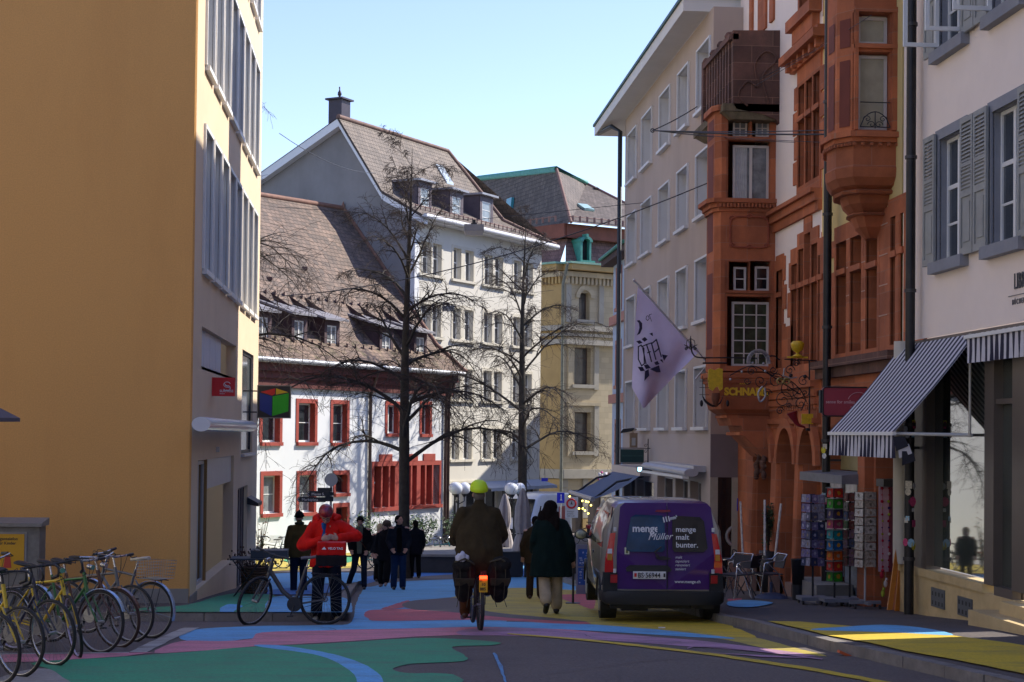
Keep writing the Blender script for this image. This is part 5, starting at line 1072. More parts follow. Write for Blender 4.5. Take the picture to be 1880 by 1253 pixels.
for q_ in row:
    far = q_[4] == 0 and q_[2] > 5.5 or q_[4] == 1 and q_[2] > 5.5
    w_ = window(t, FS, *q_[:4], WHT, mat('sky_reflecting_glass', (.04, .05, .06), .03, .3, 2, spec=1), .1, .06, 2, (-.6, .3), bw=.035, mull=.08, sill=(.13, .17, .18, GST), surround=(.15, .03, GST))
    H_ = q_[3]-q_[2]
    for s_ in (0, 1):
        a_, c_ = (q_[0]-.53, q_[0]-.04) if s_ == 0 else (q_[1]+.04, q_[1]+.53)
        b = MB(); z0_, z1_ = q_[2]-.02, q_[3]+.1
        FS.box(b, a_, a_+.06, .05, .09, z0_, z1_); FS.box(b, c_-.06, c_, .05, .09, z0_, z1_)
        for f0, f1 in ((0, .05), (.42, .47), (.64, .67), (.96, 1)): FS.box(b, a_+.06, c_-.06, .05, .09, z0_+(z1_-z0_)*f0, z0_+(z1_-z0_)*f1)
        FS.box(b, a_+.06, c_-.06, .055, .07, z0_+(z1_-z0_)*.05, z0_+(z1_-z0_)*.64); FS.box(b, a_+.12, c_-.12, .07, .082, z0_+(z1_-z0_)*.09, z0_+(z1_-z0_)*.38)
        za_, zb__ = z0_+(z1_-z0_)*.48, z0_+(z1_-z0_)*.955; n = 17
        for i in range(n):
            zz = za_+(zb__-za_)*i/n; P = [FS.p(a_+.06, .052, zz+.05), FS.p(c_-.06, .052, zz+.05), FS.p(c_-.06, .088, zz), FS.p(a_+.06, .088, zz)]; b.hexa(P+[p+V((0, 0, .012)) for p in P])
        sh_ = obj('shutter', b, SHT, w_)
    if q_[2] > wA[2]+1 and q_[4] < 2:  # upper casements stand open
        for s_, k in ((1, q_[1]), (-1, q_[0])):
            b = MB(); zz0, zz1 = q_[2]+.05, q_[3]-.05; yk = k-.02*s_
            for x0_, x1_, zA2, zB2 in ((7.62, 7.68, zz0, zz1), (8.1, 8.16, zz0, zz1), (7.68, 8.1, zz0, zz0+.06), (7.68, 8.1, zz1-.06, zz1), (7.68, 8.1, zz0+.9, zz0+.94)): b.box((x0_, yk-.02, zA2), (x1_, yk+.02, zB2))
            obj('open_casement', b, WHT, w_)
# shop front
zp = FS.hit(1690, 1042)[1]; gl = [(FS.U(1811, 860), FS.U(1704, 860), zp+.05, zbm-.12), (FS.U(1862, 860), FS.U(1828, 860), zp-.12, zbm-.12), (14.5, 19.2, G0(18)+.1, zbm-.2), (9.5, 14.0, zp, zbm-.12)]
zg2 = -.6
b = MB(); FS.box(b, gl[1][0]-.3, YC1, -.25, .03, zg2, zp-.12); FS.box(b, gl[0][0]-.02, YC1, -.25, .06, zp-.12, zp); obj('plinth', b, LST, t)
b = MB()
for a_, c_ in ((gl[0][1], YC1-.42), (gl[1][1], gl[0][0]), (gl[1][0]-.55, gl[1][0]), (19.2, 19.35), (14, 14.5), (8, 9.5)): FS.box(b, a_, c_, -.2, .03, zp-.0 if a_ > 20 else zg2, zbm-.02)
FS.box(b, 8, gl[0][1], -.2, .028, zbm-.14, zbm-.02); FS.box(b, gl[1][0], gl[1][1], -.19, .02, zp-.13, zp+.0); FS.box(b, gl[1][0], gl[1][1], -.16, .0, FS.hit(1840, 742)[1], FS.hit(1840, 742)[1]+.07); obj('shop_frame', b, BRN, t)
b = MB(); b.cyl((8.13, YC1-.2, zp), (8.13, YC1-.2, zbm), .13, 18); FS.box(b, YC1-.42, YC1, -.2, -.02, zp, zbm); obj('column', b, mat('pale_column', (.52, .48, .40), .5, .05), t)
for q_ in gl:
    b = MB(); FS.box(b, q_[0], q_[1], -.12, -.1, q_[2], q_[3]); obj('shop_window', b, mat('shop_mirror_glass', (.05, .06, .05), .02, .5, .8, spec=1.0, coat=1), t)
for l, r_, tp, bt in ((1715, 1739, 1078, 1115), (1764, 1790, 1094, 1131)):
    q_ = (FS.U(r_, 1100), FS.U(l, 1100), FS.hit(l, bt)[1]+.0, FS.hit(l, tp)[1]); b = MB(); FS.box(b, *q_[:2], .03, .05, q_[2]+.02, q_[3]); g_ = obj('vent_grille', b, mat('vent_steel', (.13, .14, .15), .5, .1, metal=.4), t)
    for i in range(4):
        for j in range(2): u_, z_ = q_[0]+(q_[1]-q_[0])*(i+.5)/4, q_[2]+(q_[3]-q_[2])*(j+.6)/2.2; b = MB(); FS.box(b, u_-.025, u_+.025, .05, .053, z_-.03, z_+.03); obj('slot', b, BLK, g_)
b = MB(); p = onX(1687, 1047, 8.16); b.box((8.14, YC1-.36, p.z-.08), (8.18, YC1-.24, p.z+.06)); obj('hydrant_plate', b, mat('small_red_plate', (.5, .05, .02), .5), t)
b = MB(); FS.box(b, 17.5, FS.U(1838, 1150), 0, .45, zg2, G0(20)+.26); FS.box(b, 17.5, FS.U(1862, 1110), 0, .2, G0(20)+.26, G0(20)+.42); obj('step', b, LST, t)
M = basis(FS.p(FS.U(1863, 530), .01, FS.hit(1866, 531)[1]), (0, -1, 0), (0, 0, 1)); b = text_mb('LIBRIUM', .30, M, .006, 0, sx=.55, space=1.15); join(b, text_mb('BÜCHER', .10, M @ Matrix.Translation((-.06, -.2, 0)), .004, 0, sx=.8, space=1.6)); obj('lettering', b, mat('anthracite', (.06, .06, .065), .5), t)
b = MB(); M2 = M @ Matrix.Translation((-.1, -.08, 0)); b.cbox(M2 @ V((.8, 0, 0)), (.006, 1.8, .008)); obj('lettering_rule', b, mat('anthracite', (.06, .06, .065)), t)
# striped awnings
STR = stripemat('striped_cloth', (.012, .012, .035), (.58, .56, .58), .19, .52)
def awning(ya, yb, x1_, z0_, z1_, val, lab, drop=True, ripple=.006):
    t = thing('striped_awning', lab, 'awning', (8.2, (ya+yb)/2, z0_)); n = 40; b = MB()
    for i in range(n):
        u_, w_ = ya+(yb-ya)*i/n, ya+(yb-ya)*(i+1)/n; P = []
        for q_ in range(5):
            s_ = q_/4; sag = -.05*sin(pi*s_); P.append((8.17+(x1_-8.17)*s_, z0_+(z1_-z0_)*s_+sag))
        for q_ in range(4): (xa, zc_), (xb, zd_) = P[q_], P[q_+1]; b.add([(xa, u_, zc_), (xa, w_, zc_), (xb, w_, zd_), (xb, u_, zd_)], [(0, 1, 2, 3)], 0, True, [(u_, 0), (w_, 0), (w_, 1), (u_, 1)])
    obj('cloth', b, STR, t); b = MB(); n = 120
    for i in range(n):
        u_, w_ = ya+.02+(yb-ya-.04)*i/n, ya+.02+(yb-ya-.04)*(i+1)/n; f = lambda y: ripple*sin(y*38)+.4*ripple*sin(y*83)
        for k in range(3):
            h0, h1 = val*k/3, val*(k+1)/3; b.add([(x1_+.02+f(u_)*(k), u_, z1_-.03-h0), (x1_+.02+f(w_)*k, w_, z1_-.03-h0), (x1_+.02+f(w_)*(k+1), w_, z1_-.03-h1), (x1_+.02+f(u_)*(k+1), u_, z1_-.03-h1)], [(0, 1, 2, 3)], 0, True, [(u_, 0), (w_, 0), (w_, 1), (u_, 1)])
    obj('valance', b, STR, t); b = MB(); b.box((x1_-.01, ya, z1_-.035), (x1_+.04, yb, z1_+.015)); obj('front_bar', b, WHT, t)
    if drop:
        for k in (ya+.1, yb-.05): b = MB(); b.tube([(x1_+.05, k, z1_-.01), (8.15, k, z1_-.02)], .024, 8); obj('arm', b, WHT, t)
        b = MB(); b.tube([(8.1, ya+.06, z0_), (8.1, ya+.06, z1_-.05)], .02, 6); obj('guide_rail', b, mat('pale_column', (.5, .48, .4)), t)
    return t
ya = FS.U(1797, 612); z0_ = FS.hit(1797, 612)[1]; yb = YC1-.02
X1 = 6.62; pf = onY(1640, 795, ya)
X1 = pf.x; z1_ = pf.z
awning(ya, yb, X1, z0_, z1_, .32, 'black and white striped awning stretched out over the bookshop window')
awning(16.5, ya-.12, 7.95, z0_+.0, z0_-.06, .34, 'short rolled up striped awning at the right edge above the shop door', False)
b = MB(); ty = ya-.03; t = thing('awning_flap', 'loose black and white end flap hanging from the striped awning corner', 'awning', (X1, ty, z1_-.1))
for i in range(3): b.quad((X1-.02+.06*i, ty-.02*i, z1_-.05-.1*i), (X1+.15+.06*i, ty, z1_-.05-.1*i), (X1+.2+.05*i, ty-.02, z1_-.18-.1*i), (X1+.02+.04*i, ty-.05, z1_-.25-.1*i), i % 2)
obj('cloth', b, [mat('flap_black', (.02, .02, .03), .8), mat('flap_white', (.6, .58, .58), .8)], t)
# dental sign on the pipe
Ys = 27.25; A = onY(1511, 711, Ys); B = onY(1604, 765, Ys)
t = thing('shop_sign', 'wine red rounded sign reading sense for smiles behind the awning', 'sign', (A.x, Ys, B.z)); wine = mat('wine_red', (.33, .05, .07), .4, .03)
b = MB(); M = basis((A.x, Ys+.12, B.z), (1, 0, 0), (0, 0, 1)); W_, H_ = B.x-A.x, A.z-B.z; 
def rrect(w_, h_, r_, n=5): return [(cx_+r_*cos(a0_+i*pi/2/n), cy_+r_*sin(a0_+i*pi/2/n)) for cx_, cy_, a0_ in ((w_-r_, h_-r_, 0), (r_, h_-r_, pi/2), (r_, r_, pi), (w_-r_, r_, 1.5*pi)) for i in range(n+1)]
b.M = M; b.prism(rrect(W_, H_, .06), 0, .12, 0); obj('panel', b, wine, t); b = MB(M); P = rrect(W_, H_, .06); b.tube([(x, y, .122) for x, y in P], .014, 5, closed=True); b.box((-.04, .05, 0), (-.0, H_-.05, .1)); obj('rim', b, BLK, t)
b = text_mb('sense for smiles', .078, M @ Matrix.Translation((.05, H_*.44, .122)), .002, .001); join(b, text_mb('for all', .035, M @ Matrix.Translation((.48, H_*.30, .122)), .002)); b.tube([M @ V((.62+.19*cos(a), H_*.5+.16*sin(a), .124)) for a in [.25+i*.2 for i in range(14)]], .005, 4); obj('lettering', b, mat('sign_rose', (.62, .38, .38), .5), t)
b = MB(); b.box((B.x-.3, Ys+.1, B.z+.1), (8.2, Ys+.13, B.z+.14)); obj('bracket', b, DKM, t)
# ------------------------------------------------------------ neighbours that shade and mirror in the glass (beyond the frame)
def plainhouse(nm, lab, fr, L, z0, z1, n, m_, floors, depth=9, roof=T_HOT):
    t = thing(nm, lab, 'building', M=Matrix.Translation(fr.p(0, 0, z0))); hs = []; st = L/n
    for i in range(n):
        for k in range(floors):
            a_ = st*(i+.5)-.55; c_ = z0+1.2+k*3.2
            if c_+1.8 < z1-.3: hs.append((a_, a_+1.1, c_, c_+1.8))
    b = MB(); wall(b, fr, 0, L, z0-1, z1, hs, .2)
    for A_, B_ in ((0, 0), (L, L)): b.quad(fr.p(A_, 0, z0-1), fr.p(A_, -depth, z0-1), fr.p(A_, -depth, z1), fr.p(A_, 0, z1))
    b.quad(fr.p(0, -depth, z0-1), fr.p(L, -depth, z0-1), fr.p(L, -depth, z1), fr.p(0, -depth, z1)); obj('wall', b, m_, t)
    b = MB(); roofquad(b, fr.p(-.3, .5, z1), fr.p(L+.3, .5, z1), fr.p(L+.3, -depth/2, z1+4), fr.p(-.3, -depth/2, z1+4)); roofquad(b, fr.p(L+.3, -depth-.5, z1), fr.p(-.3, -depth-.5, z1), fr.p(-.3, -depth/2, z1+4), fr.p(L+.3, -depth/2, z1+4))
    for k in (0, L): b.add([fr.p(k, 0, z1), fr.p(k, -depth, z1), fr.p(k, -depth/2, z1+4)], [(0, 1, 2)])
    obj('roof', b, roof, t)
    for q in hs: window(t, fr, *q, WHT, GLS, .12, .07, 2, (.6,), sill=(.1, .1, .1, SUR))
plainhouse('street_house', 'white house behind the viewpoint closing the street', Fr((-16, -16), (1, 0), (0, 1)), 34, 0, 12, 10, WHH, 4)
plainhouse('street_house', 'pale yellow house beyond the left edge across from the bicycles', Fr((-15, 24), (0, -1), (1, 0)), 36, 0, 12, 11, CRM, 4)
plainhouse('street_house', 'cream house continuing the right hand row beyond the frame', Fr((8.3, -15), (0, 1), (-1, 0)), 22, 0, 13, 7, CR2, 4)
plainhouse('street_house', 'house in the side street hidden behind the grey building', Fr((17, 64), (0, 1), (-1, 0)), 32, -3, 11.5, 9, CRM, 4)
# ------------------------------------------------------------ bare trees
BARK = mat('bark', (.040, .032, .026), .95, .35, 6, bump=.8, bs=35, dirt=.4, ds=4, dcol=(.075, .075, .045)); TWIG = mat('twig_bark', (.05, .034, .028), .9, .2, 5)
def tree(x, y, z0, H, r0_, Rc, seed, lab, first=.30, n1=30, lean=0):
    rn = random.Random(seed); t = thing('bare_tree', lab, 'tree', (x, y, z0), group=None)
    def curve(p, d, L, r, n, droop, wob):
        pts = [p.copy()]; rs = [r]; d = d.copy()
        for i in range(n):
            d += V((rn.gauss(0, wob), rn.gauss(0, wob), rn.gauss(0, wob*.6)-droop*(i+1)/n)); d.normalize(); p = p+d*(L/n); pts.append(p.copy()); rs.append(max(.0048, r*(1-.88*(i+1)/n)))
        return pts, rs
    tk = MB(); n = 16; pts = []; rs = []
    for i in range(n+1):
        s = i/n; pts.append(V((x+.10*sin(s*5+seed)*s+lean*s, y+.1*sin(s*4)*s, z0-.15+H*s))); rs.append(r0_*(1-.25*s if s < .3 else .925*(1-(s-.3)/.7)**.9+.02)+(.06*max(0, 1-s*16)))
    tk.tube(pts, rs, 12); obj('trunk', tk, BARK, t)
    b = MB(); tw = MB()
    def at(s): k = min(n-1, int(s*n)); f = s*n-k; return pts[k].lerp(pts[k+1], f), rs[k]*(1-f)+rs[k+1]*f
    for i in range(n1):
        s = first+(.97-first)*(i+rn.random()*.6)/n1; p, r = at(s); az = i*2.4+rn.uniform(-.5, .5)
        h = (s-first)/(1-first); L = Rc*(1.0-.75*h**1.3)*rn.uniform(.7, 1.15)*(1.25 if h < .35 else 1); e = rn.uniform(.35, .75)+.5*h
        d = V((cos(az)*cos(e), sin(az)*cos(e), sin(e))); P, Q = curve(p, d, L*1.15, min(r*.55, .060*(1.1-h*.6)), 9, .34*(1-h*.55), .09); b.tube(P, Q, 7)
        for k in range(2, 10):
            for rep in range(2 if k > 2 else 1):
                if rn.random() < .12: continue
                az2 = rn.uniform(0, 2*pi); dd = (P[min(k+1, 9)]-P[k-1]).normalized(); o_3 = V((cos(az2), sin(az2), rn.uniform(-.3, .7))); d2 = (dd*.8+o_3*.85).normalized(); L2 = L*rn.uniform(.22, .5)*(1.15-k/14)
                P2, Q2 = curve(P[k], d2, L2, Q[k]*.62+.004, 6, .30, .14); b.tube(P2, Q2, 5)
                for m_ in range(1, 7):
                    for rep2 in range(2):
                        d3 = ((P2[min(m_+1, 6)]-P2[m_-1]).normalized()*.7+V((rn.gauss(0, .7), rn.gauss(0, .7), rn.gauss(-.1, .5)))).normalized(); P3, Q3 = curve(P2[m_], d3, L2*rn.uniform(.3, .75), max(.0055, Q2[m_]*.6), 4, .22, .16); tw.tube(P3, Q3, 3, caps=False)
                        if rn.random() < .55:
                            d4 = (d3*.5+V((rn.gauss(0, .8), rn.gauss(0, .8), rn.gauss(0, .5)))).normalized(); P4, Q4 = curve(P3[2], d4, L2*rn.uniform(.2, .45), .005, 3, .15, .2); tw.tube(P4, Q4, 3, caps=False)
    obj('branches', b, BARK, t); obj('twigs', tw, TWIG, t)
    return t
tree(.64, 48, G0(48), 12.8, .165, 3.6, 3, 'tall bare tree with arching branches in front of the red framed windows', .27, 26)
tree(6.0, 70.4, G0(70.4), 14.5, .205, 4.2, 8, 'slimmer bare tree in front of the yellow stone building', .30, 24)
tree(-6.5, 47, G0(47), 17.5, .22, 4.4, 5, 'bare tree mostly hidden behind the ochre building, twigs against the sky', .3, 26)

# ------------------------------------------------------------ bicycles
RUB = mat('tyre_rubber', (.018, .018, .019), .75, .2, 12, bump=.2); STL = mat('chrome', (.55, .55, .56), .22, .1, 9, metal=.9); ALU = mat('alloy', (.36, .36, .37), .35, .1, 9, metal=.8); SPK = mat('spoke_steel', (.22, .22, .22), .35, 0, metal=.7)
def paint_m(n, c, r=.35): return mat('bike_paint_'+n, c, r, .08, 10, coat=.5)
def wheel(t, c, r, tw=.018, rim=None, tyre=None, M=None, spokes=28, tire_r=None):
    b = MB(M); b.torus(c, r-.026, .011, (0, 1, 0), 40, 6); w_ = obj('wheel', b, rim or ALU, t, world=False)
    b = MB(M); b.torus(c, r-.012, tw, (0, 1, 0), 44, 8); obj('tyre', b, tyre or RUB, w_, world=False)
    b = MB(M); c = V(c)
    for i in range(spokes):
        a = 2*pi*i/spokes; a2 = a+(.5 if i % 2 else -.5); s = .022 if i % 4 < 2 else -.022; b.tube([c+V((.02*cos(a2), s, .02*sin(a2))), c+V(((r-.035)*cos(a), 0, (r-.035)*sin(a)))], .0016, 3, caps=False)
    obj('spokes', b, SPK, w_, world=False); b = MB(M); b.cyl(c-V((0, .05, 0)), c+V((0, .05, 0)), .018, 10); obj('hub', b, ALU, w_, world=False); return w_
def bike(lab, loc, rz, lean=0, steer=0, fm=None, bar='flat', saddle=BLK, guard=None, basket=None, rack=False, step=False, rim=None, tyre=None, r=.34, motor=False, group=None, simple=False, light=None, tw=.018, bag=None, name='bicycle'):
    M = Matrix.Translation(V(loc)) @ Matrix.Rotation(rz, 4, 'Z') @ Matrix.Rotation(lean, 4, 'X')
    t = thing(name, lab, 'bicycle', M=M, group=group); fm = fm or paint_m('black', (.02, .02, .022)); wb = 1.04
    RH = V((0, 0, r)); BB = V((.43, 0, .29)); ST = V((.27, 0, .80)); HT = V((.76, 0, .86)); HB = V((.80, 0, .72)); FH_ = V((wb, 0, r)); ax = (HT-HB).normalized()
    S = Matrix.Translation(HB) @ Matrix.Rotation(steer, 4, ax) @ Matrix.Translation(-HB)
    wheel(t, RH, r, tw, rim, tyre, spokes=14 if simple else 28); wheel(t, FH_, r, tw, rim, tyre, S, spokes=14 if simple else 28)
    b = MB(); k = 1.5 if motor else 1
    if step: b.tube([HB+V((-.01, 0, .05)), V((.60, 0, .47)), BB+V((.03, 0, .06))], .022*k, 8); b.tube([HT-V((0, 0, .04)), V((.66, 0, .62)), V((.46, 0, .40))], .014*k, 8) if not motor else None
    else: b.tube([ST-V((0, 0, .05)), HT-V((0, 0, .05))], .015, 8); b.tube([HB, BB], .018, 8)
    b.tube([BB, ST+V((0, 0, .02))], .016*k, 8); b.tube([HB-ax*.03, HT+ax*.02], .021*k, 8)
    for s in (-.055, .055): b.tube([BB+V((-.04, s*.6, 0)), RH+V((0, s, 0))], .010, 6); b.tube([ST-V((0, 0, .10)), RH+V((0, s, 0))], .008, 6)
    obj('frame', b, fm, t, world=False)
    b = MB(S)
    b.tube([HB-ax*.03, HB-ax*.07], .02, 8)
    for s in (-.05, .05): b.tube([HB-ax*.06+V((0, s, 0)), HB.lerp(FH_, .6)+V((-.01, s, -.0)), FH_+V((0, s, 0))], .011*k, 6)
    obj('fork', b, fm, t, world=False)
    b = MB(S); TP_ = HT+ax*.14; b.tube([HT, TP_], .013, 8); C_ = TP_+V((.07, 0, .01)); b.tube([TP_, C_], .013, 6)
    if bar == 'drop':
        for s in (-1, 1): b.tube([C_, C_+V((0, s*.18, 0)), C_+V((.06, s*.21, 0)), C_+V((.12, s*.21, -.03)), C_+V((.11, s*.21, -.11)), C_+V((.02, s*.21, -.14))], .013, 7)
    elif bar == 'swept':
        for s in (-1, 1): b.tube([C_, C_+V((.04, s*.10, .03)), C_+V((-.02, s*.24, .05)), C_+V((-.18, s*.28, .04))], .012, 7)
    else: b.tube([C_+V((-.03, -.3, .02)), C_, C_+V((-.03, .3, .02))], .012, 7)
    hb = obj('handlebar', b, BLK if motor or bar == 'drop' else STL, t, world=False)
    for s in (-1, 1):
        b = MB(S); e = {'drop': (C_+V((.11, s*.21, -.11)), C_+V((.02, s*.21, -.14))), 'swept': (C_+V((-.06, s*.255, .05)), C_+V((-.19, s*.285, .04)))}.get(bar, (C_+V((-.015, s*.19, .012)), C_+V((-.032, s*.31, .02))))
        b.tube(e, .018, 8); b.tube([e[0]+V((.03, 0, -.0)), e[0]+V((.06, s*.02, -.03)), e[1]+V((.06, 0, -.03))], .006, 5); obj('grip', b, BLK, hb, world=False)
    for s in (-.1, .08): b = MB(S); b.tube(spline([tuple(C_+V((0, s, 0))), tuple(C_+V((.1, s*.7, .03))), tuple(C_+V((.08, s*.3, -.12))), tuple(HB+V((.02, 0, .02)))], 4, False), .0035, 4); obj('brake_cable', b, BLK, hb, world=False)
    b = MB(); b.tube([ST, ST+V((-.035, 0, .12))], .013, 8); sp = obj('seat_post', b, STL, t, world=False); c = ST+V((-.05, 0, .15)); b = MB()
    b.ring([[c+V((x, w_*cos(a), .022*sin(a)+z_)) for a in [2*pi*i/10 for i in range(10)]] for x, w_, z_ in ((-.15, .03, .015), (-.13, .07, .02), (-.06, .078, .012), (.0, .04, .0), (.08, .022, .0), (.13, .012, -.01))]); obj('saddle', b, saddle, sp, world=False)
    b = MB(); b.cyl(BB+V((0, -.055, 0)), BB+V((0, -.045, 0)), .09, 20); b.torus(RH+V((0, -.05, 0)), .035, .006, (0, 1, 0), 14, 5)
    for z_ in (.085, -.085): b.tube([BB+V((0, -.05, z_)), RH+V((0, -.05, z_*.4))], .004, 4)
    for s in (-1, 1): b.tube([BB+V((0, s*.06, 0)), BB+V((s*.05, s*.075, -s*.16))], .009, 6)
    ck = obj('crank', b, ALU if not motor else BLK, t, world=False)
    for s in (-1, 1): b = MB(); b.cbox(BB+V((s*.05, s*.12, -s*.16)), (.09, .08, .02)); obj('pedal', b, BLK, ck, world=False)
    if motor:
        b = MB(); b.cyl(BB+V((0, -.06, 0)), BB+V((0, .06, 0)), .105, 20); b.sph(BB, (.11, .055, .10)); obj('motor', b, BLK, t, world=False)
    if guard:
        for c, MM in ((RH, None), (FH_, S)):
            b = MB(MM); a0_, a1_ = (.15*pi, 1.1*pi) if MM is None else (.12*pi, .82*pi); n = 14; rr_ = r+.022
            for i in range(n):
                p, q = a0_+(a1_-a0_)*i/n, a0_+(a1_-a0_)*(i+1)/n; f = lambda a, y, dr=0: c+V(((rr_+dr)*cos(a), y, (rr_+dr)*sin(a)))
                b.hexa([f(p, -.024, -.006), f(q, -.024, -.006), f(q, .024, -.006), f(p, .024, -.006), f(p, -.02), f(q, -.02), f(q, .02), f(p, .02)])
            b.tube([f(a1_*.97, .026), c+V((0, .05, 0))], .003, 4); obj('mudguard', b, guard, t, world=False)
    if rack or basket == 'rear' or bag:
        b = MB()
        for s in (-.06, .06): b.tube([(.2, s, .73), (-.2, s, .71)], .006, 6); b.tube([(-.1, s, .71), (0, s*1.1, r)], .005, 5)
        for k in range(5): b.tube([(.15-.08*k, -.06, .72), (.15-.08*k, .06, .72)], .005, 5)
        obj('rack', b, BLK, t, world=False)
    if basket:
        b = MB(S if basket == 'front' else None); x0, z0 = (.98, .86) if basket == 'front' else (-.05, .73); W_, L2_, Hh = .17, .14, .22
        for i in range(7):
            z = z0+Hh*i/6; k = 1+.15*i/6; b.tube([(x0-L2_*k, -W_*k, z), (x0+L2_*k, -W_*k, z), (x0+L2_*k, W_*k, z), (x0-L2_*k, W_*k, z)], .0025, 4, closed=True)
        for i in range(9):
            for s in (-1, 1): f = -1+2*i/8; b.tube([(x0+f*L2_, s*W_, z0), (x0+f*L2_*1.15, s*W_*1.15, z0+Hh)], .002, 3); b.tube([(x0+s*L2_, f*W_, z0), (x0+s*L2_*1.15, f*W_*1.15, z0+Hh)], .002, 3)
            b.tube([(x0-L2_, (-1+2*i/8)*W_, z0), (x0+L2_, (-1+2*i/8)*W_, z0)], .002, 3)
        obj('basket', b, mat('wire', (.5, .48, .44), .4, .1, metal=.5), t, world=False)
    if light:
        b = MB(S); b.cyl(C_+V((.03, 0, -.06)), C_+V((.10, 0, -.07)), .03, 12); obj('lamp', b, STL, t, world=False)
    return t
EXIST = None
def gb(px, py, dz=0): return onG(px, py, dz)
yel = paint_m('yellow', (.62, .42, .01)); nav = paint_m('navy', (.012, .018, .05)); gry = paint_m('grey', (.10, .11, .12)); grn = paint_m('green', (.01, .13, .02)); brn = paint_m('brown', (.09, .03, .02)); blu = paint_m('blue', (.02, .10, .35)); tan = mat('tan_saddle', (.55, .48, .35), .5); CHG = mat('pale_blue_mudguard', (.32, .42, .55), .25, .05, metal=.5)
h0 = R(-38)
def parked(lab, px, py, dh=0, **k):   # the picked pixel is the front wheel's ground contact
    p = gb(px, py); a = h0+dh; q = p-V((cos(a), sin(a), 0))*1.04
    return bike(lab, (q.x, q.y, G0((p.y+q.y)/2)), a, group='bicycles parked at the left by the ochre building', **k)
parked('black bicycle cut by the left edge with a blue hub and thin tyres', -2, 1256, -.05, lean=.06, fm=nav, bar='flat')
parked('yellow framed bicycle with orange reflectors, second from the left edge', 34, 1243, .02, lean=-.04, fm=yel, bar='drop', rim=STL)
parked('navy blue road bicycle with black drop handlebars', 98, 1222, .0, lean=.05, fm=nav, bar='drop', rim=STL)
parked('bright yellow road bicycle with a white rimmed front wheel turned aside', 146, 1206, .02, lean=.03, steer=-.55, fm=yel, bar='drop', rim=mat('lilac_rim', (.45, .42, .6), .4), light=1)
parked('dark green bicycle with pale blue mudguards and raised flat handlebar', 182, 1198, .06, lean=-.04, fm=grn, bar='flat', guard=CHG, light=1, r=.345)
parked('brown bicycle with rusty brown tyres and swept handlebar', 216, 1188, .08, lean=.05, fm=brn, bar='swept', tyre=mat('brown_tyre', (.05, .026, .02), .8), guard=brn, light=1)
parked('black bicycle squeezed between the brown one and the one with the basket', 240, 1178, .1, lean=-.03, fm=gry, bar='flat')
p = gb(276, 1172); a = h0+pi+.1; bike('grey bicycle with pale saddle and wire basket facing the wall', (p.x, p.y, G0(p.y)), a, lean=.03, steer=.3, fm=gry, bar='flat', saddle=tan, basket='rear', guard=CHG, group='bicycles parked at the left by the ochre building')
# second row further left, partly hidden
for i, (px, py, f_m, lab) in enumerate(((-30, 1205, blu, 'blue bicycle with pale mudguards half hidden at the left edge'), (20, 1195, gry, 'grey bicycle half hidden behind the yellow one near the utility box'))):
    parked(lab, px, py, .05, lean=.04, fm=f_m, guard=CHG, bar='swept', saddle=BLK, rack=True)
# e-bike
EBK = mat('ebike_grey', (.045, .048, .052), .4, .1, 8, coat=.3)
p = gb(596, 1147); q_ = bike('dark grey electric bicycle with low step frame standing before the man in red', (p.x, p.y, G0(p.y)), pi-.03, lean=0, steer=1.0, fm=EBK, bar='flat', step=True, motor=True, r=.355, tw=.024, saddle=mat('saddle_grey', (.12, .11, .12), .6), guard=None, light=1, rack=True)
# background bicycles
bgp = [(556, 1046, pi*.9, 'black bicycle with a shopping bag parked at the far left by the white wall', nav), (520, 1044, pi*.95, 'dark bicycle parked nearest the wicker planter in the background', gry), (604, 1045, pi*1.0, 'black city bicycle behind the olive coated man', gry),
       (672, 1046, pi*.1, 'teal bicycle behind the man with the knit cap', paint_m('teal', (.01, .16, .18))), (694, 1044, pi*.05, 'dark bicycle right behind the couple', gry), (765, 1043, .1, 'black bicycle with silver mudguard by the tree trunk', gry), (782, 1042, .05, 'bicycle with teal frame leaning beside the planter', paint_m('teal', (.01, .16, .18))), (800, 1041, .0, 'bicycle with a thin pale wheel by the raised bed', nav)]
for px, py, a, lab, f_m in bgp:
    p = gb(px, py); bike(lab, (p.x, p.y, p.z), a, lean=.05, fm=f_m, bar='swept', simple=True, basket='front' if px in (556, 782) else None, rack=True, guard=BLK, group='bicycles parked in the background')
for px, py, a, lab in ((1075, 990, .6, 'dark bicycle leaning by the far doorway with string lights'), (1100, 985, .3, 'grey bicycle against the far sandstone wall')):
    p = onY(px, py, 82); bike(lab, (p.x, p.y, G0(82)), a, fm=gry, bar='flat', simple=True, group='bicycles by the far stone building')
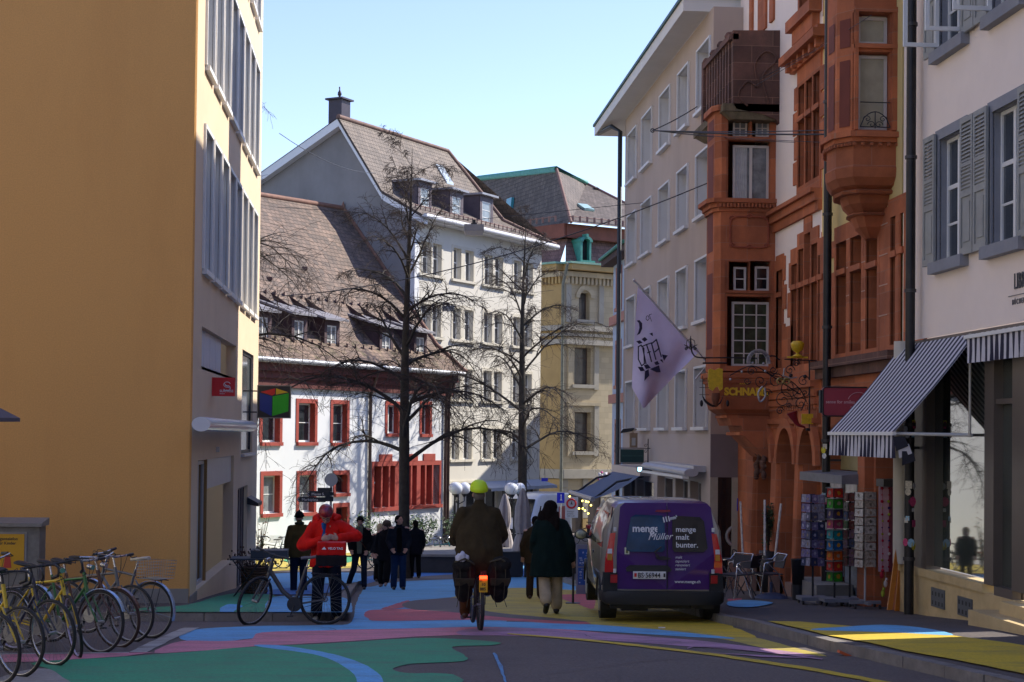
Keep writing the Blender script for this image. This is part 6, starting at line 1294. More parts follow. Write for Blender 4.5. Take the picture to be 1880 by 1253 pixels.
# ------------------------------------------------------------ delivery van seen from behind
PUR = mat('purple_wrap', (.050, .003, .13), .38, .06, 2, coat=.35, spec=.35); BEI = mat('champagne_paint', (.36, .33, .27), .28, .04, 2, coat=.9, metal=.3); BMP = mat('bumper_plastic', (.016, .017, .019), .6, .1, 20, bump=.1)
VG = mat('van_glass', (.008, .011, .014), .06, .3, 1, spec=.5); TLR = mat('tail_red', (.55, .01, .008), .15, .05, coat=.8); VW = mat('vinyl_white', (.72, .72, .74), .5, 0)
Mv = Matrix.Translation(V((4.20, 24.25, G0(24.3)))) @ Matrix.Rotation(-R(3.0), 4, 'Z')
van = thing('delivery_van', 'purple and champagne delivery van with white lettering parked half on the kerb', 'van', M=Mv)
def sec(y, W, zb_, zm, zr, wr, r=.12):   # half-width W at belt, roof half-width wr
    R_ = [(W*.93, zb_), (W, zb_+.10), (W, zm*.75), (W*.985, zm), (W*.93+wr*.05, zm+(zr-zm)*.45), (wr+.02, zr-.10), (wr-.03, zr-.035), (wr-.12, zr-.008), (0, zr)]
    P = R_+[(-x, z) for x, z in R_[-2::-1]]; return [(x, y+(max(0, z-1.02)*.14 if y < .2 and r < .2 else 0), z) for x, z in P]
def spt(S_):  # open at the bottom
    b = MB(); rings = [sec(*s) for s in S_]; n = len(rings[0])
    b.add([p for r_ in rings for p in r_], [(j*n+i, j*n+i+1, (j+1)*n+i+1, (j+1)*n+i) for j in range(len(rings)-1) for i in range(n-1)], 0, True); b.mi = [1 if (k // (n-1) < 2 and 5 <= k % (n-1) <= 10) else 0 for k in range(len(b.f))] if len(rings) == 10 else b.mi; b.add(rings[0], [tuple(range(n-1, -1, -1))]); b.add(rings[-1], [tuple(range(n))]); return b
RK = [(0.02, .86, .42, 1.02, 1.79, .71), (.10, .905, .34, 1.02, 1.80, .715), (.55, .915, .30, 1.02, 1.815, .73), (1.5, .915, .28, 1.02, 1.82, .735), (2.45, .91, .28, 1.02, 1.80, .72), (2.8, .905, .28, 1.02, 1.68, .68), (3.35, .90, .28, 1.0, 1.20, .70), (3.9, .87, .30, .92, 1.05, .70), (4.2, .80, .32, .80, .88, .62), (4.3, .72, .36, .6, .68, .55)]
body = obj('body', spt(RK), [BEI, PUR], van, world=False)
# rear end shell: purple doors; inclined upper part
def rp(x, z, off=0): # point on the rear face
    y = .02 if z < 1.02 else .02+(z-1.02)*.14
    return V((x, y-.045-off+abs(x)**2*.05, z))
def rpanel(pts, off, m, nm, par, th=.03, rnd=0, label=None):
    b = MB(); P = spline(pts, 3) if rnd else pts; tri = tessellate_polygon([[V((x, z, 0)) for x, z in P]]); n = len(P); A_ = [rp(x, z, off) for x, z in P]; B_ = [p+V((0, th, 0)) for p in A_]
    b.add(A_, [tuple(t) for t in tri]); b.add(A_+B_, [(i, (i+1) % n, n+(i+1) % n, n+i) for i in range(n)]); return obj(nm, b, m, par, label, world=False)
dl = rpanel([(-.70, .50), (.05, .50), (.05, 1.79), (-.58, 1.785), (-.65, 1.72), (-.70, 1.08)], 0, PUR, 'rear_door', van, .06)
dr = rpanel([(.06, .50), (.80, .50), (.80, 1.08), (.72, 1.72), (.66, 1.785), (.06, 1.79)], 0, PUR, 'rear_door', van, .06)
wl_ = rpanel([(-.56, 1.08), (-.50, 1.06), (-.02, 1.06), (.015, 1.10), (.015, 1.56), (-.02, 1.60), (-.42, 1.61), (-.49, 1.57), (-.565, 1.15)], .012, mat('van_glass_blue_reflection', (.006, .045, .11), .08, .5, 2.5, spec=.35), 'rear_window', dl, .02)  # blue reflection painted into the left pane's base colour
wr_ = rpanel([(.13, 1.10), (.16, 1.06), (.60, 1.06), (.66, 1.12), (.61, 1.52), (.55, 1.58), (.16, 1.60), (.13, 1.56)], .012, VG, 'rear_window', dr, .02)
def vt(x, z, s, tx, par, **k):
    tilt = .14 if z > 1.02 else 0; M = basis(rp(x, z, .018), (1, 0, 0), (0, tilt, 1)); return obj('lettering', text_mb(tx, s, M, .002, **k), VW, par, world=False)
vt(-.47, 1.355, .155, 'menge', dl, bold=.004, sx=.98); M = basis(rp(-.24, 1.235, .018), (1, .0, .04), (0, .14, 1)); obj('lettering', text_mb('Müller', .14, M, .002, shear=.35), VW, dl, world=False)
M = basis(rp(-.01, 1.50, .018), (1, 0, .22), (-.22, .14, 1)); obj('lettering', text_mb('111', .10, M, .002, bold=.006, sx=.8), VW, dl, world=False); obj('lettering', text_mb('mm²', .075, basis(rp(.10, 1.535, .018), (1, 0, .22), (-.22, .14, 1)), .002, bold=.002, sx=.8), VW, dl, world=False)
for i, tx in enumerate(('menge', 'malt', 'bunter.')): vt(.18, 1.36-.115*i, .115, tx, dr, bold=.0015)
for i, tx in enumerate(('malt', 'tapeziert', 'renoviert', 'saniert')): vt(.17, .965-.058*i, .058, tx, dr, shear=.25)
vt(.165, .60, .063, 'www.menge.ch', dr, bold=.001)
pl = rpanel([(-.46, .66), (.03, .66), (.03, .77), (-.46, .77)], .05, mat('plate_white', (.72, .72, .72), .4, .02), 'number_plate', dl, .02)
obj('lettering', text_mb('BS·56944', .105, basis(rp(-.395, .68, .074), (1, 0, 0), (0, 0, 1)), .002, .001, sx=.86), BLK, pl, world=False)
rpanel([(-.445, .69), (-.41, .69), (-.41, .745), (-.445, .745)], .074, mat('crest_red', (.6, .01, .01), .4, 0), 'crest', pl, .004); rpanel([(-.01, .69), (.018, .69), (.018, .745), (-.01, .745)], .074, BLK, 'crest', pl, .004)
rpanel([(-.555, .765), (.10, .765), (.12, .80), (.06, .86), (-.5, .86), (-.565, .82)], .02, BLK, 'plate_recess', dl, .02)
rpanel([(-.12, .955), (.0, .935), (.10, .955), (.12, .965), (.0, 1.0), (-.08, .99)], .02, BLK, 'handle', dl, .02)
rpanel([(-.585, 1.02), (-.515, 1.02), (-.515, 1.12), (-.585, 1.12)], .004, mat('sticker_cream', (.6, .58, .42), .5), 'sticker', dl, .004)
rpanel([(-.565, 1.035), (-.535, 1.035), (-.535, 1.07), (-.55, 1.10), (-.565, 1.09)], .006, mat('sticker_olive', (.12, .13, .01), .5), 'sticker', dl, .004)
rpanel([(-.13, 1.655), (.0, 1.645), (.11, 1.66), (.10, 1.685), (-.10, 1.685)], .01, mat('brake_light', (.22, .01, .03), .2), 'brake_light', van, .02)
b = MB(); b.tube([rp(-.10, 1.0, .03), rp(-.14, 1.06, .04), rp(-.04, 1.14, .04)], .011, 6); b.cyl(rp(-.10, 1.0, .0), rp(-.10, 1.0, .05), .025, 10); obj('wiper', b, BLK, dl, world=False)
b = MB(); b.tube([rp(.055, .5, -.002), rp(.055, 1.02, -.002), rp(.055, 1.74, -.002)], .006, 4); obj('door_gap', b, BLK, dr, world=False)
for s in (-1, 1):
    P = [(.72, 1.34), (.80, 1.33), (.875, .96), (.885, .74), (.75, .755), (.76, .98)]; P = [(s*x+(.04 if s > 0 else 0)*0, z) for x, z in P]; P = P if s > 0 else P[::-1]
    tl = rpanel(P, .03, TLR, 'tail_light', van, .10)
    for k, (m_, z0_, z1_) in enumerate(((mat('lens_white', (.6, .6, .6), .2), 1.03, 1.10), (mat('lens_amber', (.5, .22, .03), .2), .93, 1.02))): rpanel([(s*.775, z0_), (s*.845, z0_), (s*.84, z1_), (s*.775, z1_)][::1 if s > 0 else -1], .036, m_, 'lens', tl, .01)
    for z_ in (1.395, .775): b = MB(); b.rbox((s*.735-.022, -.075, z_-.03), (s*.735+.022, -.03, z_+.03), .015); obj('hinge', b, mat('hinge_white', (.6, .6, .6), .4), van, world=False)
    rpanel([(s*.70, .60), (s*.80, .60), (s*.80, .72), (s*.70, .72)][::1 if s > 0 else -1], .10, mat('reflector_red', (.35, .01, .01), .3), 'reflector', van, .02)
b = MB()   # bumper wraps round
for z0_, z1_, o_ in ((.30, .50, .06), (.50, .74, .02)):
    pass
prof = [(-.93, .62), (-.93, .05), (-.86, -.06), (-.5, -.105), (.5, -.105), (.86, -.06), (.93, .05), (.93, .62)]
P0 = [(x, y) for x, y in prof]; rings = []
for z_, s_ in ((.27, .93), (.31, .985), (.44, 1.0), (.475, .97)): rings.append([(x*s_, y*(1 if y > 0 else s_), z_) for x, y in P0])
n = len(P0); b.add([p for r_ in rings for p in r_], [(j*n+i, j*n+i+1, (j+1)*n+i+1, (j+1)*n+i) for j in range(3) for i in range(n-1)], 0, True); b.add(rings[3], [tuple(range(n))]); b.add(rings[0], [tuple(range(n-1, -1, -1))])
for s in (-1, 1): x0, x1_ = sorted((s*.69, s*.905)); b.hexa([(x0, -.05, .46), (x1_, -.02, .46), (x1_, .25, .46), (x0, .25, .46), (x0, -.05, .75), (x1_-.02*s if s > 0 else x1_, -.01, .75), (x1_, .25, .75), (x0, .25, .75)])
obj('bumper', b, BMP, van, world=False)
b = MB(); b.box((-.78, .1, .20), (.78, 4.1, .34)); b.box((-.6, .25, .15), (-.2, .6, .25)); b.tube([(.45, -.02, .24), (.45, .5, .26)], .035, 8); obj('underbody', b, BLK, van, world=False)
# left side: windows, door lines, wheel arches
SG = mat('side_dark', (.022, .025, .03), .12, .1, coat=.7)
def sp_(y, z, off=.0):  # point on the left side
    if z <= 1.02: x = .915
    else: x = .915-(z-1.02)*.22
    return V((-x-off, y, z))
def spanel(pts, off, m, nm, par, th=.02):
    b = MB(); tri = tessellate_polygon([[V((y, z, 0)) for y, z in pts]]); n = len(pts); A_ = [sp_(y, z, off) for y, z in pts]; B_ = [p+V((th, 0, 0)) for p in A_]
    b.add(A_, [tuple(t) for t in tri]); b.add(A_+B_, [(i, (i+1) % n, n+(i+1) % n, n+i) for i in range(n)]); return obj(nm, b, m, par, world=False)
spanel([(.30, 1.10), (1.25, 1.10), (1.25, 1.62), (.34, 1.62)], .012, SG, 'side_window', van); d_ = spanel([(1.42, .42), (2.95, .42), (3.05, 1.05), (2.60, 1.60), (1.42, 1.64)], .004, BEI, 'front_door', van)
spanel([(1.46, 1.10), (2.95, 1.10), (2.55, 1.56), (1.46, 1.60)], .012, VG, 'side_window', d_); b = MB(); b.rbox((-.945, 1.5, .93), (-.925, 1.7, .97), .008); obj('handle', b, BLK, d_, world=False)
spanel([(.08, .55), (.10, 1.72), (.145, 1.72), (.13, .55)], .006, SG, 'panel_gap', van); spanel([(.55, .62), (1.36, .62), (1.36, .70), (.55, .70)], .02, BLK, 'side_rail', van); spanel([(1.38, .45), (1.38, 1.62), (1.40, 1.62), (1.40, .45)], .008, SG, 'panel_gap', van)
b = MB(); b.hexa([(-.55, 2.86, 1.64), (.55, 2.86, 1.64), (.62, 3.36, 1.22), (-.62, 3.36, 1.22), (-.55, 2.90, 1.67), (.55, 2.90, 1.67), (.62, 3.40, 1.25), (-.62, 3.40, 1.25)]); obj('windscreen', b, VG, van, world=False)
for y_ in (.62, 3.34):
    for s in (-1, 1):
        b = MB(); b.cyl((s*.66, y_, .31), (s*.905, y_, .31), .315, 28); w_ = obj('wheel', b, RUB, van, world=False)
        b = MB(); b.cyl((s*.90, y_, .31), (s*.915, y_, .31), .20, 20); obj('rim', b, ALU, w_, world=False)
        b = MB()
        for i in range(12):
            a0_, a1_ = pi*i/12, pi*(i+1)/12; b.hexa([(s*x_, y_+r_*cos(a_), .31+r_*sin(a_)) for x_ in (.90, .935) for r_, a_ in ((.335, a0_), (.39, a0_), (.39, a1_), (.335, a1_))])
        obj('wheel_arch', b, BMP, van, world=False)
        b = MB(); b.cyl((s*.80, y_, .31), (s*.918, y_, .31), .36, 20) if False else None
for s in (-1, 1):
    b = MB(); b.sph((s*1.04, 2.95, 1.13), (.11, .07, .085), 12, 8); b.tube([(s*.88, 2.95, 1.08), (s*1.0, 2.95, 1.11)], .03, 6); m_ = obj('wing_mirror', b, BLK, van, world=False)
    b = MB(); b.sph((s*1.04, 2.905, 1.13), (.09, .035, .07), 12, 8); obj('mirror_glass', b, mat('mirror_yellow', (.42, .42, .25), .12, .5, 14, spec=.8), m_, world=False)
# white van far away
p = gb(975, 1012); M = Matrix.Translation(V((7.1, 77, G0(77)))) @ Matrix.Rotation(R(152), 4, 'Z')
wv = thing('white_van', 'white transit van parked facing us behind the closed parasols', 'van', M=M)
S_ = [(-2.6, .95, .35, 1.1, 2.35, .82), (-2.5, .98, .3, 1.1, 2.45, .86), (1.0, .98, .3, 1.1, 2.45, .86), (1.35, .97, .3, 1.1, 2.3, .80), (2.2, .95, .3, 1.1, 1.35, .80), (2.85, .88, .32, .95, 1.05, .70), (2.95, .8, .4, .8, .9, .6)]
obj('body', spt(S_), mat('van_white', (.66, .68, .72), .3, .05, coat=.6), wv, world=False)
b = MB(); b.hexa([(-.72, 1.48, 2.18), (.72, 1.48, 2.18), (.80, 2.2, 1.38), (-.80, 2.2, 1.38), (-.72, 1.53, 2.22), (.72, 1.53, 2.22), (.80, 2.25, 1.42), (-.80, 2.25, 1.42)]); obj('windscreen', b, VG, wv, world=False)
for s in (-1, 1):
    b = MB(); b.hexa([(s*.965, .3, 1.2), (s*.98, .3, 1.2), (s*.98, 1.9, 1.2), (s*.965, 1.9, 1.2), (s*.90, .3, 1.9), (s*.915, .3, 1.9), (s*.92, 1.3, 1.9), (s*.90, 1.3, 1.9)]); obj('side_window', b, VG, wv, world=False)
    b = MB(); b.rbox((s*.75-.13, 2.84, .75), (s*.75+.13, 2.96, .95), .04); obj('headlight', b, mat('headlight', (.7, .72, .75), .1, 0, coat=1), wv, world=False)
    for y_ in (-1.7, 1.9):
        b = MB(); b.cyl((s*.7, y_, .34), (s*.97, y_, .34), .34, 24); obj('wheel', b, RUB, wv, world=False)
b = MB(); b.box((-.85, 2.9, .35), (.85, 3.02, .68)); b.box((-.5, 2.9, .72), (.5, 2.97, .9)); obj('bumper', b, BMP, wv, world=False)
b = MB(); b.box((-.99, -1.6, 1.0), (-.985, -.8, 1.8)); b.add([(-.992, .0, 1.9), (-.992, -.25, 1.6), (-.992, 0, 1.25), (-.992, .25, 1.6)], [(0, 1, 2, 3)]); obj('emblem', b, mat('emblem_rose', (.5, .12, .10), .5), wv, world=False)
# ------------------------------------------------------------ people
def remesh(mb, vox, fold=0, fs=9, seed=0, sm=2):
    me = mb.mesh('tmp', []); ob = bpy.data.objects.new('tmp', me); COL.objects.link(ob)
    m = ob.modifiers.new('r', 'REMESH'); m.mode = 'VOXEL'; m.voxel_size = vox; m.use_smooth_shade = True
    s = ob.modifiers.new('s', 'SMOOTH'); s.factor = .5; s.iterations = sm
    dg = bpy.context.evaluated_depsgraph_get(); out = bpy.data.meshes.new_from_object(ob.evaluated_get(dg)); bpy.data.objects.remove(ob)
    if fold:
        for v, n in zip(out.vertices, [V(n.vector) for n in out.vertex_normals]):
            p = v.co; k = MN.noise(V((p.x*fs+seed, p.y*fs, p.z*fs*.45)))+.5*MN.noise(V((p.x*fs*2.3, p.y*fs*2.3+seed, p.z*fs*.9))); v.co = p+n*(k*fold)
    for p in out.polygons: p.use_smooth = True
    return out
def cap(b, p, q, r1, r2, n=10):
    p, q = V(p), V(q); ns = 4; d = (q-p); L = d.length or 1e-6; d = d/L
    pts = [p-d*r1*.9, p-d*r1*.6, p]+[p+d*L*i/ns for i in range(1, ns)]+[q, q+d*r2*.6, q+d*r2*.9]; rs = [r1*.4, r1*.8, r1]+[r1+(r2-r1)*i/ns for i in range(1, ns)]+[r2, r2*.8, r2*.4]
    b.tube(pts, rs, n)
SKIN = mat('skin', (.46, .26, .19), .55, .08, 8)
HAIRD = mat('dark_hair', (.010, .007, .006), .85, .3, 40, bump=.6, bs=90, spec=.1)
def hand(b, w, d, s=1, side=1, curl=.5, ref=None):
    """palm + four fingers + thumb rooted at wrist w pointing along d"""
    w, d = V(w), V(d).normalized(); nrm = V(ref or (0, 1, 0)); a = d.cross(nrm).normalized()*side; nrm = a.cross(d).normalized()*side
    k = .085*s; cap(b, w, w+d*k*.35, .026*s, .030*s, 8)
    for i, (o, L) in enumerate(((-.030, .070), (-.010, .080), (.010, .076), (.029, .060))):
        r_ = w+d*k+a*o*s; cap(b, w+d*.02+a*o*s*.7, r_, .014*s, .013*s, 6); e = d; p = r_
        for j, f in enumerate((.45, .32, .25)): e = (e+nrm*curl*(.5+.3*j)).normalized(); q = p+e*L*f*s; cap(b, p, q, (.0105-.001*j)*s, (.0098-.001*j)*s, 6); p = q
    t0 = w+d*.03*s-a*.022*s; t1 = t0+(d*.6-a*.8+nrm*.3).normalized()*.04*s; t2 = t1+(d*.9-a*.2+nrm*.5).normalized()*.03*s; cap(b, t0, t1, .014*s, .012*s, 6); cap(b, t1, t2, .012*s, .010*s, 6)
def headmesh(b, c, yaw, pitch, s=1):
    M = Matrix.Translation(V(c)) @ Matrix.Rotation(yaw, 4, 'Z') @ Matrix.Rotation(pitch, 4, 'X'); o = len(b.v); h = MB(M)
    h.sph((0, 0, .03*s), (.075*s, .094*s, .088*s), 16, 12); h.sph((0, .018*s, -.035*s), (.058*s, .070*s, .075*s), 14, 10); h.sph((0, .055*s, -.085*s), (.026*s, .026*s, .022*s), 8, 6)
    h.tube([(0, .092*s, .02*s), (0, .108*s, -.012*s), (0, .118*s, -.030*s), (0, .098*s, -.038*s)], [.010*s, .012*s, .016*s, .012*s], 8)
    for q in (-1, 1): h.sph((q*.028*s, .085*s, .026*s), (.022*s, .012*s, .008*s), 8, 6); h.sph((q*.078*s, -.004*s, -.008*s), (.010*s, .022*s, .032*s), 8, 6); h.sph((q*.038*s, .066*s, -.025*s), (.022*s, .022*s, .02*s), 8, 6)
    h.tube([(-.024*s, .088*s, -.058*s), (0, .097*s, -.056*s), (.024*s, .088*s, -.058*s)], [.006*s, .010*s, .006*s], 6); join(b, h); return M
def figure(lab, loc, rz, J, clothes, skin=SKIN, group=None, vox=.011, hands=(1, 1), yaw=0, pitch=0, hs=1, curl=.5, extra=None, handref=(None, None)):
    t = thing('person', lab, 'person', loc, rz, group); b = MB(); P = {k: V(v) for k, v in J.items()}
    hc = P['head']; Mh = headmesh(b, hc, yaw, pitch, hs); nk = P['neck']; cap(b, nk, hc-V((0, .0, .05))+(nk-hc)*.1, .058, .052)
    hp = (P['hipL']+P['hipR'])/2; ch = (P['shL']+P['shR'])/2; mid = hp.lerp(ch, .5)
    cap(b, hp, mid, .13, .12, 14); cap(b, mid, ch-V((0, 0, .08)), .13, .13, 14); cap(b, P['shL'], P['shR'], .06, .06)
    for s in 'LR':
        cap(b, P['hip'+s], P['kn'+s], .085, .055); cap(b, P['kn'+s], P['an'+s], .052, .036); tq = P['to'+s]; cap(b, P['an'+s]-V((0, 0, .03)), tq, .035, .028)
        cap(b, P['sh'+s], P['el'+s], .05, .04); cap(b, P['el'+s], P['wr'+s], .038, .026)
        i = 0 if s == 'L' else 1
        if hands[i]: hand(b, P['wr'+s], P['ha'+s]-P['wr'+s], 1.05, 1 if s == 'R' else -1, curl, handref[i])
    body = obj('body', remesh(b, vox, sm=1), skin, t, world=False)
    for q in (-1, 1): eb = MB(Mh); eb.sph((q*.029*hs, .083*hs, .008*hs), (.012*hs, .010*hs, .007*hs), 8, 6); obj('eye', eb, mat('eye_dark', (.03, .02, .015), .3, 0), body, world=False)
    for nm, mt, par, fn, vx, fold in clothes: 
        c = MB(); fn(c, P, Mh); obj(nm, remesh(c, vx, fold, 8, seed=len(lab)) if vx else c, mt, t if par is None else body, world=False)
    return t, P, Mh
def trousers(r1=.105, r2=.075, r3=.07, cut=.0):
    def f(c, P, Mh):
        hp = (P['hipL']+P['hipR'])/2; cap(c, P['hipL']+V((0, 0, .06)), P['hipR']+V((0, 0, .06)), .115, .115, 14)
        for s in 'LR':
            cap(c, P['hip'+s], P['kn'+s], r1, r2, 14); e = P['kn'+s].lerp(P['an'+s], 1-cut); cap(c, P['kn'+s], e, r2, r3, 14)
    return f
def shoes(r=.045, L=1.0):
    def f(c, P, Mh):
        for s in 'LR':
            a, q = P['an'+s], P['to'+s]; d = (q-a); d.z *= .3; h = a-V((0, 0, .045)); cap(c, a+V((0, 0, .04)), h, r, r*.95); cap(c, h-d*.25, q, r*.9, r*.78, 10)
    return f
def coat(rings, sl=(.075, .062, .055), cuff=.9, collar=.07, both=(1, 1)):
    """rings: (z, cx, cy, rx, ry) from hem to shoulders"""
    def f(c, P, Mh):
        n = 28; R_ = [[V((cx+rx*cos(a)*(1+.12*abs(sin(2*a))*0), cy+ry*sin(a), z)) for a in [2*pi*i/n for i in range(n)]] for z, cx, cy, rx, ry in rings]; c.ring(R_)
        for i, s in enumerate('LR'):
            if not both[i]: continue
            cap(c, P['sh'+s].lerp(P['neck'], .06)-V((0, 0, .03)), P['el'+s], sl[0], sl[1], 14); cap(c, P['el'+s], P['el'+s].lerp(P['wr'+s], cuff), sl[1], sl[2], 14)
        for s in 'LR': cap(c, P['neck']-V((0, 0, .05)), P['sh'+s]-V((0, 0, .015)), .062, sl[0]*.86, 12)
        if collar: cap(c, P['neck']-V((0, 0, .03)), P['neck']+V((0, 0, .03)), collar+.01, collar)
    return f
def hairf(kind):
    def f(c, P, Mh):
        h = MB(Mh)
        if kind == 'short': h.sph((0, -.012, .045), (.084, .100, .088), 16, 12); h.sph((0, -.05, .0), (.078, .062, .085), 14, 10)
        if kind == 'long':
            h.sph((0, -.015, .045), (.090, .108, .092), 16, 12); h.sph((0, -.055, -.03), (.100, .075, .12), 14, 10)
            for k in range(12): x = -.10+.2*k/11; h.tube([(x, -.06, -.02), (x*1.25, -.085, -.12), (x*1.3+.01*sin(k*2), -.085, -.22), (x*1.1, -.075, -.29-.02*sin(k*3))], [.035, .036, .033, .015], 7)
        if kind == 'beanie': h.sph((0, -.008, .055), (.089, .106, .092), 16, 12); h.torus((0, -.008, .03), .088, .016, (0, .15, 1), 20, 6)
        if kind == 'hat': h.sph((0, -.008, .06), (.092, .108, .085), 16, 12); h.torus((0, -.005, .035), .098, .016, (0, .15, 1), 20, 6); h.sph((0, 0, .15), .022)
        if kind == 'puff': h.sph((0, -.02, .05), (.11, .115, .11), 16, 12); h.sph((0, -.05, -.03), (.10, .08, .1), 12, 8)
        h.v = [(Mh @ ((Mh.inverted() @ v)*1.16)) for v in h.v] if kind == 'long' else h.v; join(c, h)
    return f
def helmetf(c, P, Mh):
    h = MB(Mh); prof = [(.0, .118), (.05, .112), (.09, .085), (.112, .045), (.118, .0), (.108, -.012), (.100, .0)]; b2 = MB(); b2.lathe(prof, (0, 0, .06), 24)
    h.add([(p.x*.92, p.y*1.18-.01, p.z+(.0 if p.y > 0 else -.02*min(1, -p.y*10))) for p in b2.v], b2.f, 0, True); join(c, h)
def stand(h=1.75, hipw=.09, shw=.19):
    k = h/1.75; J = dict(hipL=(-hipw, 0, .92*k), hipR=(hipw, 0, .92*k), knL=(-.10, .02, .50*k), knR=(.10, .02, .50*k), anL=(-.11, -.01, .09), anR=(.11, -.01, .09), toL=(-.12, .14, .035), toR=(.12, .14, .035),
             shL=(-shw, 0, 1.42*k), shR=(shw, 0, 1.42*k), elL=(-.26, -.03, 1.14*k), elR=(.26, -.03, 1.14*k), wrL=(-.25, .06, .90*k), wrR=(.25, .06, .90*k), haL=(-.25, .10, .80*k), haR=(.25, .10, .80*k), neck=(0, -.01, 1.49*k), head=(0, .02, 1.62*k))
    return J
def foot(px, py): p = onG(px, py); return (p.x, p.y, p.z)
def fabric(n, c, r=.95): return mat('fabric_'+n, tuple(x*.8 for x in c) if max(c) < .12 else c, r, .22, 6, bump=.5, bs=140, spec=.12)
# --- woman in the long dark green coat, walking away
J = stand(1.72); J.update(anL=(-.07, -.24, .20), toL=(-.08, -.17, .06), knL=(-.09, -.02, .50), knR=(.10, .08, .49), anR=(.10, .10, .09), toR=(.11, .25, .035), wrR=(.33, .02, .84), elR=(.30, -.06, 1.10), haR=(.345, .05, .75), wrL=(-.24, .16, .95), haL=(-.24, .25, .88))
k = 1.72/1.75
COATG = fabric('bottle_green', (.008, .020, .017))
figure('person walking away in a long black green coat and cream trousers, dark curly hair', foot(1010, 1128), -.05, J, [
    ('trousers', fabric('cream', (.42, .33, .21)), None, trousers(.11, .095, .095, .12), .014, .006), ('boots', mat('black_leather', (.012, .012, .013), .4), None, shoes(.055), .011, 0),
    ('coat', COATG, None, coat([(.58, .0, -.0, .335, .22), (.75, 0, 0, .315, .205), (1.0, 0, 0, .275, .18), (1.2, 0, 0, .25, .165), (1.35, 0, 0, .235, .15), (1.44, 0, 0, .17, .11), (1.50, 0, 0, .08, .08)], (.088, .075, .068), .93, .08), .015, .018), ('hair', HAIRD, 'b', hairf('long'), .010, .02)], yaw=-.45)[0].scale = (1.06, 1.06, 1.06)
# --- olive-brown coat behind her
figure('person in an olive brown jacket half hidden behind the one in the long dark coat', foot(982, 1100), .0, stand(1.68), [
    ('trousers', fabric('brown', (.05, .03, .018)), None, trousers(.10, .08, .075), .015, .005), ('boots', mat('brown_leather', (.06, .025, .012), .5), None, shoes(.05), .012, 0),
    ('coat', fabric('olive_brown', (.05, .034, .017)), None, coat([(.72, 0, 0, .22, .16), (1.0, 0, 0, .22, .15), (1.3, 0, 0, .23, .15), (1.42, 0, 0, .16, .1), (1.48, 0, 0, .08, .08)]), .016, .01), ('hair', HAIRD, 'b', hairf('short'), .012, 0)])
# --- man with knit cap walking towards us
J = stand(1.76); J.update(knL=(-.12, .15, .52), anL=(-.14, .22, .10), toL=(-.15, .36, .04), knR=(.14, -.02, .50), anR=(.28, -.20, .14), toR=(.30, -.10, .04), wrL=(-.20, .12, .95), haL=(-.17, .16, .88), wrR=(.22, .10, .95), haR=(.18, .15, .88))
def openjacket(z0=.80):
    def f(c, P, Mh):
        g_ = MB(); coat([(z0, 0, -.01, .215, .15), (1.0, 0, -.01, .215, .15), (1.3, 0, -.01, .225, .145), (1.43, 0, 0, .17, .1), (1.48, 0, 0, .08, .08)])(g_, P, Mh); join(c, g_)
    return f
def jumper(c, P, Mh):
    c.ring([[V((rx*cos(a), .035+.135*sin(a), z)) for a in [2*pi*i/20 for i in range(20)]] for z, rx in ((.86, .085), (1.0, .09), (1.25, .10), (1.42, .085), (1.5, .065), (1.54, .06))])
def strap(c, P, Mh): c.tube([(-.19, .06, .92), (-.12, .172, 1.05), (.02, .182, 1.25), (.13, .12, 1.44), (.13, 0, 1.5)], .016, 6, flat=.5)
figure('person in a black knit cap and dark jacket over a sage jumper, walking towards us', foot(660, 1082), pi-.1, J, [
    ('trousers', fabric('dark_denim', (.012, .022, .045)), None, trousers(.10, .075, .065), .014, .006), ('shoes', mat('black_leather', (.012, .012, .013)), None, shoes(.05), .012, 0),
    ('jacket', fabric('black_jacket', (.010, .010, .012)), None, openjacket(), .015, .008), ('jumper', fabric('sage', (.13, .14, .10)), None, jumper, .014, .004), ('strap', fabric('strap', (.10, .04, .02)), None, strap, 0, 0), ('cap', fabric('black_knit', (.008, .008, .01)), 'b', hairf('beanie'), .010, .003)], hands=(1, 1))
# --- man in navy, looking up to the left
J = stand(1.80); J.update(wrL=(-.19, .13, 1.0), haL=(-.14, .16, .94), wrR=(.20, .13, 1.0), haR=(.15, .16, .94))
def shirt(c, P, Mh): c.ring([[V((rx*cos(a), .045+.13*sin(a), z)) for a in [2*pi*i/20 for i in range(20)]] for z, rx in ((.9, .08), (1.2, .095), (1.42, .075), (1.5, .06))])
figure('person in a navy jacket and blue jeans looking up to the side, short dark hair', foot(731, 1083), pi+.1, J, [
    ('trousers', fabric('blue_denim', (.018, .04, .10)), None, trousers(.108, .085, .08), .014, .006), ('shoes', mat('black_leather', (.012, .012, .013)), None, shoes(.052), .012, 0),
    ('jacket', fabric('navy', (.014, .019, .032)), None, openjacket(.83), .015, .009), ('shirt', fabric('black_shirt', (.006, .006, .008)), None, shirt, .014, .003), ('hair', HAIRD, 'b', hairf('short'), .010, .004)], yaw=.7, pitch=.3)
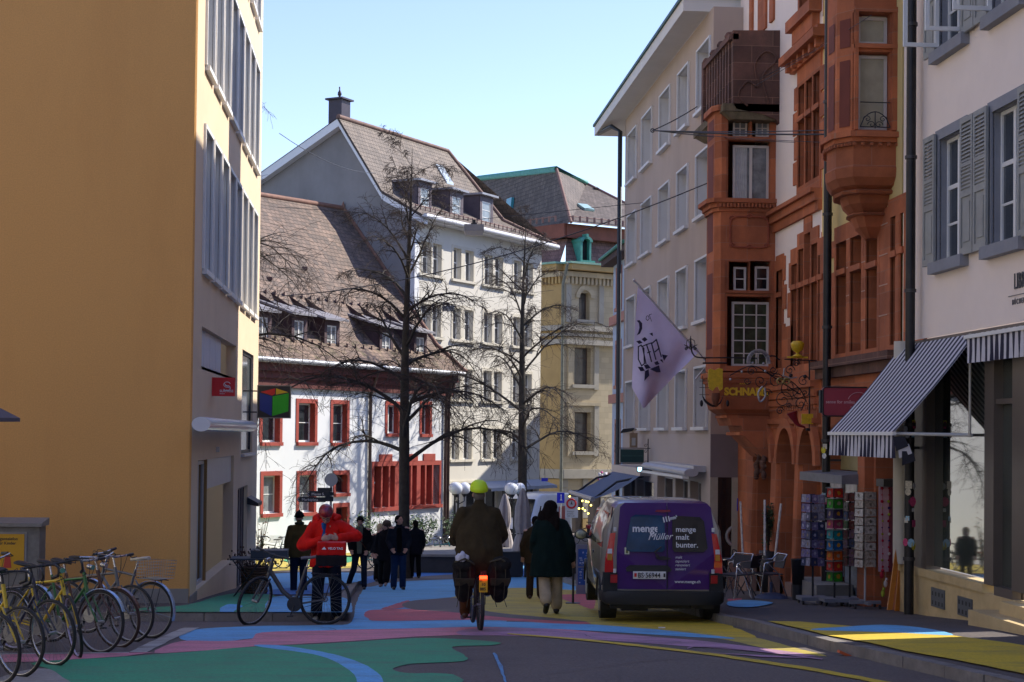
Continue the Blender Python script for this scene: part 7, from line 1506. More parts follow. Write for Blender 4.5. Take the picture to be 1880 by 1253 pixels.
# --- woman beside him, blond-fringed, long dark clothes
J = stand(1.66); J.update(anL=(-.05, .22, .14), knL=(-.06, .12, .50), toL=(-.06, .36, .08))
figure('person in a long black coat beside the one in navy, face turned away', foot(708, 1078), pi-.2, J, [
    ('trousers', fabric('black_wool', (.010, .010, .012)), None, trousers(.11, .10, .095, .15), .015, .006), ('shoes', mat('pale_sneaker', (.30, .22, .20), .6), None, shoes(.045), .012, 0),
    ('coat', fabric('black_coat', (.012, .012, .016)), None, coat([(.66, 0, 0, .24, .17), (1.0, 0, 0, .21, .15), (1.3, 0, 0, .21, .14), (1.40, 0, 0, .15, .1), (1.45, 0, 0, .07, .07)]), .016, .01), ('hair', mat('brown_hair', (.05, .03, .018), .6, .3, 40), 'b', hairf('long'), .011, .006)], yaw=-.6)
figure('person with fluffy blond hair standing behind the couple', foot(697, 1068), pi+.3, stand(1.58), [
    ('coat', fabric('charcoal', (.02, .02, .022)), None, coat([(.5, 0, 0, .2, .15), (1.0, 0, 0, .2, .14), (1.2, 0, 0, .2, .14), (1.30, 0, 0, .14, .1), (1.37, 0, 0, .07, .07)]), .018, .01), ('trousers', fabric('black_wool', (.01, .01, .012)), None, trousers(), .018, 0), ('shoes', BLK, None, shoes(), .014, 0),
    ('hair', mat('blond_hair', (.42, .30, .16), .7, .3, 40), 'b', hairf('puff'), .012, .008)])
figure('person in dark clothes seen from behind, partly hidden beside the tree trunk', foot(762, 1062), .3, stand(1.7), [
    ('coat', fabric('dark_navy', (.010, .012, .02)), None, coat([(.7, 0, 0, .21, .15), (1.0, 0, 0, .21, .15), (1.3, 0, 0, .22, .14), (1.40, 0, 0, .15, .1), (1.46, 0, 0, .07, .07)]), .018, .01), ('trousers', fabric('black_wool', (.01, .01, .012)), None, trousers(), .018, 0), ('shoes', BLK, None, shoes(), .014, 0), ('hair', HAIRD, 'b', hairf('short'), .012, .0)])
# --- man with hat and olive jacket behind the red one
J = stand(1.76)
def scarf(c, P, Mh): c.torus(P['neck']+V((0, .01, .02)), .075, .032, (0, .1, 1), 18, 8)
figure('person in an olive wool jacket, green scarf and dark hat seen from behind', foot(548, 1096), .35, J, [
    ('trousers', fabric('dark_denim', (.012, .022, .045)), None, trousers(.105, .08, .07), .015, .005), ('shoes', BLK, None, shoes(), .012, 0),
    ('jacket', fabric('olive', (.105, .075, .026)), None, coat([(.82, 0, 0, .225, .17), (1.0, 0, 0, .23, .17), (1.3, 0, 0, .24, .16), (1.42, 0, 0, .17, .11), (1.48, 0, 0, .08, .08)], (.085, .072, .062)), .015, .01), ('scarf', fabric('grey_green', (.05, .06, .04)), None, scarf, .012, .004), ('hat', fabric('dark_hat', (.012, .012, .015)), 'b', hairf('hat'), .010, .003)])
# --- red jacket man, head bent, hands at chest
REDJ = fabric('red_jacket', (.66, .012, .008), .6); J = stand(1.80)
J.update(neck=(0, .05, 1.50), head=(-.02, .19, 1.58), shL=(-.20, .03, 1.44), shR=(.20, .03, 1.44), elR=(.44, .05, 1.27), wrR=(.17, .27, 1.24), haR=(.06, .31, 1.27), elL=(-.36, .10, 1.12), wrL=(-.08, .30, 1.23), haL=(.02, .33, 1.26), hipL=(-.10, -.02, .92), hipR=(.10, -.02, .92), anL=(-.14, 0, .09), anR=(.16, 0, .09), toL=(-.16, .15, .035), toR=(.19, .14, .035), knL=(-.12, .04, .5), knR=(.14, .04, .5))
J = {k_: (-v[0], v[1], v[2]) for k_, v in J.items()}  # mirrored: high elbow shows on the picture's right
def redtop(c, P, Mh):
    coat([(.80, 0, -.03, .245, .15), (.95, 0, -.02, .24, .155), (1.2, 0, 0, .235, .16), (1.36, 0, .02, .23, .15), (1.45, 0, .03, .17, .11), (1.51, 0, .04, .09, .09)], (.095, .085, .062), .9, .085)(c, P, Mh)
    cap(c, (.16, -.08, 1.46), (-.1, -.09, 1.48), .07, .07)
def opening(c, P, Mh): c.ring([[V((.045+rx*cos(a), .05+.125*sin(a), z)) for a in [2*pi*i/16 for i in range(16)]] for z, rx in ((.82, .05), (1.1, .055), (1.38, .06), (1.47, .05))])
t, P, Mh = figure('person in a bright red jacket and red and blue helmet, head bent, hands at chest', foot(598, 1140), pi+.04, J, [
    ('trousers', fabric('dark_denim2', (.010, .014, .025)), None, trousers(.115, .09, .085), .014, .007), ('shoes', mat('grey_shoe', (.28, .26, .20), .7), None, shoes(.052), .012, 0),
    ('jacket', REDJ, None, redtop, .014, .018), ('shirt', fabric('blue_shirt', (.02, .10, .32)), None, opening, .012, .004), ('helmet', mat('helmet_red_blue', (.26, .008, .006), .35, .8, 16, coat=.3, dirt=.9, ds=7, dcol=(.006, .02, .11)), 'b', helmetf, 0, 0)], yaw=0, pitch=-.62, curl=.9, handref=((0, -1, 0), (0, -1, 0)), vox=.010)
b = MB(Mh)
for q in (-1, 1): b.torus((q*.032, .106, .006), .024, .0025, (0, 1, 0), 14, 4); b.tube([(q*.056, .10, .008), (q*.082, .01, .005)], .0022, 4)
b.tube([(-.008, .11, .008), (.008, .11, .008)], .002, 4); obj('glasses', b, BLK, t, world=False)
b = MB(); b.tube([(-.10, .07, 1.50), (-.17, -.02, 1.54), (-.05, -.1, 1.56), (.10, -.09, 1.56), (.17, 0, 1.53), (.12, .07, 1.49)], [.03, .05, .06, .06, .05, .03], 10); obj('hood', b, REDJ, t, world=False)
# red pannier bag on the e-bike rack
tb = thing('pannier_bag', 'red and black bag standing on the rear rack of the electric bicycle', 'bag', (q_.matrix_world.translation.x if False else 0, 0, 0))
p = onY(608, 1008, gb(596, 1147).y+.02); b = MB(Matrix.Translation(p)); b.rbox((-.27, -.13, -.20), (.27, .13, .12), .07, 0); tb.location = p; WM[tb.name] = Matrix.Translation(p)
p2 = MB(); 
def soft(x0, x1, y0, y1, z0, z1, vox=.014, fold=.01):
    c = MB(); c.box((x0, y0, z0), (x1, y1, z1)); return remesh(c, vox, fold, 10, sm=8)
obj('bag_body', soft(-.20, .21, -.13, .13, -.09, .10), fabric('red_nylon', (.55, .01, .008), .5), tb, world=False); obj('bag_base', soft(-.21, .22, -.14, .14, -.24, -.08), fabric('black_nylon', (.015, .012, .014), .5), tb, world=False)
M = basis((-.04, -.148, .0), (1, 0, 0), (0, 0, 1)); b = text_mb('VELO TAG', .045, M, .002, .001, sx=1.0); b2 = MB(); b.add([M @ V(v) for v in ((-.09, 0, .001), (-.025, 0, .001), (-.055, .04, .001))], [(0, 1, 2)]); obj('lettering', b, sw, tb, world=False)
# --- the cyclist riding away
p = onG(884, 1160); CY = p.y
CZ = G0(CY+.5)
def cyc():
    lab = 'black bicycle ridden away from us with panniers, red tail light and yellow plate'
    a = pi/2+.04
    t = bike(lab, (p.x, p.y+.34, CZ), a, fm=paint_m('black', (.02, .02, .022)), bar='swept', guard=BLK, rack=True, step=True, r=.35, tw=.026)
    M = WM[t.name]
    b = MB(); b.box((-.385, -.055, .55), (-.37, .055, .72)); obj('number_plate', b, mat('plate_yellow', (.75, .42, .02), .4, .04), t, world=False)
    Mt = basis((-.389, .047, .64), (0, -1, 0), (0, 0, 1)); b = text_mb('10', .055, Mt @ Matrix.Translation((.02, -.005, 0)), .001, .001); join(b, text_mb('885', .055, Mt @ Matrix.Translation((0, -.065, 0)), .001, .001)); join(b, text_mb('BS', .03, Mt @ Matrix.Translation((.0, .05, 0)), .001)); obj('lettering', b, BLK, t, world=False)
    b = MB(); b.rbox((-.40, -.05, .725), (-.36, .05, .765), .01); obj('tail_light', b, mat('tail_glow', (.8, .02, .01), .3, 0, emis=(1, .04, .01, 3.5)), t, world=False)
    b = MB(); b.rbox((-.395, -.04, .77), (-.35, .04, .83), .01); obj('reflector', b, mat('reflector_dark', (.15, .01, .01), .3), t, world=False)
    return t
cb = cyc(); Mc = WM[cb.name]
def loc(x, y, z): return Mc @ V((x, y, z))
# panniers: soft black-olive bags either side
for s, lab in ((1, 'soft black pannier stuffed with white paper on the left side of the ridden bicycle'), (-1, 'bulging black pannier with loose straps on the right side of the ridden bicycle')):
    c0_ = loc(-.12, s*.235, .69); t = thing('pannier', lab, 'bag', c0_, 0); M = Matrix.Rotation(pi/2, 4, 'Z')
    c = MB(); c.sph((0, 0, .05), (.155, .23, .24), 14, 10); c.sph((0, 0, -.14), (.12, .18, .16), 12, 8); c.sph((-.02*s, -.1, .2), (.15, .16, .12), 12, 8)
    obj('bag_body', remesh(c, .014, .026, 9, seed=s, sm=2), fabric('worn_black_canvas', (.022, .020, .019), .85), t, world=False)
    b = MB(); 
    for k in (-.07, .06): b.tube([(k, -.20, .28), (k+.01, -.25, .08), (k-.01, -.2, -.22), (k-.03*s, -.22, -.34)], .013, 6, flat=.4)
    b.tube([(-.13, -.17, .25), (0, -.26, .30), (.13, -.17, .22)], .015, 6); obj('strap', b, fabric('olive_strap', (.09, .08, .055)), t, world=False)
    b = MB(); b.hexa([(-.12, -.19, -.06), (.12, -.19, -.06), (.12, -.13, -.06), (-.12, -.13, -.06), (-.13, -.26, .04), (.13, -.26, .04), (.13, -.2, .04), (-.13, -.2, .04)]); obj('pocket', b, fabric('olive_strap', (.09, .08, .055)), t, world=False)
    if s == 1:
        c = MB(); c.sph((-.03, -.16, .30), (.09, .07, .08), 12, 8); obj('paper', remesh(c, .012, .03, 22, sm=0), mat('white_plastic_bag', (.55, .55, .62), .5), t, world=False)
J = dict(hipL=(-.12, 0, 1.00), hipR=(.12, 0, 1.00), knL=(-.15, .30, .66), knR=(.15, .36, .98), anL=(-.17, .12, .21), anR=(.15, .22, .50), toL=(-.18, .26, .13), toR=(.15, .36, .42), shL=(-.21, .10, 1.52), shR=(.21, .10, 1.52), elL=(-.31, .14, 1.22), elR=(.32, .14, 1.22), wrL=(-.29, .40, 1.10), wrR=(.29, .40, 1.10), haL=(-.28, .52, 1.10), haR=(.28, .52, 1.10), neck=(0, .11, 1.60), head=(0, .15, 1.745))
OLV = fabric('olive_coat', (.060, .044, .022))
c1 = coat([(.72, -.0, -.02, .28, .23), (.88, 0, -.02, .31, .25), (1.05, 0, .0, .31, .25), (1.25, 0, .04, .29, .20), (1.42, 0, .09, .25, .175), (1.53, 0, .11, .17, .125), (1.62, 0, .11, .09, .085)], (.095, .085, .07), .92, .08)
rl = loc(.22, 0, 0)
def helm2(c, P, Mh): helmetf(c, P, Mh); c.v = [Mh @ ((Mh.inverted() @ v)*1.12+V((0, .0, .0))) for v in c.v]
t, P, Mh = figure('cyclist riding away in a wide olive coat and fluorescent yellow helmet cover', (rl.x, rl.y, CZ), .04, J, [
    ('trousers', fabric('rust_trousers', (.09, .035, .014)), None, trousers(.115, .085, .07), .014, .007), ('shoes', mat('brown_boot', (.055, .02, .01), .4), None, shoes(.052), .012, 0),
    ('coat', OLV, None, c1, .015, .02), ('helmet_cover', mat('fluorescent_yellow', (.60, .85, .01), .5, .06), 'b', helm2, 0, 0), ('hair', mat('grey_hair', (.12, .10, .08), .7), 'b', lambda c, P, Mh: join(c, (lambda h: (h.sph((0, -.05, -.01), (.078, .062, .08), 14, 10), h)[1])(MB(Mh))), .012, 0)], pitch=.05, vox=.012)
t.scale = (1.035, 1.035, 1.035)
b = MB(Mh)
b.tube([(0, -.125+.0, .05), (0, -.11, .13), (0, -.0, .185), (0, .10, .15)], .007, 6)
for q in (-1, 1): b.tube([(q*.115, -.04, .07), (q*.06, -.118, .085), (0, -.14, .09)], .006, 6)
obj('reflective_tape', b, mat('silver_tape', (.5, .52, .4), .3), t, world=False)
# ------------------------------------------------------------ street furniture on the left
def ring_(b, c, r, t_, ax=(0, 1, 0), n=24): b.torus(c, r, t_, ax, n, 6)
DG = mat('weathered_grey_paint', (.19, .185, .175), .6, .2, 5, dirt=.6, ds=4)
A = onY(-60, 1020, 24.6); B = onY(74, 961, 24.6)
# utility cabinet
zc = G0(25)+.12
t = thing('utility_cabinet', 'grey weathered utility cabinet with a yellow poster on its door', 'cabinet', (B.x, 24.9, zc)); b = MB(); b.box((-7.4, 24.75, zc), (B.x-.04, 25.2, B.z-.06)); obj('housing', b, DG, t)
b = MB(); b.hexa([(-7.45, 24.68, B.z-.06), (B.x, 24.68, B.z-.06), (B.x, 25.25, B.z-.06), (-7.45, 25.25, B.z-.06), (-7.45, 24.68, B.z-.01), (B.x, 24.68, B.z-.01), (B.x, 25.25, B.z+.05), (-7.45, 25.25, B.z+.05)]); obj('lid', b, mat('cabinet_lid', (.26, .25, .23), .6, .25, 5, dirt=.7, ds=5), t)
P0_ = onY(-40, 1040, 24.73); P1_ = onY(45, 981, 24.73)
b = MB(); b.box((P0_.x-.03, 24.735, P0_.z-.1), (P1_.x+.03, 24.75, P1_.z+.03)); ps = obj('door', b, mat('cabinet_door', (.28, .27, .26), .5, .15, 4), t)
b = MB(); b.box((P0_.x, 24.722, P0_.z-.06), (P1_.x, 24.735, P1_.z)); ps = obj('poster', b, mat('poster_yellow', (.60, .32, .01), .5, .05), ps)
obj2 = text_mb('Sorgentelefon', .062, basis((P1_.x-.44, 24.72, P1_.z-.09), (1, 0, 0), (0, 0, 1)), .001, .001); join(obj2, text_mb('für Kinder', .062, basis((P1_.x-.38, 24.72, P1_.z-.155), (1, 0, 0), (0, 0, 1)), .001, .001)); b = obj('lettering', obj2, BLK, t)
b = MB(); b.sph((P1_.x-.24, 24.725, P1_.z-.28), (.03, .004, .04), 10, 6); b.hexa([(P1_.x-.30, 24.718, P1_.z-.5), (P1_.x-.18, 24.718, P1_.z-.5), (P1_.x-.18, 24.722, P1_.z-.5), (P1_.x-.30, 24.722, P1_.z-.5), (P1_.x-.27, 24.718, P1_.z-.31), (P1_.x-.20, 24.718, P1_.z-.31), (P1_.x-.20, 24.722, P1_.z-.31), (P1_.x-.27, 24.722, P1_.z-.31)]); obj('poster_figure', b, mat('poster_red', (.45, .04, .03), .5), t)
# parasol tip at the left edge
c = onY(37, 768, 23); t = thing('parasol', 'corner of a grey parasol reaching in at the left edge above the cabinet', 'parasol', (c.x-1.6, 23, G0(23))); b = MB(); ap = V((c.x-1.5, 23, c.z+.75)); R_ = [V((c.x-1.5+1.5*cos(a), 23+1.5*sin(a), c.z)) for a in [2*pi*i/8 for i in range(8)]]
for i in range(8): b.add([ap, R_[i], R_[(i+1) % 8]], [(0, 1, 2)]); b.add([R_[i], R_[(i+1) % 8], R_[(i+1) % 8]-V((0, 0, .05)), R_[i]-V((0, 0, .05))], [(0, 1, 2, 3)])
obj('canopy', b, mat('parasol_grey', (.13, .11, .12), .8, .1), t); b = MB(); b.cyl((c.x-1.5, 23, G0(23)), ap, .025, 8); obj('pole', b, DKM, t)
# small dark awning on the ochre building's far end
c0_ = onX(456, 917, -3.15); t = thing('small_awning', 'small dark rolled awning at the far lower corner of the ochre building', 'awning', (-3.18, c0_.y, c0_.z)); b = MB(); y_ = c0_.y; b.hexa([(-3.18, y_, c0_.z-.12), (-2.92, y_, c0_.z-.17), (-2.92, y_+1.2, c0_.z-.17), (-3.18, y_+1.2, c0_.z-.12), (-3.18, y_, c0_.z+.05), (-2.92, y_, c0_.z-.09), (-2.92, y_+1.2, c0_.z-.09), (-3.18, y_+1.2, c0_.z+.05)]); obj('cassette', b, DKM, t)
# folding cafe table, crate and wicker planters beside the ochre building
def ftable(lab, c, rz, w_=.6, d_=.6, h=.72):
    t = thing('folding_table', lab, 'table', c, rz); b = MB(); b.box((-w_/2, -d_/2, h-.03), (w_/2, d_/2, h)); obj('table_top', b, mat('slate_blue_metal', (.035, .045, .065), .45, .1, metal=.2), t, world=False)
    for s in (-1, 1): b = MB(); b.tube([(-w_/2+.05, s*(d_/2-.04), 0), (w_/2-.05, s*(d_/2-.04), h-.03)], .011, 6); b.tube([(w_/2-.05, s*(d_/2-.04), 0), (-w_/2+.05, s*(d_/2-.04), h-.03)], .011, 6); obj('leg', b, DKM, t, world=False)
    return t
p = onG(408, 1090, .12); ftable('dark folding cafe table against the ochre building wall', (-2.45, 30.3, G0(30.3)+.12), .0)
p = (-2.0, 29.6, G0(29.6)+.12); t = thing('storage_box', 'slate blue box lying on the folding table', 'box', (-2.1, 30.2, G0(30.3)+.84)); b = MB(); b.box((-2.38, 30.0, G0(30.3)+.845), (-1.72, 30.5, G0(30.3)+.99)); obj('box_body', b, mat('slate_blue_metal', (.035, .045, .065)), t)
WK = mat('wicker', (.09, .055, .035), .85, .35, 30, bump=.6, bs=60)
for (x, y, r_, h, lab) in ((-2.42, 31.6, .22, .50, 'tall wicker basket planter standing beside the folding table'), (-2.6, 33.4, .20, .42, 'second wicker basket planter further along the ochre wall')):
    z = G0(y)+.12; t = thing('wicker_planter', lab, 'planter', (x, y, z)); b = MB()
    for i in range(12): b.torus((x, y, z+.02+h*i/11), r_*(1+.12*i/11)+(.008 if i % 2 else 0), .024, (0, 0, 1), 22, 6)
    b.cyl((x, y, z), (x, y, z+h*.9), r_*.95, 16); obj('basket', b, WK, t)
    b = MB(); rn = random.Random(int(y)); 
    for i in range(60): a = rn.uniform(0, 2*pi); e = rn.uniform(.3, 1.2); L = rn.uniform(.2, .5); p_ = V((x+.1*cos(a), y+.1*sin(a), z+h)); q_2 = p_+V((cos(a)*cos(e), sin(a)*cos(e), sin(e)))*L; b.tube([p_, p_.lerp(q_2, .5)+V((0, 0, .03)), q_2], [.004, .003, .002], 3); b.sph(q_2, .02, 5, 4, M=None)
    obj('plant', b, mat('dry_shrub', (.09, .05, .035), .9, .3, 9), t)
# shrubs
LEAF = mat('leaf_green', (.055, .105, .03), .6, .4, 9); LEAFD = mat('leaf_dark', (.03, .06, .02), .6, .4, 9)
def shrub(lab, x, y, z, R_, H, n, seed, m_=None, planter=None, ls=.05):
    rn = random.Random(seed); t = thing('shrub', lab, 'plant', (x, y, z)); b = MB()
    for i in range(14): a = rn.uniform(0, 2*pi); r_ = R_*rn.uniform(.2, .8); b.tube([(x, y, z), (x+r_*.4*cos(a), y+r_*.4*sin(a), z+H*.5), (x+r_*cos(a), y+r_*sin(a), z+H*rn.uniform(.6, 1))], [.015, .010, .004], 4)
    obj('stems', b, BARK, t); b = MB()
    cl = [(rn.uniform(-1, 1), rn.uniform(-1, 1), rn.uniform(.25, 1)) for _ in range(12)]
    for i in range(n):
        c = rn.choice(cl); p = V((x+R_*(c[0]*.62+rn.gauss(0, .2)), y+R_*(c[1]*.62+rn.gauss(0, .2)), z+H*(c[2]*.85+rn.gauss(0, .10)))); u_ = V((rn.gauss(0, 1), rn.gauss(0, 1), rn.gauss(0, .7))).normalized(); w_ = u_.orthogonal().normalized(); s = ls*rn.uniform(.6, 1.4); b.add([p-u_*s, p+w_*s*.45, p+u_*s, p-w_*s*.45], [(0, 1, 2, 3)], rn.choice((0, 0, 1)))
    obj('leaves', b, [m_ or LEAF, LEAFD], t)
    return t
shrub('large green shrub below the ribbon window behind the people', -.05, 56, G0(56), 1.15, 1.9, 1500, 1); shrub('bushy green plant in front of the white wall, right of the tree trunk', 1.35, 58, G0(58)+.55, .75, 1.15, 1100, 2)
shrub('light green shrub at the foot of the downpipes', 2.5, 61, G0(61)+.2, .45, 1.6, 450, 3); shrub('thin bare shrub with few leaves at the far left by the white wall', -4.05, 55, G0(55), .5, 1.9, 120, 4, mat('dry_leaf', (.16, .07, .04), .8))
t = thing('planter_box', 'rust red planter box holding the bushy plant', 'planter', (1.4, 58, G0(58))); b = MB(); b.box((.8, 57.5, G0(58)), (2.1, 58.6, G0(58)+.62)); obj('box_body', b, mat('rust_red', (.28, .05, .03), .7, .2), t)
z_ = G0(52); t = thing('raised_bed', 'low dark stone bed with a paved rim at the second row of bicycles', 'planter', (2.6, 54, z_)); b = MB(); b.box((.8, 52.5, z_-.2), (4.3, 56.5, z_+.5)); obj('bed_wall', b, mat('dark_stone', (.05, .05, .055), .8, .2), t); b = MB(); b.box((.75, 52.4, z_+.5), (4.35, 56.6, z_+.58)); obj('coping', b, CONC, t)
t = thing('bike_stand', 'rail holding the row of background bicycles', 'bike stand', (-1, 53.5, G0(53.5))); b = MB(); b.tube([(-5, 53.6, G0(53)+.45), (.4, 53.6, G0(53)+.45)], .025, 6); obj('rail', b, DKM, t)
# finger post and round sign
Ys = 44; c = onY(608, 881, Ys); zg_ = G0(Ys); t = thing('finger_post', 'signpost with black direction arrows and the back of a round sign', 'signpost', (c.x, Ys, zg_)); b = MB(); b.cyl((c.x, Ys, zg_), (c.x, Ys, c.z+.15), .03, 10); obj('pole', b, mat('pole_grey', (.22, .24, .27), .5), t)
b = MB(); b.cyl((c.x, Ys-.05, c.z), (c.x, Ys-.035, c.z), .175, 28); obj('round_sign', b, mat('sign_back', (.36, .38, .40), .5, .06), t); BA = mat('arrow_black', (.022, .024, .03), .5)
for (l, r_, tp, bt, tx) in ((545, 598, 913, 922, 'Marktplatz'), (563, 606, 902, 912, 'Messe S.'), (583, 610, 896, 902, None), (597, 612, 912, 921, None), (592, 613, 904, 910, None)):
    a_ = onY(l, bt, Ys-.06); d_ = onY(r_, tp, Ys-.06); b = MB(); hm = (a_.z+d_.z)/2; ar = tx is not None; off = 0 if tx != 'Messe S.' else .03
    P = [(a_.x, hm), (a_.x+.05, a_.z), (d_.x, a_.z), (d_.x, d_.z), (a_.x+.05, d_.z)] if ar else [(a_.x, a_.z), (d_.x, a_.z), (d_.x, d_.z), (a_.x, d_.z)]
    Fr((0, Ys-.07-off), (1, 0), (0, -1)).poly(b, P, 0, 0, .03); s_ = obj('direction_arrow', b, BA, t)
    if tx:
        b = text_mb(tx, .10, basis((a_.x+.13, Ys-.073-off, a_.z+.035), (1, 0, 0), (0, 0, 1)), .001); b.tube([(a_.x+.07, Ys-.073-off, a_.z+.02), (a_.x+.02, Ys-.073-off, hm), (a_.x+.07, Ys-.073-off, d_.z-.02)], .006, 4); obj('lettering', b, sw, s_)
# globe lamps
GLB = mat('globe_white', (.72, .74, .78), .15, .03, coat=.6)
for px, py, Ys, w_, lab in ((842, 897, 62, .36, 'street lamp with a cluster of white globes left of the cyclist'), (944, 898, 60, .34, 'street lamp with a cluster of white globes above the closed parasols')):
    c = onY(px, py, Ys); t = thing('globe_lamp', lab, 'street lamp', (c.x, Ys, G0(Ys)), group=None); b = MB(); b.cyl((c.x, Ys, G0(Ys)), (c.x, Ys, c.z-.45), .05, 10, r2=.035); obj('pole', b, DKM, t)
    for i in range(3):
        a = 2*pi*i/3+.1; g_ = V((c.x+w_*.62*cos(a), Ys+w_*.62*sin(a), c.z)); b = MB(); b.sph(g_, w_*.66, 18, 12); gl_ = obj('globe', b, GLB, t); b = MB(); b.tube([(c.x, Ys, c.z-.6), (g_.x, g_.y, c.z-.48), (g_.x, g_.y, c.z-.2)], .02, 6); b.lathe([(.12, .0), (.10, -.06), (.03, -.16)], g_+V((0, 0, -.17)), 12); obj('arm', b, DKM, t)
# closed parasols
def cparasol(px, top, bot, Ys, lab, w_):
    a_ = onY(px, top, Ys); z0 = onY(px, bot, Ys).z; t = thing('closed_parasol', lab, 'parasol', (a_.x, Ys, G0(Ys))); b = MB(); b.cyl((a_.x, Ys, G0(Ys)), (a_.x, Ys, a_.z), .03, 8); obj('pole', b, DKM, t); n = 24; R_ = []
    H = a_.z-z0
    for k, (f, r_) in enumerate(((0, .02), (.06, .07), (.25, .15), (.5, .17), (.60, .13), (.62, .12), (.66, .15), (.85, .22), (.97, .24))): R_.append([V((a_.x+w_*r_*(1+.35*cos(6*q))*cos(q), Ys+w_*r_*(1+.35*cos(6*q))*sin(q), a_.z-H*(f+(.05*cos(6*q) if k == 8 else 0)))) for q in [2*pi*i/n for i in range(n)]])
    b = MB(); b.ring(R_, 0, True, True); obj('folded_cloth', b, mat('parasol_cloth', (.40, .36, .36), .85, .12, 4), t); b = MB(); b.torus((a_.x, Ys, a_.z-H*.61), w_*.14, .012, (0, 0, 1), 16, 5); obj('tie', b, BLK, t)
cparasol(960, 897, 1033, 50, 'closed off white parasol tied with a strap, nearest the walking woman', 1.15); cparasol(927, 906, 1010, 56, 'closed greyer parasol behind the other one', 1.0)
z_ = G0(50)
for i, (x, w_) in enumerate(((3.75, .9), (4.75, .9), (5.7, .8), (3.0, .6))):
    t = thing('terrace_planter', ('dark terrace box under the off white parasol', 'dark terrace box right of the off white parasol', 'dark terrace box nearest the poster stand', 'small dark terrace box beside the cyclist')[i], 'planter', (x, 49.3, z_)); b = MB(); b.box((x-w_/2, 49.1, z_), (x+w_/2, 49.5, z_+.78)); obj('box_body', b, mat('terrace_black', (.012, .015, .022), .5, .2), t); b = MB(); b.box((x-w_/2-.02, 49.08, z_+.78), (x+w_/2+.02, 49.52, z_+.81)); obj('rim', b, DKM, t)
    if i == 0: b = MB(); b.box((x-.08, 49.08, z_+.3), (x+.08, 49.095, z_+.5)); obj('sticker', b, mat('sticker_cyan', (.05, .35, .6), .4), t)
# poster stand with thin posts
Ys = 36.5; z_ = G0(Ys); a_ = onY(1060, 1002, Ys); d_ = onY(1093, 1077, Ys)
t = thing('poster_stand', 'blue poster stand covered with notices next to the van mirror', 'sign', (a_.x, Ys, z_)); b = MB(); b.box((a_.x-.02, Ys, z_), (d_.x+.02, Ys+.04, a_.z+.02)); obj('board', b, mat('board_grey', (.2, .22, .3), .5), t)
rn = random.Random(9); H = a_.z-d_.z
for k in range(2):
    z0 = a_.z-.04-(k+1)*H*.46; b = MB(); b.box((a_.x+.02, Ys-.006, z0), (d_.x-.02, Ys, z0+H*.42)); pp = obj('poster', b, mat('poster_blue', (.02, .10, .40), .35, .2, 6), t); b = MB()
    for i in range(16): x = rn.uniform(a_.x+.04, d_.x-.1); z = z0+.02+rn.random()*H*.36; b.box((x, Ys-.009, z), (x+rn.uniform(.02, .07), Ys-.007, z+rn.uniform(.012, .04)))
    obj('print', b, mat('print_pale', (.35, .45, .65), .5, .5, 20), pp)
Ys = 30.5; x = onY(1052, 1100, Ys).x; t = thing('thin_post', 'thin black post with round foot beside the walking woman', 'post', (x, Ys, G0(Ys))); b = MB(); b.cyl((x, Ys, G0(Ys)), (x, Ys, G0(Ys)+1.25), .022, 8); b.cyl((x, Ys, G0(Ys)), (x, Ys, G0(Ys)+.02), .14, 16); obj('pole', b, BLK, t)
# prohibition sign
Ys = 58; c = onY(1049, 925, Ys); t = thing('traffic_sign', 'white board with a red ringed sign and small print by the far doorway', 'traffic sign', (c.x, Ys, G0(Ys))); a_ = onY(1038, 913, Ys); d_ = onY(1061, 951, Ys)
b = MB(); b.box((a_.x, Ys, d_.z), (d_.x, Ys+.03, a_.z)); bd = obj('board', b, mat('board_white', (.55, .57, .62), .5, .03), t); b = MB(); b.torus((c.x, Ys-.012, c.z), .155, .034, (0, 1, 0), 28, 6); obj('red_ring', b, mat('ring_red', (.5, .01, .015), .4, 0), bd); b = MB(); b.box((c.x-.03, Ys-.012, c.z-.03), (c.x+.05, Ys-.005, c.z+.0)); b.box((c.x-.01, Ys-.012, c.z), (c.x+.02, Ys-.005, c.z+.07)); obj('pictogram', b, BLK, bd)
b = MB(); b.cyl((c.x, Ys+.06, G0(Ys)), (c.x, Ys+.06, a_.z), .03, 8); obj('pole', b, LGY, t)
b = text_mb('Zubringer', .065, basis((a_.x+.05, Ys-.003, d_.z+.20), (1, 0, 0), (0, 0, 1)), .001)
for i, tx in enumerate(('gestattet', '5.00-11.00')): join(b, text_mb(tx, .065, basis((a_.x+.06, Ys-.003, d_.z+.12-.08*i), (1, 0, 0), (0, 0, 1)), .001))
obj('lettering', b, BLK, bd)
c = onY(1030, 914, 60); t = thing('blue_sign', 'small blue square pedestrian sign left of the red ringed sign', 'traffic sign', (c.x, 60, G0(60))); b = MB(); b.box((c.x-.15, 60, c.z-.2), (c.x+.13, 60.03, c.z+.18)); obj('plate', b, mat('blue_plate', (.01, .06, .42), .4), t); b = MB(); b.cyl((c.x, 60.05, G0(60)), (c.x, 60.05, c.z+.2), .03, 8); obj('pole', b, LGY, t)
b = MB(); b.sph((c.x, 59.99, c.z+.09), (.025, .01, .025), 8, 6); b.tube([(c.x, 59.99, c.z+.05), (c.x, 59.99, c.z-.03), (c.x+.03, 59.99, c.z-.11)], .014, 5); b.tube([(c.x, 59.99, c.z-.03), (c.x-.03, 59.99, c.z-.11)], .012, 5); obj('pictogram', b, sw, t)
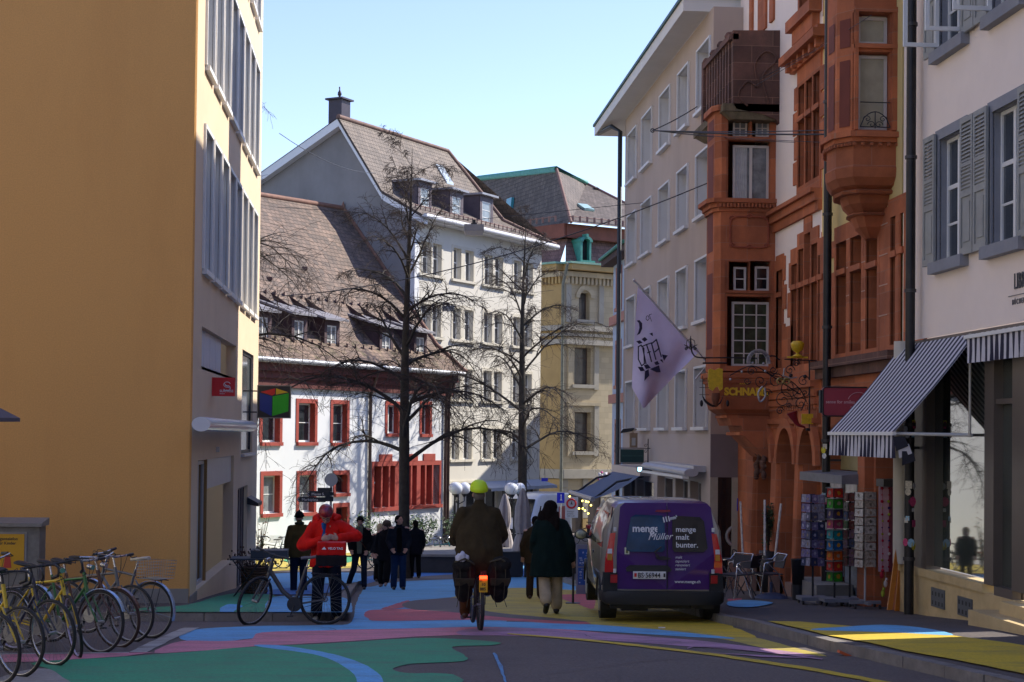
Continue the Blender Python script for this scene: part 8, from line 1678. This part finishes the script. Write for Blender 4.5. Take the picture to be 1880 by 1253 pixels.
u_, z_2 = FH.hit(999, 879); t = thing('street_name_plate', 'blue street name plate at the corner between white house and stone building', 'sign', M=Matrix.Translation(FH.p(u_, .1, z_2))); p_ = onY(994, 884, 84); q_2 = onY(1006, 878, 84); b = MB(); b.box((p_.x, 84, p_.z), (q_2.x, 84.03, q_2.z)); obj('plate', b, mat('blue_plate', (.01, .06, .42)), t)
# fairy lights in the dark far doorway, window boxes
rn = random.Random(2); Ys = 60; t = thing('string_lights', 'strings of small yellow lights hanging in front of the dark far doorway', 'lights', (onY(1070, 930, Ys).x, Ys, -1)); pts = [(1046, 912), (1053, 917), (1056, 926), (1058, 921), (1069, 920), (1076, 921), (1080, 922), (1085, 928), (1063, 934), (1070, 934), (1074, 938), (1080, 943), (1052, 934), (1048, 928)]; b = MB(); wv_ = MB()
for x, y in pts: b.sph(onY(x, y, Ys), .034, 8, 6)
for (x, y), (x2, y2) in zip(pts, pts[1:]): wv_.tube([onY(x, y-1, Ys), onY((x+x2)/2, (y+y2)/2+1, Ys), onY(x2, y2-1, Ys)], .006, 4)
obj('bulbs', b, mat('bulb_glow', (.8, .7, .2), .4, 0, emis=(1, .78, .12, 3)), t); obj('wire', wv_, BLK, t)
# flower decoration above the far awning
c = onX(1118, 880, 7.9); t = thing('flower_bunch', 'bunch of coloured flowers fixed above the blue grey awning', 'plant', c); b = MB(); rn = random.Random(6)
for i in range(40): b.sph(c+V((rn.uniform(-.3, .1), rn.uniform(-.9, .9), rn.uniform(-.2, .25))), rn.uniform(.03, .08), 6, 4, m=i % 4)
obj('blossoms', b, [LEAF, mat('petal_pink', (.5, .1, .25), .7), mat('petal_white', (.6, .6, .65), .7), mat('petal_orange', (.6, .25, .03), .7)], t)
# red cargo bike far away
p = onY(1086, 980, 78); z_ = G0(78); t = thing('cargo_bike', 'red covered cargo trike parked near the far doorway', 'cargo bike', (p.x, 78, z_)); b = MB(); b.rbox((p.x-.2, 77.6, z_+.35), (p.x+.75, 78.3, z_+.8), .1); obj('cargo_box', b, mat('cargo_black', (.03, .02, .02), .6), t); b = MB(); b.rbox((p.x-.25, 77.55, z_+.78), (p.x+.8, 78.35, z_+.92), .12); obj('cover', b, mat('cargo_red', (.40, .015, .03), .6), t)
for x in (p.x+.1, p.x+.55, p.x-.9): wheel(t, V((x, 77.6, z_+.3))-WM[t.name].to_translation(), .3, spokes=12)
b = MB(); b.tube([(p.x-.9, 77.8, z_+.3), (p.x-.6, 77.8, z_+.7), (p.x-.2, 77.8, z_+.5)], .02, 6); b.tube([(p.x-.6, 77.8, z_+.7), (p.x-.55, 77.8, z_+1.0)], .015, 6); obj('frame', b, DKM, t)
# ------------------------------------------------------------ flag
A0 = onX(1295, 656, 7.5); tip = onY(1163, 515, 37.2); Ys = 36.4
A0 = onY(1300, 668, 36.3); tip = onY(1164, 515, 36.0); pr = onY(1171, 527, 36.0); lo_ = onY(1281, 643, 36.25)
FLG = mat('lilac_flag', (.74, .67, .86), .85, .06, 3); t = thing('hanging_flag', 'large lilac flag with black lettering hanging from a slanted pole on the inn', 'flag', A0)
b = MB(); b.tube([V((7.0, 36.4, A0.z-.35)), A0, tip], .022, 8); b.sph(tip, .035); obj('pole', b, LGY, t)
c1_, c2_, c3_ = onY(1171, 527, 36.0), onY(1284, 645, 36.3), onY(1180, 752, 36.1); c4_ = onY(1160, 712, 36.1)
n = 26; G_ = []
top = lambda s: c1_.lerp(c2_, s)
for i in range(n+1):
    s = i/n; a_ = top(s); row_ = []
    # bottom outline: from (1160,712) to (1180,752) to (1284,645)
    bx = (onY(1160, 712, 36.1).lerp(c3_, s/.2) if s < .2 else c3_.lerp(c2_, (s-.2)/.8))
    for j in range(n+1):
        r_ = j/n; p = a_.lerp(bx, r_); k = (1-s)*r_; p = p+V((.0, .10*sin(7*s+4*r_)*min(1, 4*(1-s))*r_+.07*sin(16*s+2*r_)*r_*(1-s), 0)); row_.append(p)
    G_.append(row_)
b = MB(); b.add([p for r_ in G_ for p in r_], [(i*(n+1)+j, (i+1)*(n+1)+j, (i+1)*(n+1)+j+1, i*(n+1)+j+1) for i in range(n) for j in range(n)], 0, True); b.add([p+V((0, .012, 0)) for r_ in G_ for p in r_], [(i*(n+1)+j, i*(n+1)+j+1, (i+1)*(n+1)+j+1, (i+1)*(n+1)+j) for i in range(n) for j in range(n)], 0, True); fl = obj('cloth', b, FLG, t)
INK = mat('flag_ink', (.02, .015, .05), .8, 0)
def inkp(pts):   # flat glyph drawn on the cloth, offset a little towards the street
    q = [onY(x, y, 35.86) for x, y in pts]; tri = tessellate_polygon([[V((p.x, p.z, 0)) for p in q]]); b = MB(); b.add(q, [tuple(x) for x in tri]); return b
def inks(pts, w_):
    b = MB()
    for (x, y), (x2, y2) in zip(pts, pts[1:]):
        d_ = V((x2-x, y2-y)).normalized(); nx, ny = -d_.y*w_/2, d_.x*w_/2; e = w_*.45; x_, y_, X_, Y_ = x-d_.x*e, y-d_.y*e, x2+d_.x*e, y2+d_.y*e; join(b, inkp([(x_+nx, y_+ny), (X_+nx, Y_+ny), (X_-nx, Y_-ny), (x_-nx, y_-ny)]))
    return b
b = inkp([(1169, 589), (1174, 588), (1179, 594), (1179, 604), (1175, 613), (1169, 616), (1172, 610), (1174, 602), (1173, 594)])
for g_ in ([(1168, 627), (1175, 625), (1180, 630), (1173, 632)], [(1178, 623), (1184, 619), (1189, 624), (1183, 628)], [(1192, 613), (1198, 611), (1199, 618)], [(1171, 674), (1180, 674), (1184, 681), (1176, 682)], [(1182, 671), (1189, 669), (1195, 676), (1186, 678)], [(1201, 666), (1207, 663), (1211, 669), (1204, 671)],
           [(1184, 682), (1191, 678), (1192, 690), (1183, 700)], [(1193, 678), (1210, 671), (1213, 684), (1205, 684)], [(1215, 651), (1226, 653), (1219, 663)], [(1211, 661), (1216, 660), (1218, 667)]): join(b, inkp(g_))
for g_, w_ in (([(1172, 637), (1172, 660), (1178, 672), (1183, 668), (1182, 640), (1177, 634), (1172, 637)], 2.2), ([(1187, 633), (1192, 648), (1196, 664)], 2.4), ([(1178, 637), (1187, 633), (1196, 630)], 2), ([(1189, 648), (1194, 646)], 2), ([(1196, 630), (1204, 660)], 2.4), ([(1198, 630), (1205, 624), (1210, 640), (1203, 646)], 2.4), ([(1205, 624), (1214, 655)], 2.2), ([(1180, 640), (1186, 668)], 2.2)): join(b, inks(g_, w_))
join(b, inks([(1187, 581), (1190, 580), (1192, 585), (1189, 589), (1186, 586), (1187, 581)], 1.1)); join(b, inks([(1192, 578), (1196, 590)], 1)); join(b, inks([(1193, 578), (1196, 577)], 1)); obj('lettering', b, INK, t)
# ------------------------------------------------------------ wrought iron inn signs
IR = mat('wrought_iron', (.025, .022, .025), .5, .2, 10, metal=.5); YG = mat('yellow_gold', (.62, .40, .015), .45, .2, 14, bump=.4)
def I(px, py, Y): return onY(px, py, Y)
def curl(b, px, py, r_, Y, s=1, turns=1.6, th=.009, a0_=0): b.tube([V((I(px, py, Y).x+r_*(1-k/26)*cos(a0_+s*k*turns*2*pi/24), Y, I(px, py, Y).z+r_*(1-k/26)*sin(a0_+s*k*turns*2*pi/24))) for k in range(24)], th, 5)
Y_ = 33.3; t = thing('iron_sign', 'long wrought iron bracket carrying a golden lantern shaped sign at its tip', 'sign', I(1415, 658, Y_)); b = MB()
b.tube([I(x, y, Y_) for x, y in spline([(1432, 661), (1428, 659), (1424, 655), (1415, 654), (1395, 658), (1340, 657), (1285, 657), (1272, 650), (1269, 638)], 4, False)], .016, 6)
b.tube([I(1268, 638, Y_), I(1268, 617, Y_)], [.03, .006], 6); 
for s in (-1, 1): b.tube([I(1268, 640, Y_), I(1268+s*8, 634, Y_), I(1268+s*7, 626, Y_), I(1268, 622, Y_)], .008, 5); b.tube([I(1268, 642, Y_), I(1268+s*12, 633, Y_)], .008, 5); curl(b, 1268+s*8, 641, .035, Y_)
b.tube([I(1295, 657, Y_), I(1295, 667, Y_)], .006, 5); b.tube([I(1290, 667, Y_), I(1334, 667, Y_)], .02, 6)
for s, x in ((1, 1288), (1, 1336)): b.sph(I(x, 741, Y_), (.035, .02, .07), 8, 6)
b.tube([I(x, y, Y_) for x, y in spline([(1290, 727), (1296, 738), (1310, 746), (1322, 740), (1328, 726)], 4, False)], [.01, .02, .03, .045, .05, .055, .055, .05, .05, .045, .04, .035, .03, .02, .015, .01, .01][:17], 6, flat=.5)
for k in (700, 712, 725): b.tube([I(1284, k, Y_), I(1302, k, Y_)], .006, 4)
b.tube([I(1290, 690, Y_), I(1290, 730, Y_)], .007, 4); obj('bracket', b, IR, t)
b = MB(); Fr((0, Y_), (1, 0), (0, -1)).poly(b, [(lambda q: (q.x, q.z))(I(x, y, Y_)) for x, y in ((1301, 679), (1305, 677), (1312, 680), (1320, 676), (1327, 678), (1327, 714), (1322, 718), (1318, 710), (1313, 712), (1309, 718), (1302, 714), (1300, 700))], 0, 0, .05); obj('gold_panel', b, YG, t)
b = MB(); b.lathe([(0, -.3), (.04, -.28), (.09, -.1), (.08, 0)], I(1314, 722, Y_), 10); obj('torch', b, mat('torch_brown', (.15, .05, .025), .8), t)
t = thing('iron_sign', 'ornate wrought iron scroll sign with silver wreath, bowl on top and red horn', 'sign', I(1487, 780, 30.4)); b = MB(); Y_ = 30.4
b.tube([I(1486, 661, Y_), I(1486, 792, Y_)], .016, 6); b.tube([I(1480, 789, Y_), I(1502, 788, Y_)], .03, 6); b.tube([I(1440, 660, Y_), I(1500, 663, Y_)], .014, 6)
for px, py, r_, s in ((1425, 700, .16, 1), (1448, 712, .2, -1), (1438, 735, .18, 1), (1465, 720, .14, -1), (1475, 700, .12, 1), (1470, 742, .13, 1), (1450, 680, .1, 1), (1478, 722, .07, -1), (1432, 755, .08, 1), (1462, 668, .07, 1), (1420, 680, .08, -1), (1448, 745, .05, 1), (1380, 682, .1, 1), (1396, 700, .13, -1), (1408, 722, .09, 1), (1372, 700, .07, -1)): curl(b, px, py, r_, Y_, s)
b.tube([I(x, y, Y_) for x, y in spline([(1340, 690), (1380, 672), (1420, 690), (1452, 700), (1478, 730), (1470, 755)], 5, False)], .010, 5); b.tube([I(1400, 680, Y_), I(1470, 725, Y_)], .012, 5)
for px, py in ((1452, 690), (1440, 698), (1478, 692), (1500, 688)): b.sph(I(px, py, Y_), .04, 6, 5)
obj('bracket', b, IR, t)
n = 12; b = MB()
for i in range(n+1): a = pi*i/n; c = I(1392, 665, Y_); b.cbox(c+V((.19*cos(a), -.02, .21*sin(a))), (.07, .03, .07), M=Matrix.Rotation(-a, 3, 'Y'))
b.tube([I(1392, 668, Y_), I(1392, 650, Y_)], .012, 5)
for px, py in ((1362, 683), (1405, 682), (1382, 667), (1402, 668), (1441, 700), (1341, 697)): b.sph(I(px, py, Y_-.02), .026, 8, 6)
b.tube([I(x, y, Y_-.03) for x, y in spline([(1400, 710), (1392, 722), (1396, 738), (1405, 728), (1404, 712)], 4, False)], .02, 6); b.tube([I(1437, 690, Y_), I(1452, 695, Y_), I(1463, 693, Y_)], .016, 6); b.tube([I(1440, 676, Y_), I(1438, 690, Y_)], .014, 6); obj('silver_wreath', b, mat('silver_paint', (.36, .34, .34), .4, .3, 14, metal=.4), t)
b = MB(); c = I(1464, 655, Y_); b.lathe([(.0, .30), (.09, .29), (.13, .25), (.13, .22), (.10, .12), (.03, .08), (.03, .05), (.12, .0)], c, 16); b.box((c.x-.2, Y_-.02, c.z-.03), (c.x+.2, Y_+.02, c.z+.0)); obj('gold_bowl', b, YG, t)
b = MB(); a_ = I(1472, 760, Y_-.05); d_ = I(1493, 779, Y_-.05); b.box((a_.x, Y_-.05, d_.z), (d_.x, Y_-.02, a_.z)); obj('gold_plate', b, YG, t)
b = MB(); b.tube([I(x, y, Y_) for x, y in spline([(1454, 757), (1458, 768), (1465, 780), (1478, 785)], 3, False)], [.11, .10, .085, .07, .055, .045, .035, .025, .02, .015][:10], 10); obj('red_horn', b, mat('horn_red', (.22, .012, .02), .4), t)
for px in (1432, 1444): b = MB(); b.lathe([(.0, 0), (.05, .01), (.075, .03)], (I(px, 700, Y_-.1).x, Y_-.1, I(px, 700, Y_).z), 12); b.torus(I(px, 700, Y_-.12), .055, .018, (0, 1, 0), 16, 6); obj('brass_bell', b, mat('brass', (.35, .26, .10), .35, .2, metal=.6), t)
# ------------------------------------------------------------ wires and hanging lamps
WR = mat('cable', (.03, .03, .035), .6)
t = thing('overhead_cables', 'thin black cables strung across the street between the buildings', 'cables', (0, 50, 8)); b = MB()
def cable(b, p, q, sag, r_=.012, n=12): p, q = V(p), V(q); b.tube([p.lerp(q, i/n)-V((0, 0, sag*4*(i/n)*(1-i/n))) for i in range(n+1)], r_, 4)
for nm, A_, B_, sag, r_ in (('wire', onX(1308, 333, 7.5), onX(478, 480, -3.1)+V((0, 8, -.2)), .5, .014), ('wire', onX(500, 208, -3.1)+V((0, 3, 0)), onY(690, 318, 70), .3, .012)):
    b = MB(); cable(b, A_, B_, sag, r_); obj(nm, b, WR, t)
t = thing('tension_wires', 'bundle of taut wires from the inn to a ring before the grey wall', 'cables', (7, 33, 8)); r1 = onY(1198, 240, 36); e1 = onX(1518, 247, 8.0)
for q, r_ in ((onX(1518, 247, 8.0), .016), (onX(1530, 239, 8.0), .010), (onY(1280, 196, 36.8), .012), (onX(1518, 262, 8.05), .006), (onX(1460, 262, 8.15), .006)): b = MB(); cable(b, r1, q, .03, r_); obj('wire', b, WR, t)
b = MB(); b.torus(r1, .04, .012, (0, 1, 0), 12, 5); obj('ring', b, WR, t); b = MB(); cable(b, onX(1512, 80, 8.1), onY(1395, 145, 33.5), .02, .007); cable(b, onY(1385, 115, 33.4)+V((0, 0, -.5)), onX(1600, 28, 7.4), .02, .006); obj('wire', b, WR, t)
for px, py, w_, h_, Ys, lab in ((870, 423, 36, 20, 47, 'flat grey street lamp hanging on a wire in front of the white house eaves'), (823, 567, 22, 10, 72, 'smaller flat street lamp hanging lower in front of the white house windows')):
    c = onY(px, py, Ys); k = Ys/3000; W_, H_ = w_*k/2, h_*k; t = thing('hanging_lamp', lab, 'street lamp', c); b = MB(); b.prism([(c.x-W_, Ys-.15), (c.x+W_, Ys-.15), (c.x+W_, Ys+.15), (c.x-W_, Ys+.15)], c.z-H_*.1, c.z+H_*.5); obj('housing', b, mat('lamp_housing', (.25, .25, .26), .5, .1), t)
    b = MB(); b.hexa([(c.x-W_*.85, Ys-.12, c.z-H_*.5), (c.x+W_*.85, Ys-.12, c.z-H_*.5), (c.x+W_*.85, Ys+.12, c.z-H_*.5), (c.x-W_*.85, Ys+.12, c.z-H_*.5), (c.x-W_*.98, Ys-.14, c.z-H_*.1), (c.x+W_*.98, Ys-.14, c.z-H_*.1), (c.x+W_*.98, Ys+.14, c.z-H_*.1), (c.x-W_*.98, Ys+.14, c.z-H_*.1)]); obj('diffuser', b, mat('lamp_diffuser', (.36, .35, .34), .3), t)
    b = MB(); b.cyl((c.x, Ys, c.z+H_*.5), (c.x, Ys, c.z+H_*.5+.14), .05, 8); b.box((c.x-W_*.3, Ys-.03, c.z+H_*.5), (c.x+W_*.3, Ys+.03, c.z+H_*.5+.05)); obj('hanger', b, DKM, t)
    b = MB(); cable(b, (-3.1 if Ys < 60 else -5, Ys+(0 if Ys < 60 else 0), c.z+.55), (c.x, Ys, c.z+H_*.5+.14), .0, .008); cable(b, (c.x, Ys, c.z+H_*.5+.14), (7.45, Ys, c.z+.9), .0, .008); obj('wire', b, WR, t)
# ------------------------------------------------------------ cafe chairs and table by the arcade
ALC = mat('polished_tube', (.55, .55, .57), .2, .05, metal=.9)
def chair():
    t = thing('cafe_chair', 'aluminium cafe chair', 'chair', (0, 0, 0))
    b = MB(); b.box((-.22, -.22, .44), (.22, .22, .46)); obj('seat', b, mat('chair_weave', (.035, .035, .045), .6, .4, 40), t, world=False)
    b = MB(); b.hexa([(-.21, -.24, .56), (.21, -.24, .56), (.21, -.22, .56), (-.21, -.22, .56), (-.21, -.30, .80), (.21, -.30, .80), (.21, -.28, .80), (-.21, -.28, .80)]); obj('backrest', b, mat('chair_weave', (.035, .035, .045)), t, world=False)
    for s in (-1, 1):
        b = MB(); b.tube([(s*.25, .26, 0), (s*.25, .2, .44), (s*.25, .17, .66), (s*.25, .05, .69), (s*.25, -.2, .70), (s*.22, -.30, .82)], .013, 7); obj('leg', b, ALC, t, world=False); b = MB(); b.tube([(s*.25, -.30, 0), (s*.24, -.12, .46), (s*.24, .1, .66)], .013, 7); obj('leg', b, ALC, t, world=False)
    for q in ((-.30, .82, .22), (.2, .43, .25)): b = MB(); b.tube([(-q[2], q[0], q[1]), (q[2], q[0], q[1])], .012, 7); obj('crossbar', b, ALC, t, world=False)
    return t
c0 = chair(); c0['label'] = 'aluminium cafe chair half hidden behind the right edge of the van'; c0['group'] = 'cafe chairs by the arcade'; z_ = G0(31)+.13
c0.location = (6.42, 29.6, G0(29.6)+.13); c0.rotation_euler = (0, 0, 2.2)
for x, y, rz, lab in ((6.85, 30.7, .9, 'aluminium cafe chair in the middle, its dark back turned to the table'), (7.25, 30.4, 1.75, 'aluminium cafe chair nearest the arcade pier with shining arms')): copytree(c0, (x, y, G0(y)+.13), rz, lab, 'cafe chairs by the arcade')
ftable('small dark cafe table between the aluminium chairs', (6.95, 31.4, G0(31.4)+.13), .3, .55, .55)
p = onG(1432, 1092, .13); t = thing('umbrella_stand', 'low blue grey dome shaped parasol stand by the arcade pier', 'umbrella stand', (7.3, 29.9, G0(29.9)+.13)); b = MB(); b.lathe([(0, .10), (.12, .09), (.25, .05), (.32, 0)], (7.25, 30.1, G0(30)+.13), 20); b.cyl((7.25, 30.1, G0(30)+.2), (7.25, 30.1, G0(30)+.42), .03, 8); obj('foot', b, mat('foot_blue', (.05, .07, .13), .5), t)
shrub('trailing green plant in a pot between the arcade piers', 7.95, 33.3, G0(33)+.95, .17, 1.05, 420, 7, mat('ivy', (.06, .09, .025), .6), ls=.035)
t = thing('plant_pot', 'dark pot holding the trailing plant', 'pot', (7.95, 33.3, G0(33)+.13)); b = MB(); b.lathe([(0, 0), (.13, 0), (.17, .4), (.19, .85), (.16, .85), (0, .8)], (7.95, 33.3, G0(33)+.13), 16); obj('pot', b, BLK, t)
# ------------------------------------------------------------ postcard stands before the shop
CASES = {}
def stand_(lab, px, py, Y, W_, z0, z1, rows, cols, kind, base=.24, tilt=0):
    x = onY(px, 1090, Y).x; zg_ = G0(Y)+.13; t = thing('card_stand', lab, 'card rack', (x, Y, zg_)); rn = random.Random(px)
    b = MB(); b.cyl((x, Y, zg_+.1), (x, Y, z1), .018, 8); obj('pole', b, DKM if kind != 2 else LGY, t)
    b = MB(); b.box((x-base, Y-.2, zg_+.07), (x+base, Y+.2, zg_+.13)) if kind != 2 else (b.box((x-.26, Y-.03, zg_+.07), (x+.26, Y+.03, zg_+.12)), b.box((x-.03, Y-.26, zg_+.07), (x+.03, Y+.26, zg_+.12))); obj('base', b, mat('base_grey', (.22, .22, .24), .5), t)
    for sx in (-1, 1):
        for sy in (-1, 1): b = MB(); b.cyl((x+sx*base*.85-.015, Y+sy*.15, zg_+.035), (x+sx*base*.85+.015, Y+sy*.15, zg_+.035), .035, 10); obj('castor', b, BLK, t)
    b = MB()
    for k in range(4):
        a = pi/4*0+k*pi/2+.35; d_ = V((cos(a), sin(a), 0)); e_ = V((-sin(a), cos(a), 0))
        for s in (-1, 1): b.tube([V((x, Y, z0))+d_*W_*.5+e_*s*W_*.45, V((x, Y, z1))+d_*W_*.5+e_*s*W_*.45], .004, 4)
    obj('wire_frame', b, DKM, t); pal = {0: [(.10, .10, .16), (.18, .15, .28), (.30, .28, .34), (.04, .05, .12), (.22, .17, .30)], 1: [(.03, .25, .02), (.5, .03, .02), (.55, .1, .01), (.01, .12, .30), (.01, .25, .28), (.35, .05, .12), (.05, .04, .1)], 2: [(.46, .41, .34), (.42, .37, .30), (.5, .47, .42)], 3: [(.36, .33, .28), (.25, .1, .08), (.15, .25, .12), (.3, .2, .25), (.12, .16, .25)]}[kind if kind != 4 else 0]
    H = (z1-z0)/rows; ms = [mat('card_%d_%d' % (kind, i), c, .35, .5, 28) for i, c in enumerate(pal)]; cb_ = MB(); mk = MB()
    for r_ in range(rows):
        for k in range(4):
            a = k*pi/2+.35; d_ = V((cos(a), sin(a), 0)); e_ = V((-sin(a), cos(a), 0)); c = V((x, Y, z0+H*(r_+.08)))+d_*(W_*.5+.005)
            for q in range(cols):
                w_ = W_*.9/cols; u0_ = -W_*.45+w_*q+.006; u1_ = u0_+w_-.012; m_ = rn.randrange(len(pal)) if kind != 1 else (r_ if k != 0 else rn.randrange(7)) % 7; dz = rn.uniform(-.008, .008)
                P = [c+e_*u0_+V((0, 0, dz)), c+e_*u1_+V((0, 0, dz)), c+e_*u1_+d_*(-.012)+V((0, 0, H*.88+dz)), c+e_*u0_+d_*(-.012)+V((0, 0, H*.88+dz))]; cb_.hexa([P[0]-d_*.012, P[1]-d_*.012, P[1], P[0], P[3]-d_*.012, P[2]-d_*.012, P[2], P[3]], m_)
                if 1: cc = c+e_*(u0_+u1_)/2+d_*.004+V((0, 0, H*.45)); rr_ = min(w_, H)*.22; mk.add([cc+e_*rr_*cos(j)*rn.uniform(.6, 1.2)+V((0, 0, rr_*sin(j)*rn.uniform(.6, 1.3))) for j in [2*pi*i/7 for i in range(7)]], [tuple(range(7))], rn.randrange(2))
            if kind in (0, 1, 4): b2 = c
        
    cs = obj('cards', cb_, ms, t, kind='stuff')
    if mk.v: obj('card_motifs', mk, [mat('motif_a_%d' % kind, (.16, .14, .11) if kind > 1 else (.55, .25, .02) if kind else (.45, .42, .5), .5), mat('motif_b_%d' % kind, (.30, .22, .16), .5)], t, kind='stuff')
    if kind == 1:
        for r_ in range(rows+1): b = MB(); b.cyl((x, Y, z0+H*r_-.006), (x, Y, z0+H*r_), W_*.78, 22); obj('shelf', b, mat('shelf_wire', (.3, .3, .3), .4, metal=.5), t)
    return t
Z = lambda px, py, Y: onY(px, py, Y).z
stand_('rotating card stand with rows of dark violet postcards, leftmost of the shop racks', 1492, 0, 27.6, .30, Z(1490, 1040, 27.6), Z(1490, 908, 27.6), 8, 2, 0)
stand_('narrow shelf stand with bright toys and colourful books', 1532, 0, 27.0, .20, Z(1530, 1068, 27), Z(1530, 896, 27), 9, 1, 1, .22)
stand_('card stand with small cream and red cards behind the white one', 1560, 0, 27.3, .28, Z(1560, 1040, 27.3), Z(1560, 905, 27.3), 8, 2, 3, .22)
stand_('tall stand of cream greeting cards on a grey cross foot', 1588, 0, 26.1, .26, Z(1588, 1042, 26.1), Z(1588, 903, 26.1), 9, 1, 2)
# hanging garlands and red display panel
Y_ = 25.85; a_, d_ = onY(1614, 893, Y_), onY(1656, 1050, Y_); t = thing('display_panel', 'tall pink red display panel hung with garlands of felt balls', 'display', (a_.x, Y_, d_.z)); b = MB(); xm = onY(1632, 900, Y_).x; b.box((a_.x, Y_, d_.z), (xm, Y_+.02, a_.z), 0); b.box((xm+.002, Y_, d_.z), (d_.x, Y_+.02, a_.z), 1); obj('panel', b, [mat('panel_pink', (.45, .30, .36), .4, .25, 3), mat('panel_wine', (.20, .045, .07), .5)], t)
rn = random.Random(8); gm = [mat('felt_%d' % i, c, .9) for i, c in enumerate(((.35, .01, .03), (.03, .02, .12), (.3, .35, .03), (.5, .45, .42)))]
for i, px in enumerate((1620, 1632, 1645)):
    b = MB(); b.tube([onY(px, 893, Y_-.03), onY(px+1, 1050, Y_-.03)], .003, 3)
    for k in range(13): b.sph(onY(px+rn.uniform(-1, 1), 897+k*12, Y_-.03), rn.uniform(.012, .026), 8, 6, m=rn.choice((0, 0, 1, 2, 3)))
    obj('garland', b, gm, t)
b = MB(); b.box((a_.x-.02, Y_-.3, a_.z), (d_.x+.05, Y_+.1, a_.z+.12)); obj('header', b, BLK, t)
for i, (x, y) in enumerate(((1619, 1056), (1626, 1072), (1621, 1090), (1640, 1062), (1646, 1080))):
    c = onY(x, y, Y_-.1); t = thing('felt_toy', ('dark red felt toy directly under the left corner of the garland panel', 'pale felt toy second from the top under the panel', 'green felt toy hanging lowest on the left', 'dark blue felt toy under the right half of the panel', 'red felt toy hanging lowest on the right')[i], 'toy', c, group='felt toys below the garland panel'); b = MB(); b.sph(c, (.035, .03, .06), 8, 6); b.sph(c+V((.01, -.01, .07)), .028, 8, 6); b.tube([c+V((0, 0, .09)), c+V((0, 0, .25))], .003, 3); obj('toy_body', b, gm[(0, 3, 2, 1, 0)[i]], t)
# orange ladder leaning, bin, hanging scarves
a_, d_ = onY(1660, 918, 25.2), onY(1632, 1128, 25.0); t = thing('wooden_ladder', 'orange varnished plank ladder leaning against the stickered drainpipe', 'ladder', d_); b = MB(); d_.z = G0(25.0)+.16; b.hexa([d_+V((-.03, -.02, 0)), d_+V((.05, -.02, 0)), d_+V((.05, .02, 0)), d_+V((-.03, .02, 0)), a_+V((-.03, -.02, 0)), a_+V((.03, -.02, 0)), a_+V((.03, .02, 0)), a_+V((-.03, .02, 0))]); obj('rail', b, mat('orange_wood_varnish', (.50, .17, .02), .4, .2, 6), t)
d2 = onY(1646, 1122, 25.35); a2_ = onY(1664, 925, 25.4); b = MB(); b.hexa([d2+V((-.03, -.02, 0)), d2+V((.04, -.02, 0)), d2+V((.04, .02, 0)), d2+V((-.03, .02, 0)), a2_+V((-.03, -.02, 0)), a2_+V((.03, -.02, 0)), a2_+V((.03, .02, 0)), a2_+V((-.03, .02, 0))]); obj('rail', b, mat('orange_wood_varnish', (.50, .17, .02)), t)
x = onY(1465, 1060, 29.3).x; zg_ = G0(29.3)+.13; t = thing('waste_bin', 'black waste bin standing left of the card stands', 'bin', (x, 29.3, zg_)); b = MB(); b.lathe([(0, .28), (.105, .28), (.125, .72), (.14, .74), (.12, .74), (.1, .4)], (x, 29.3, zg_), 18); b.cyl((x, 29.3, zg_), (x, 29.3, zg_+.28), .1, 14); obj('bin_body', b, BLK, t)
# graffiti on the side pier of the grey house
b = MB(); c = onY(1352, 985, 37.1); b.torus(c, .22, .045, (0, 1, 0), 20, 4); b.v = [V((v.x, 37.10+(v.y-37.1)*.05, v.z)) for v in b.v]; t = thing('graffiti', 'faint round grey graffiti on the cream pier beside the arcade', 'graffiti', c); obj('paint', b, mat('faint_graffiti', (.34, .32, .31), .8), t)
b = MB(); b.tube([onY(x, y, 37.09) for x, y in spline([(1345, 1022), (1345, 1010), (1352, 1012), (1351, 1020), (1346, 1023)], 4, False)], .012, 4); obj('tag', b, mat('graffiti_dark', (.05, .05, .05), .8), t)
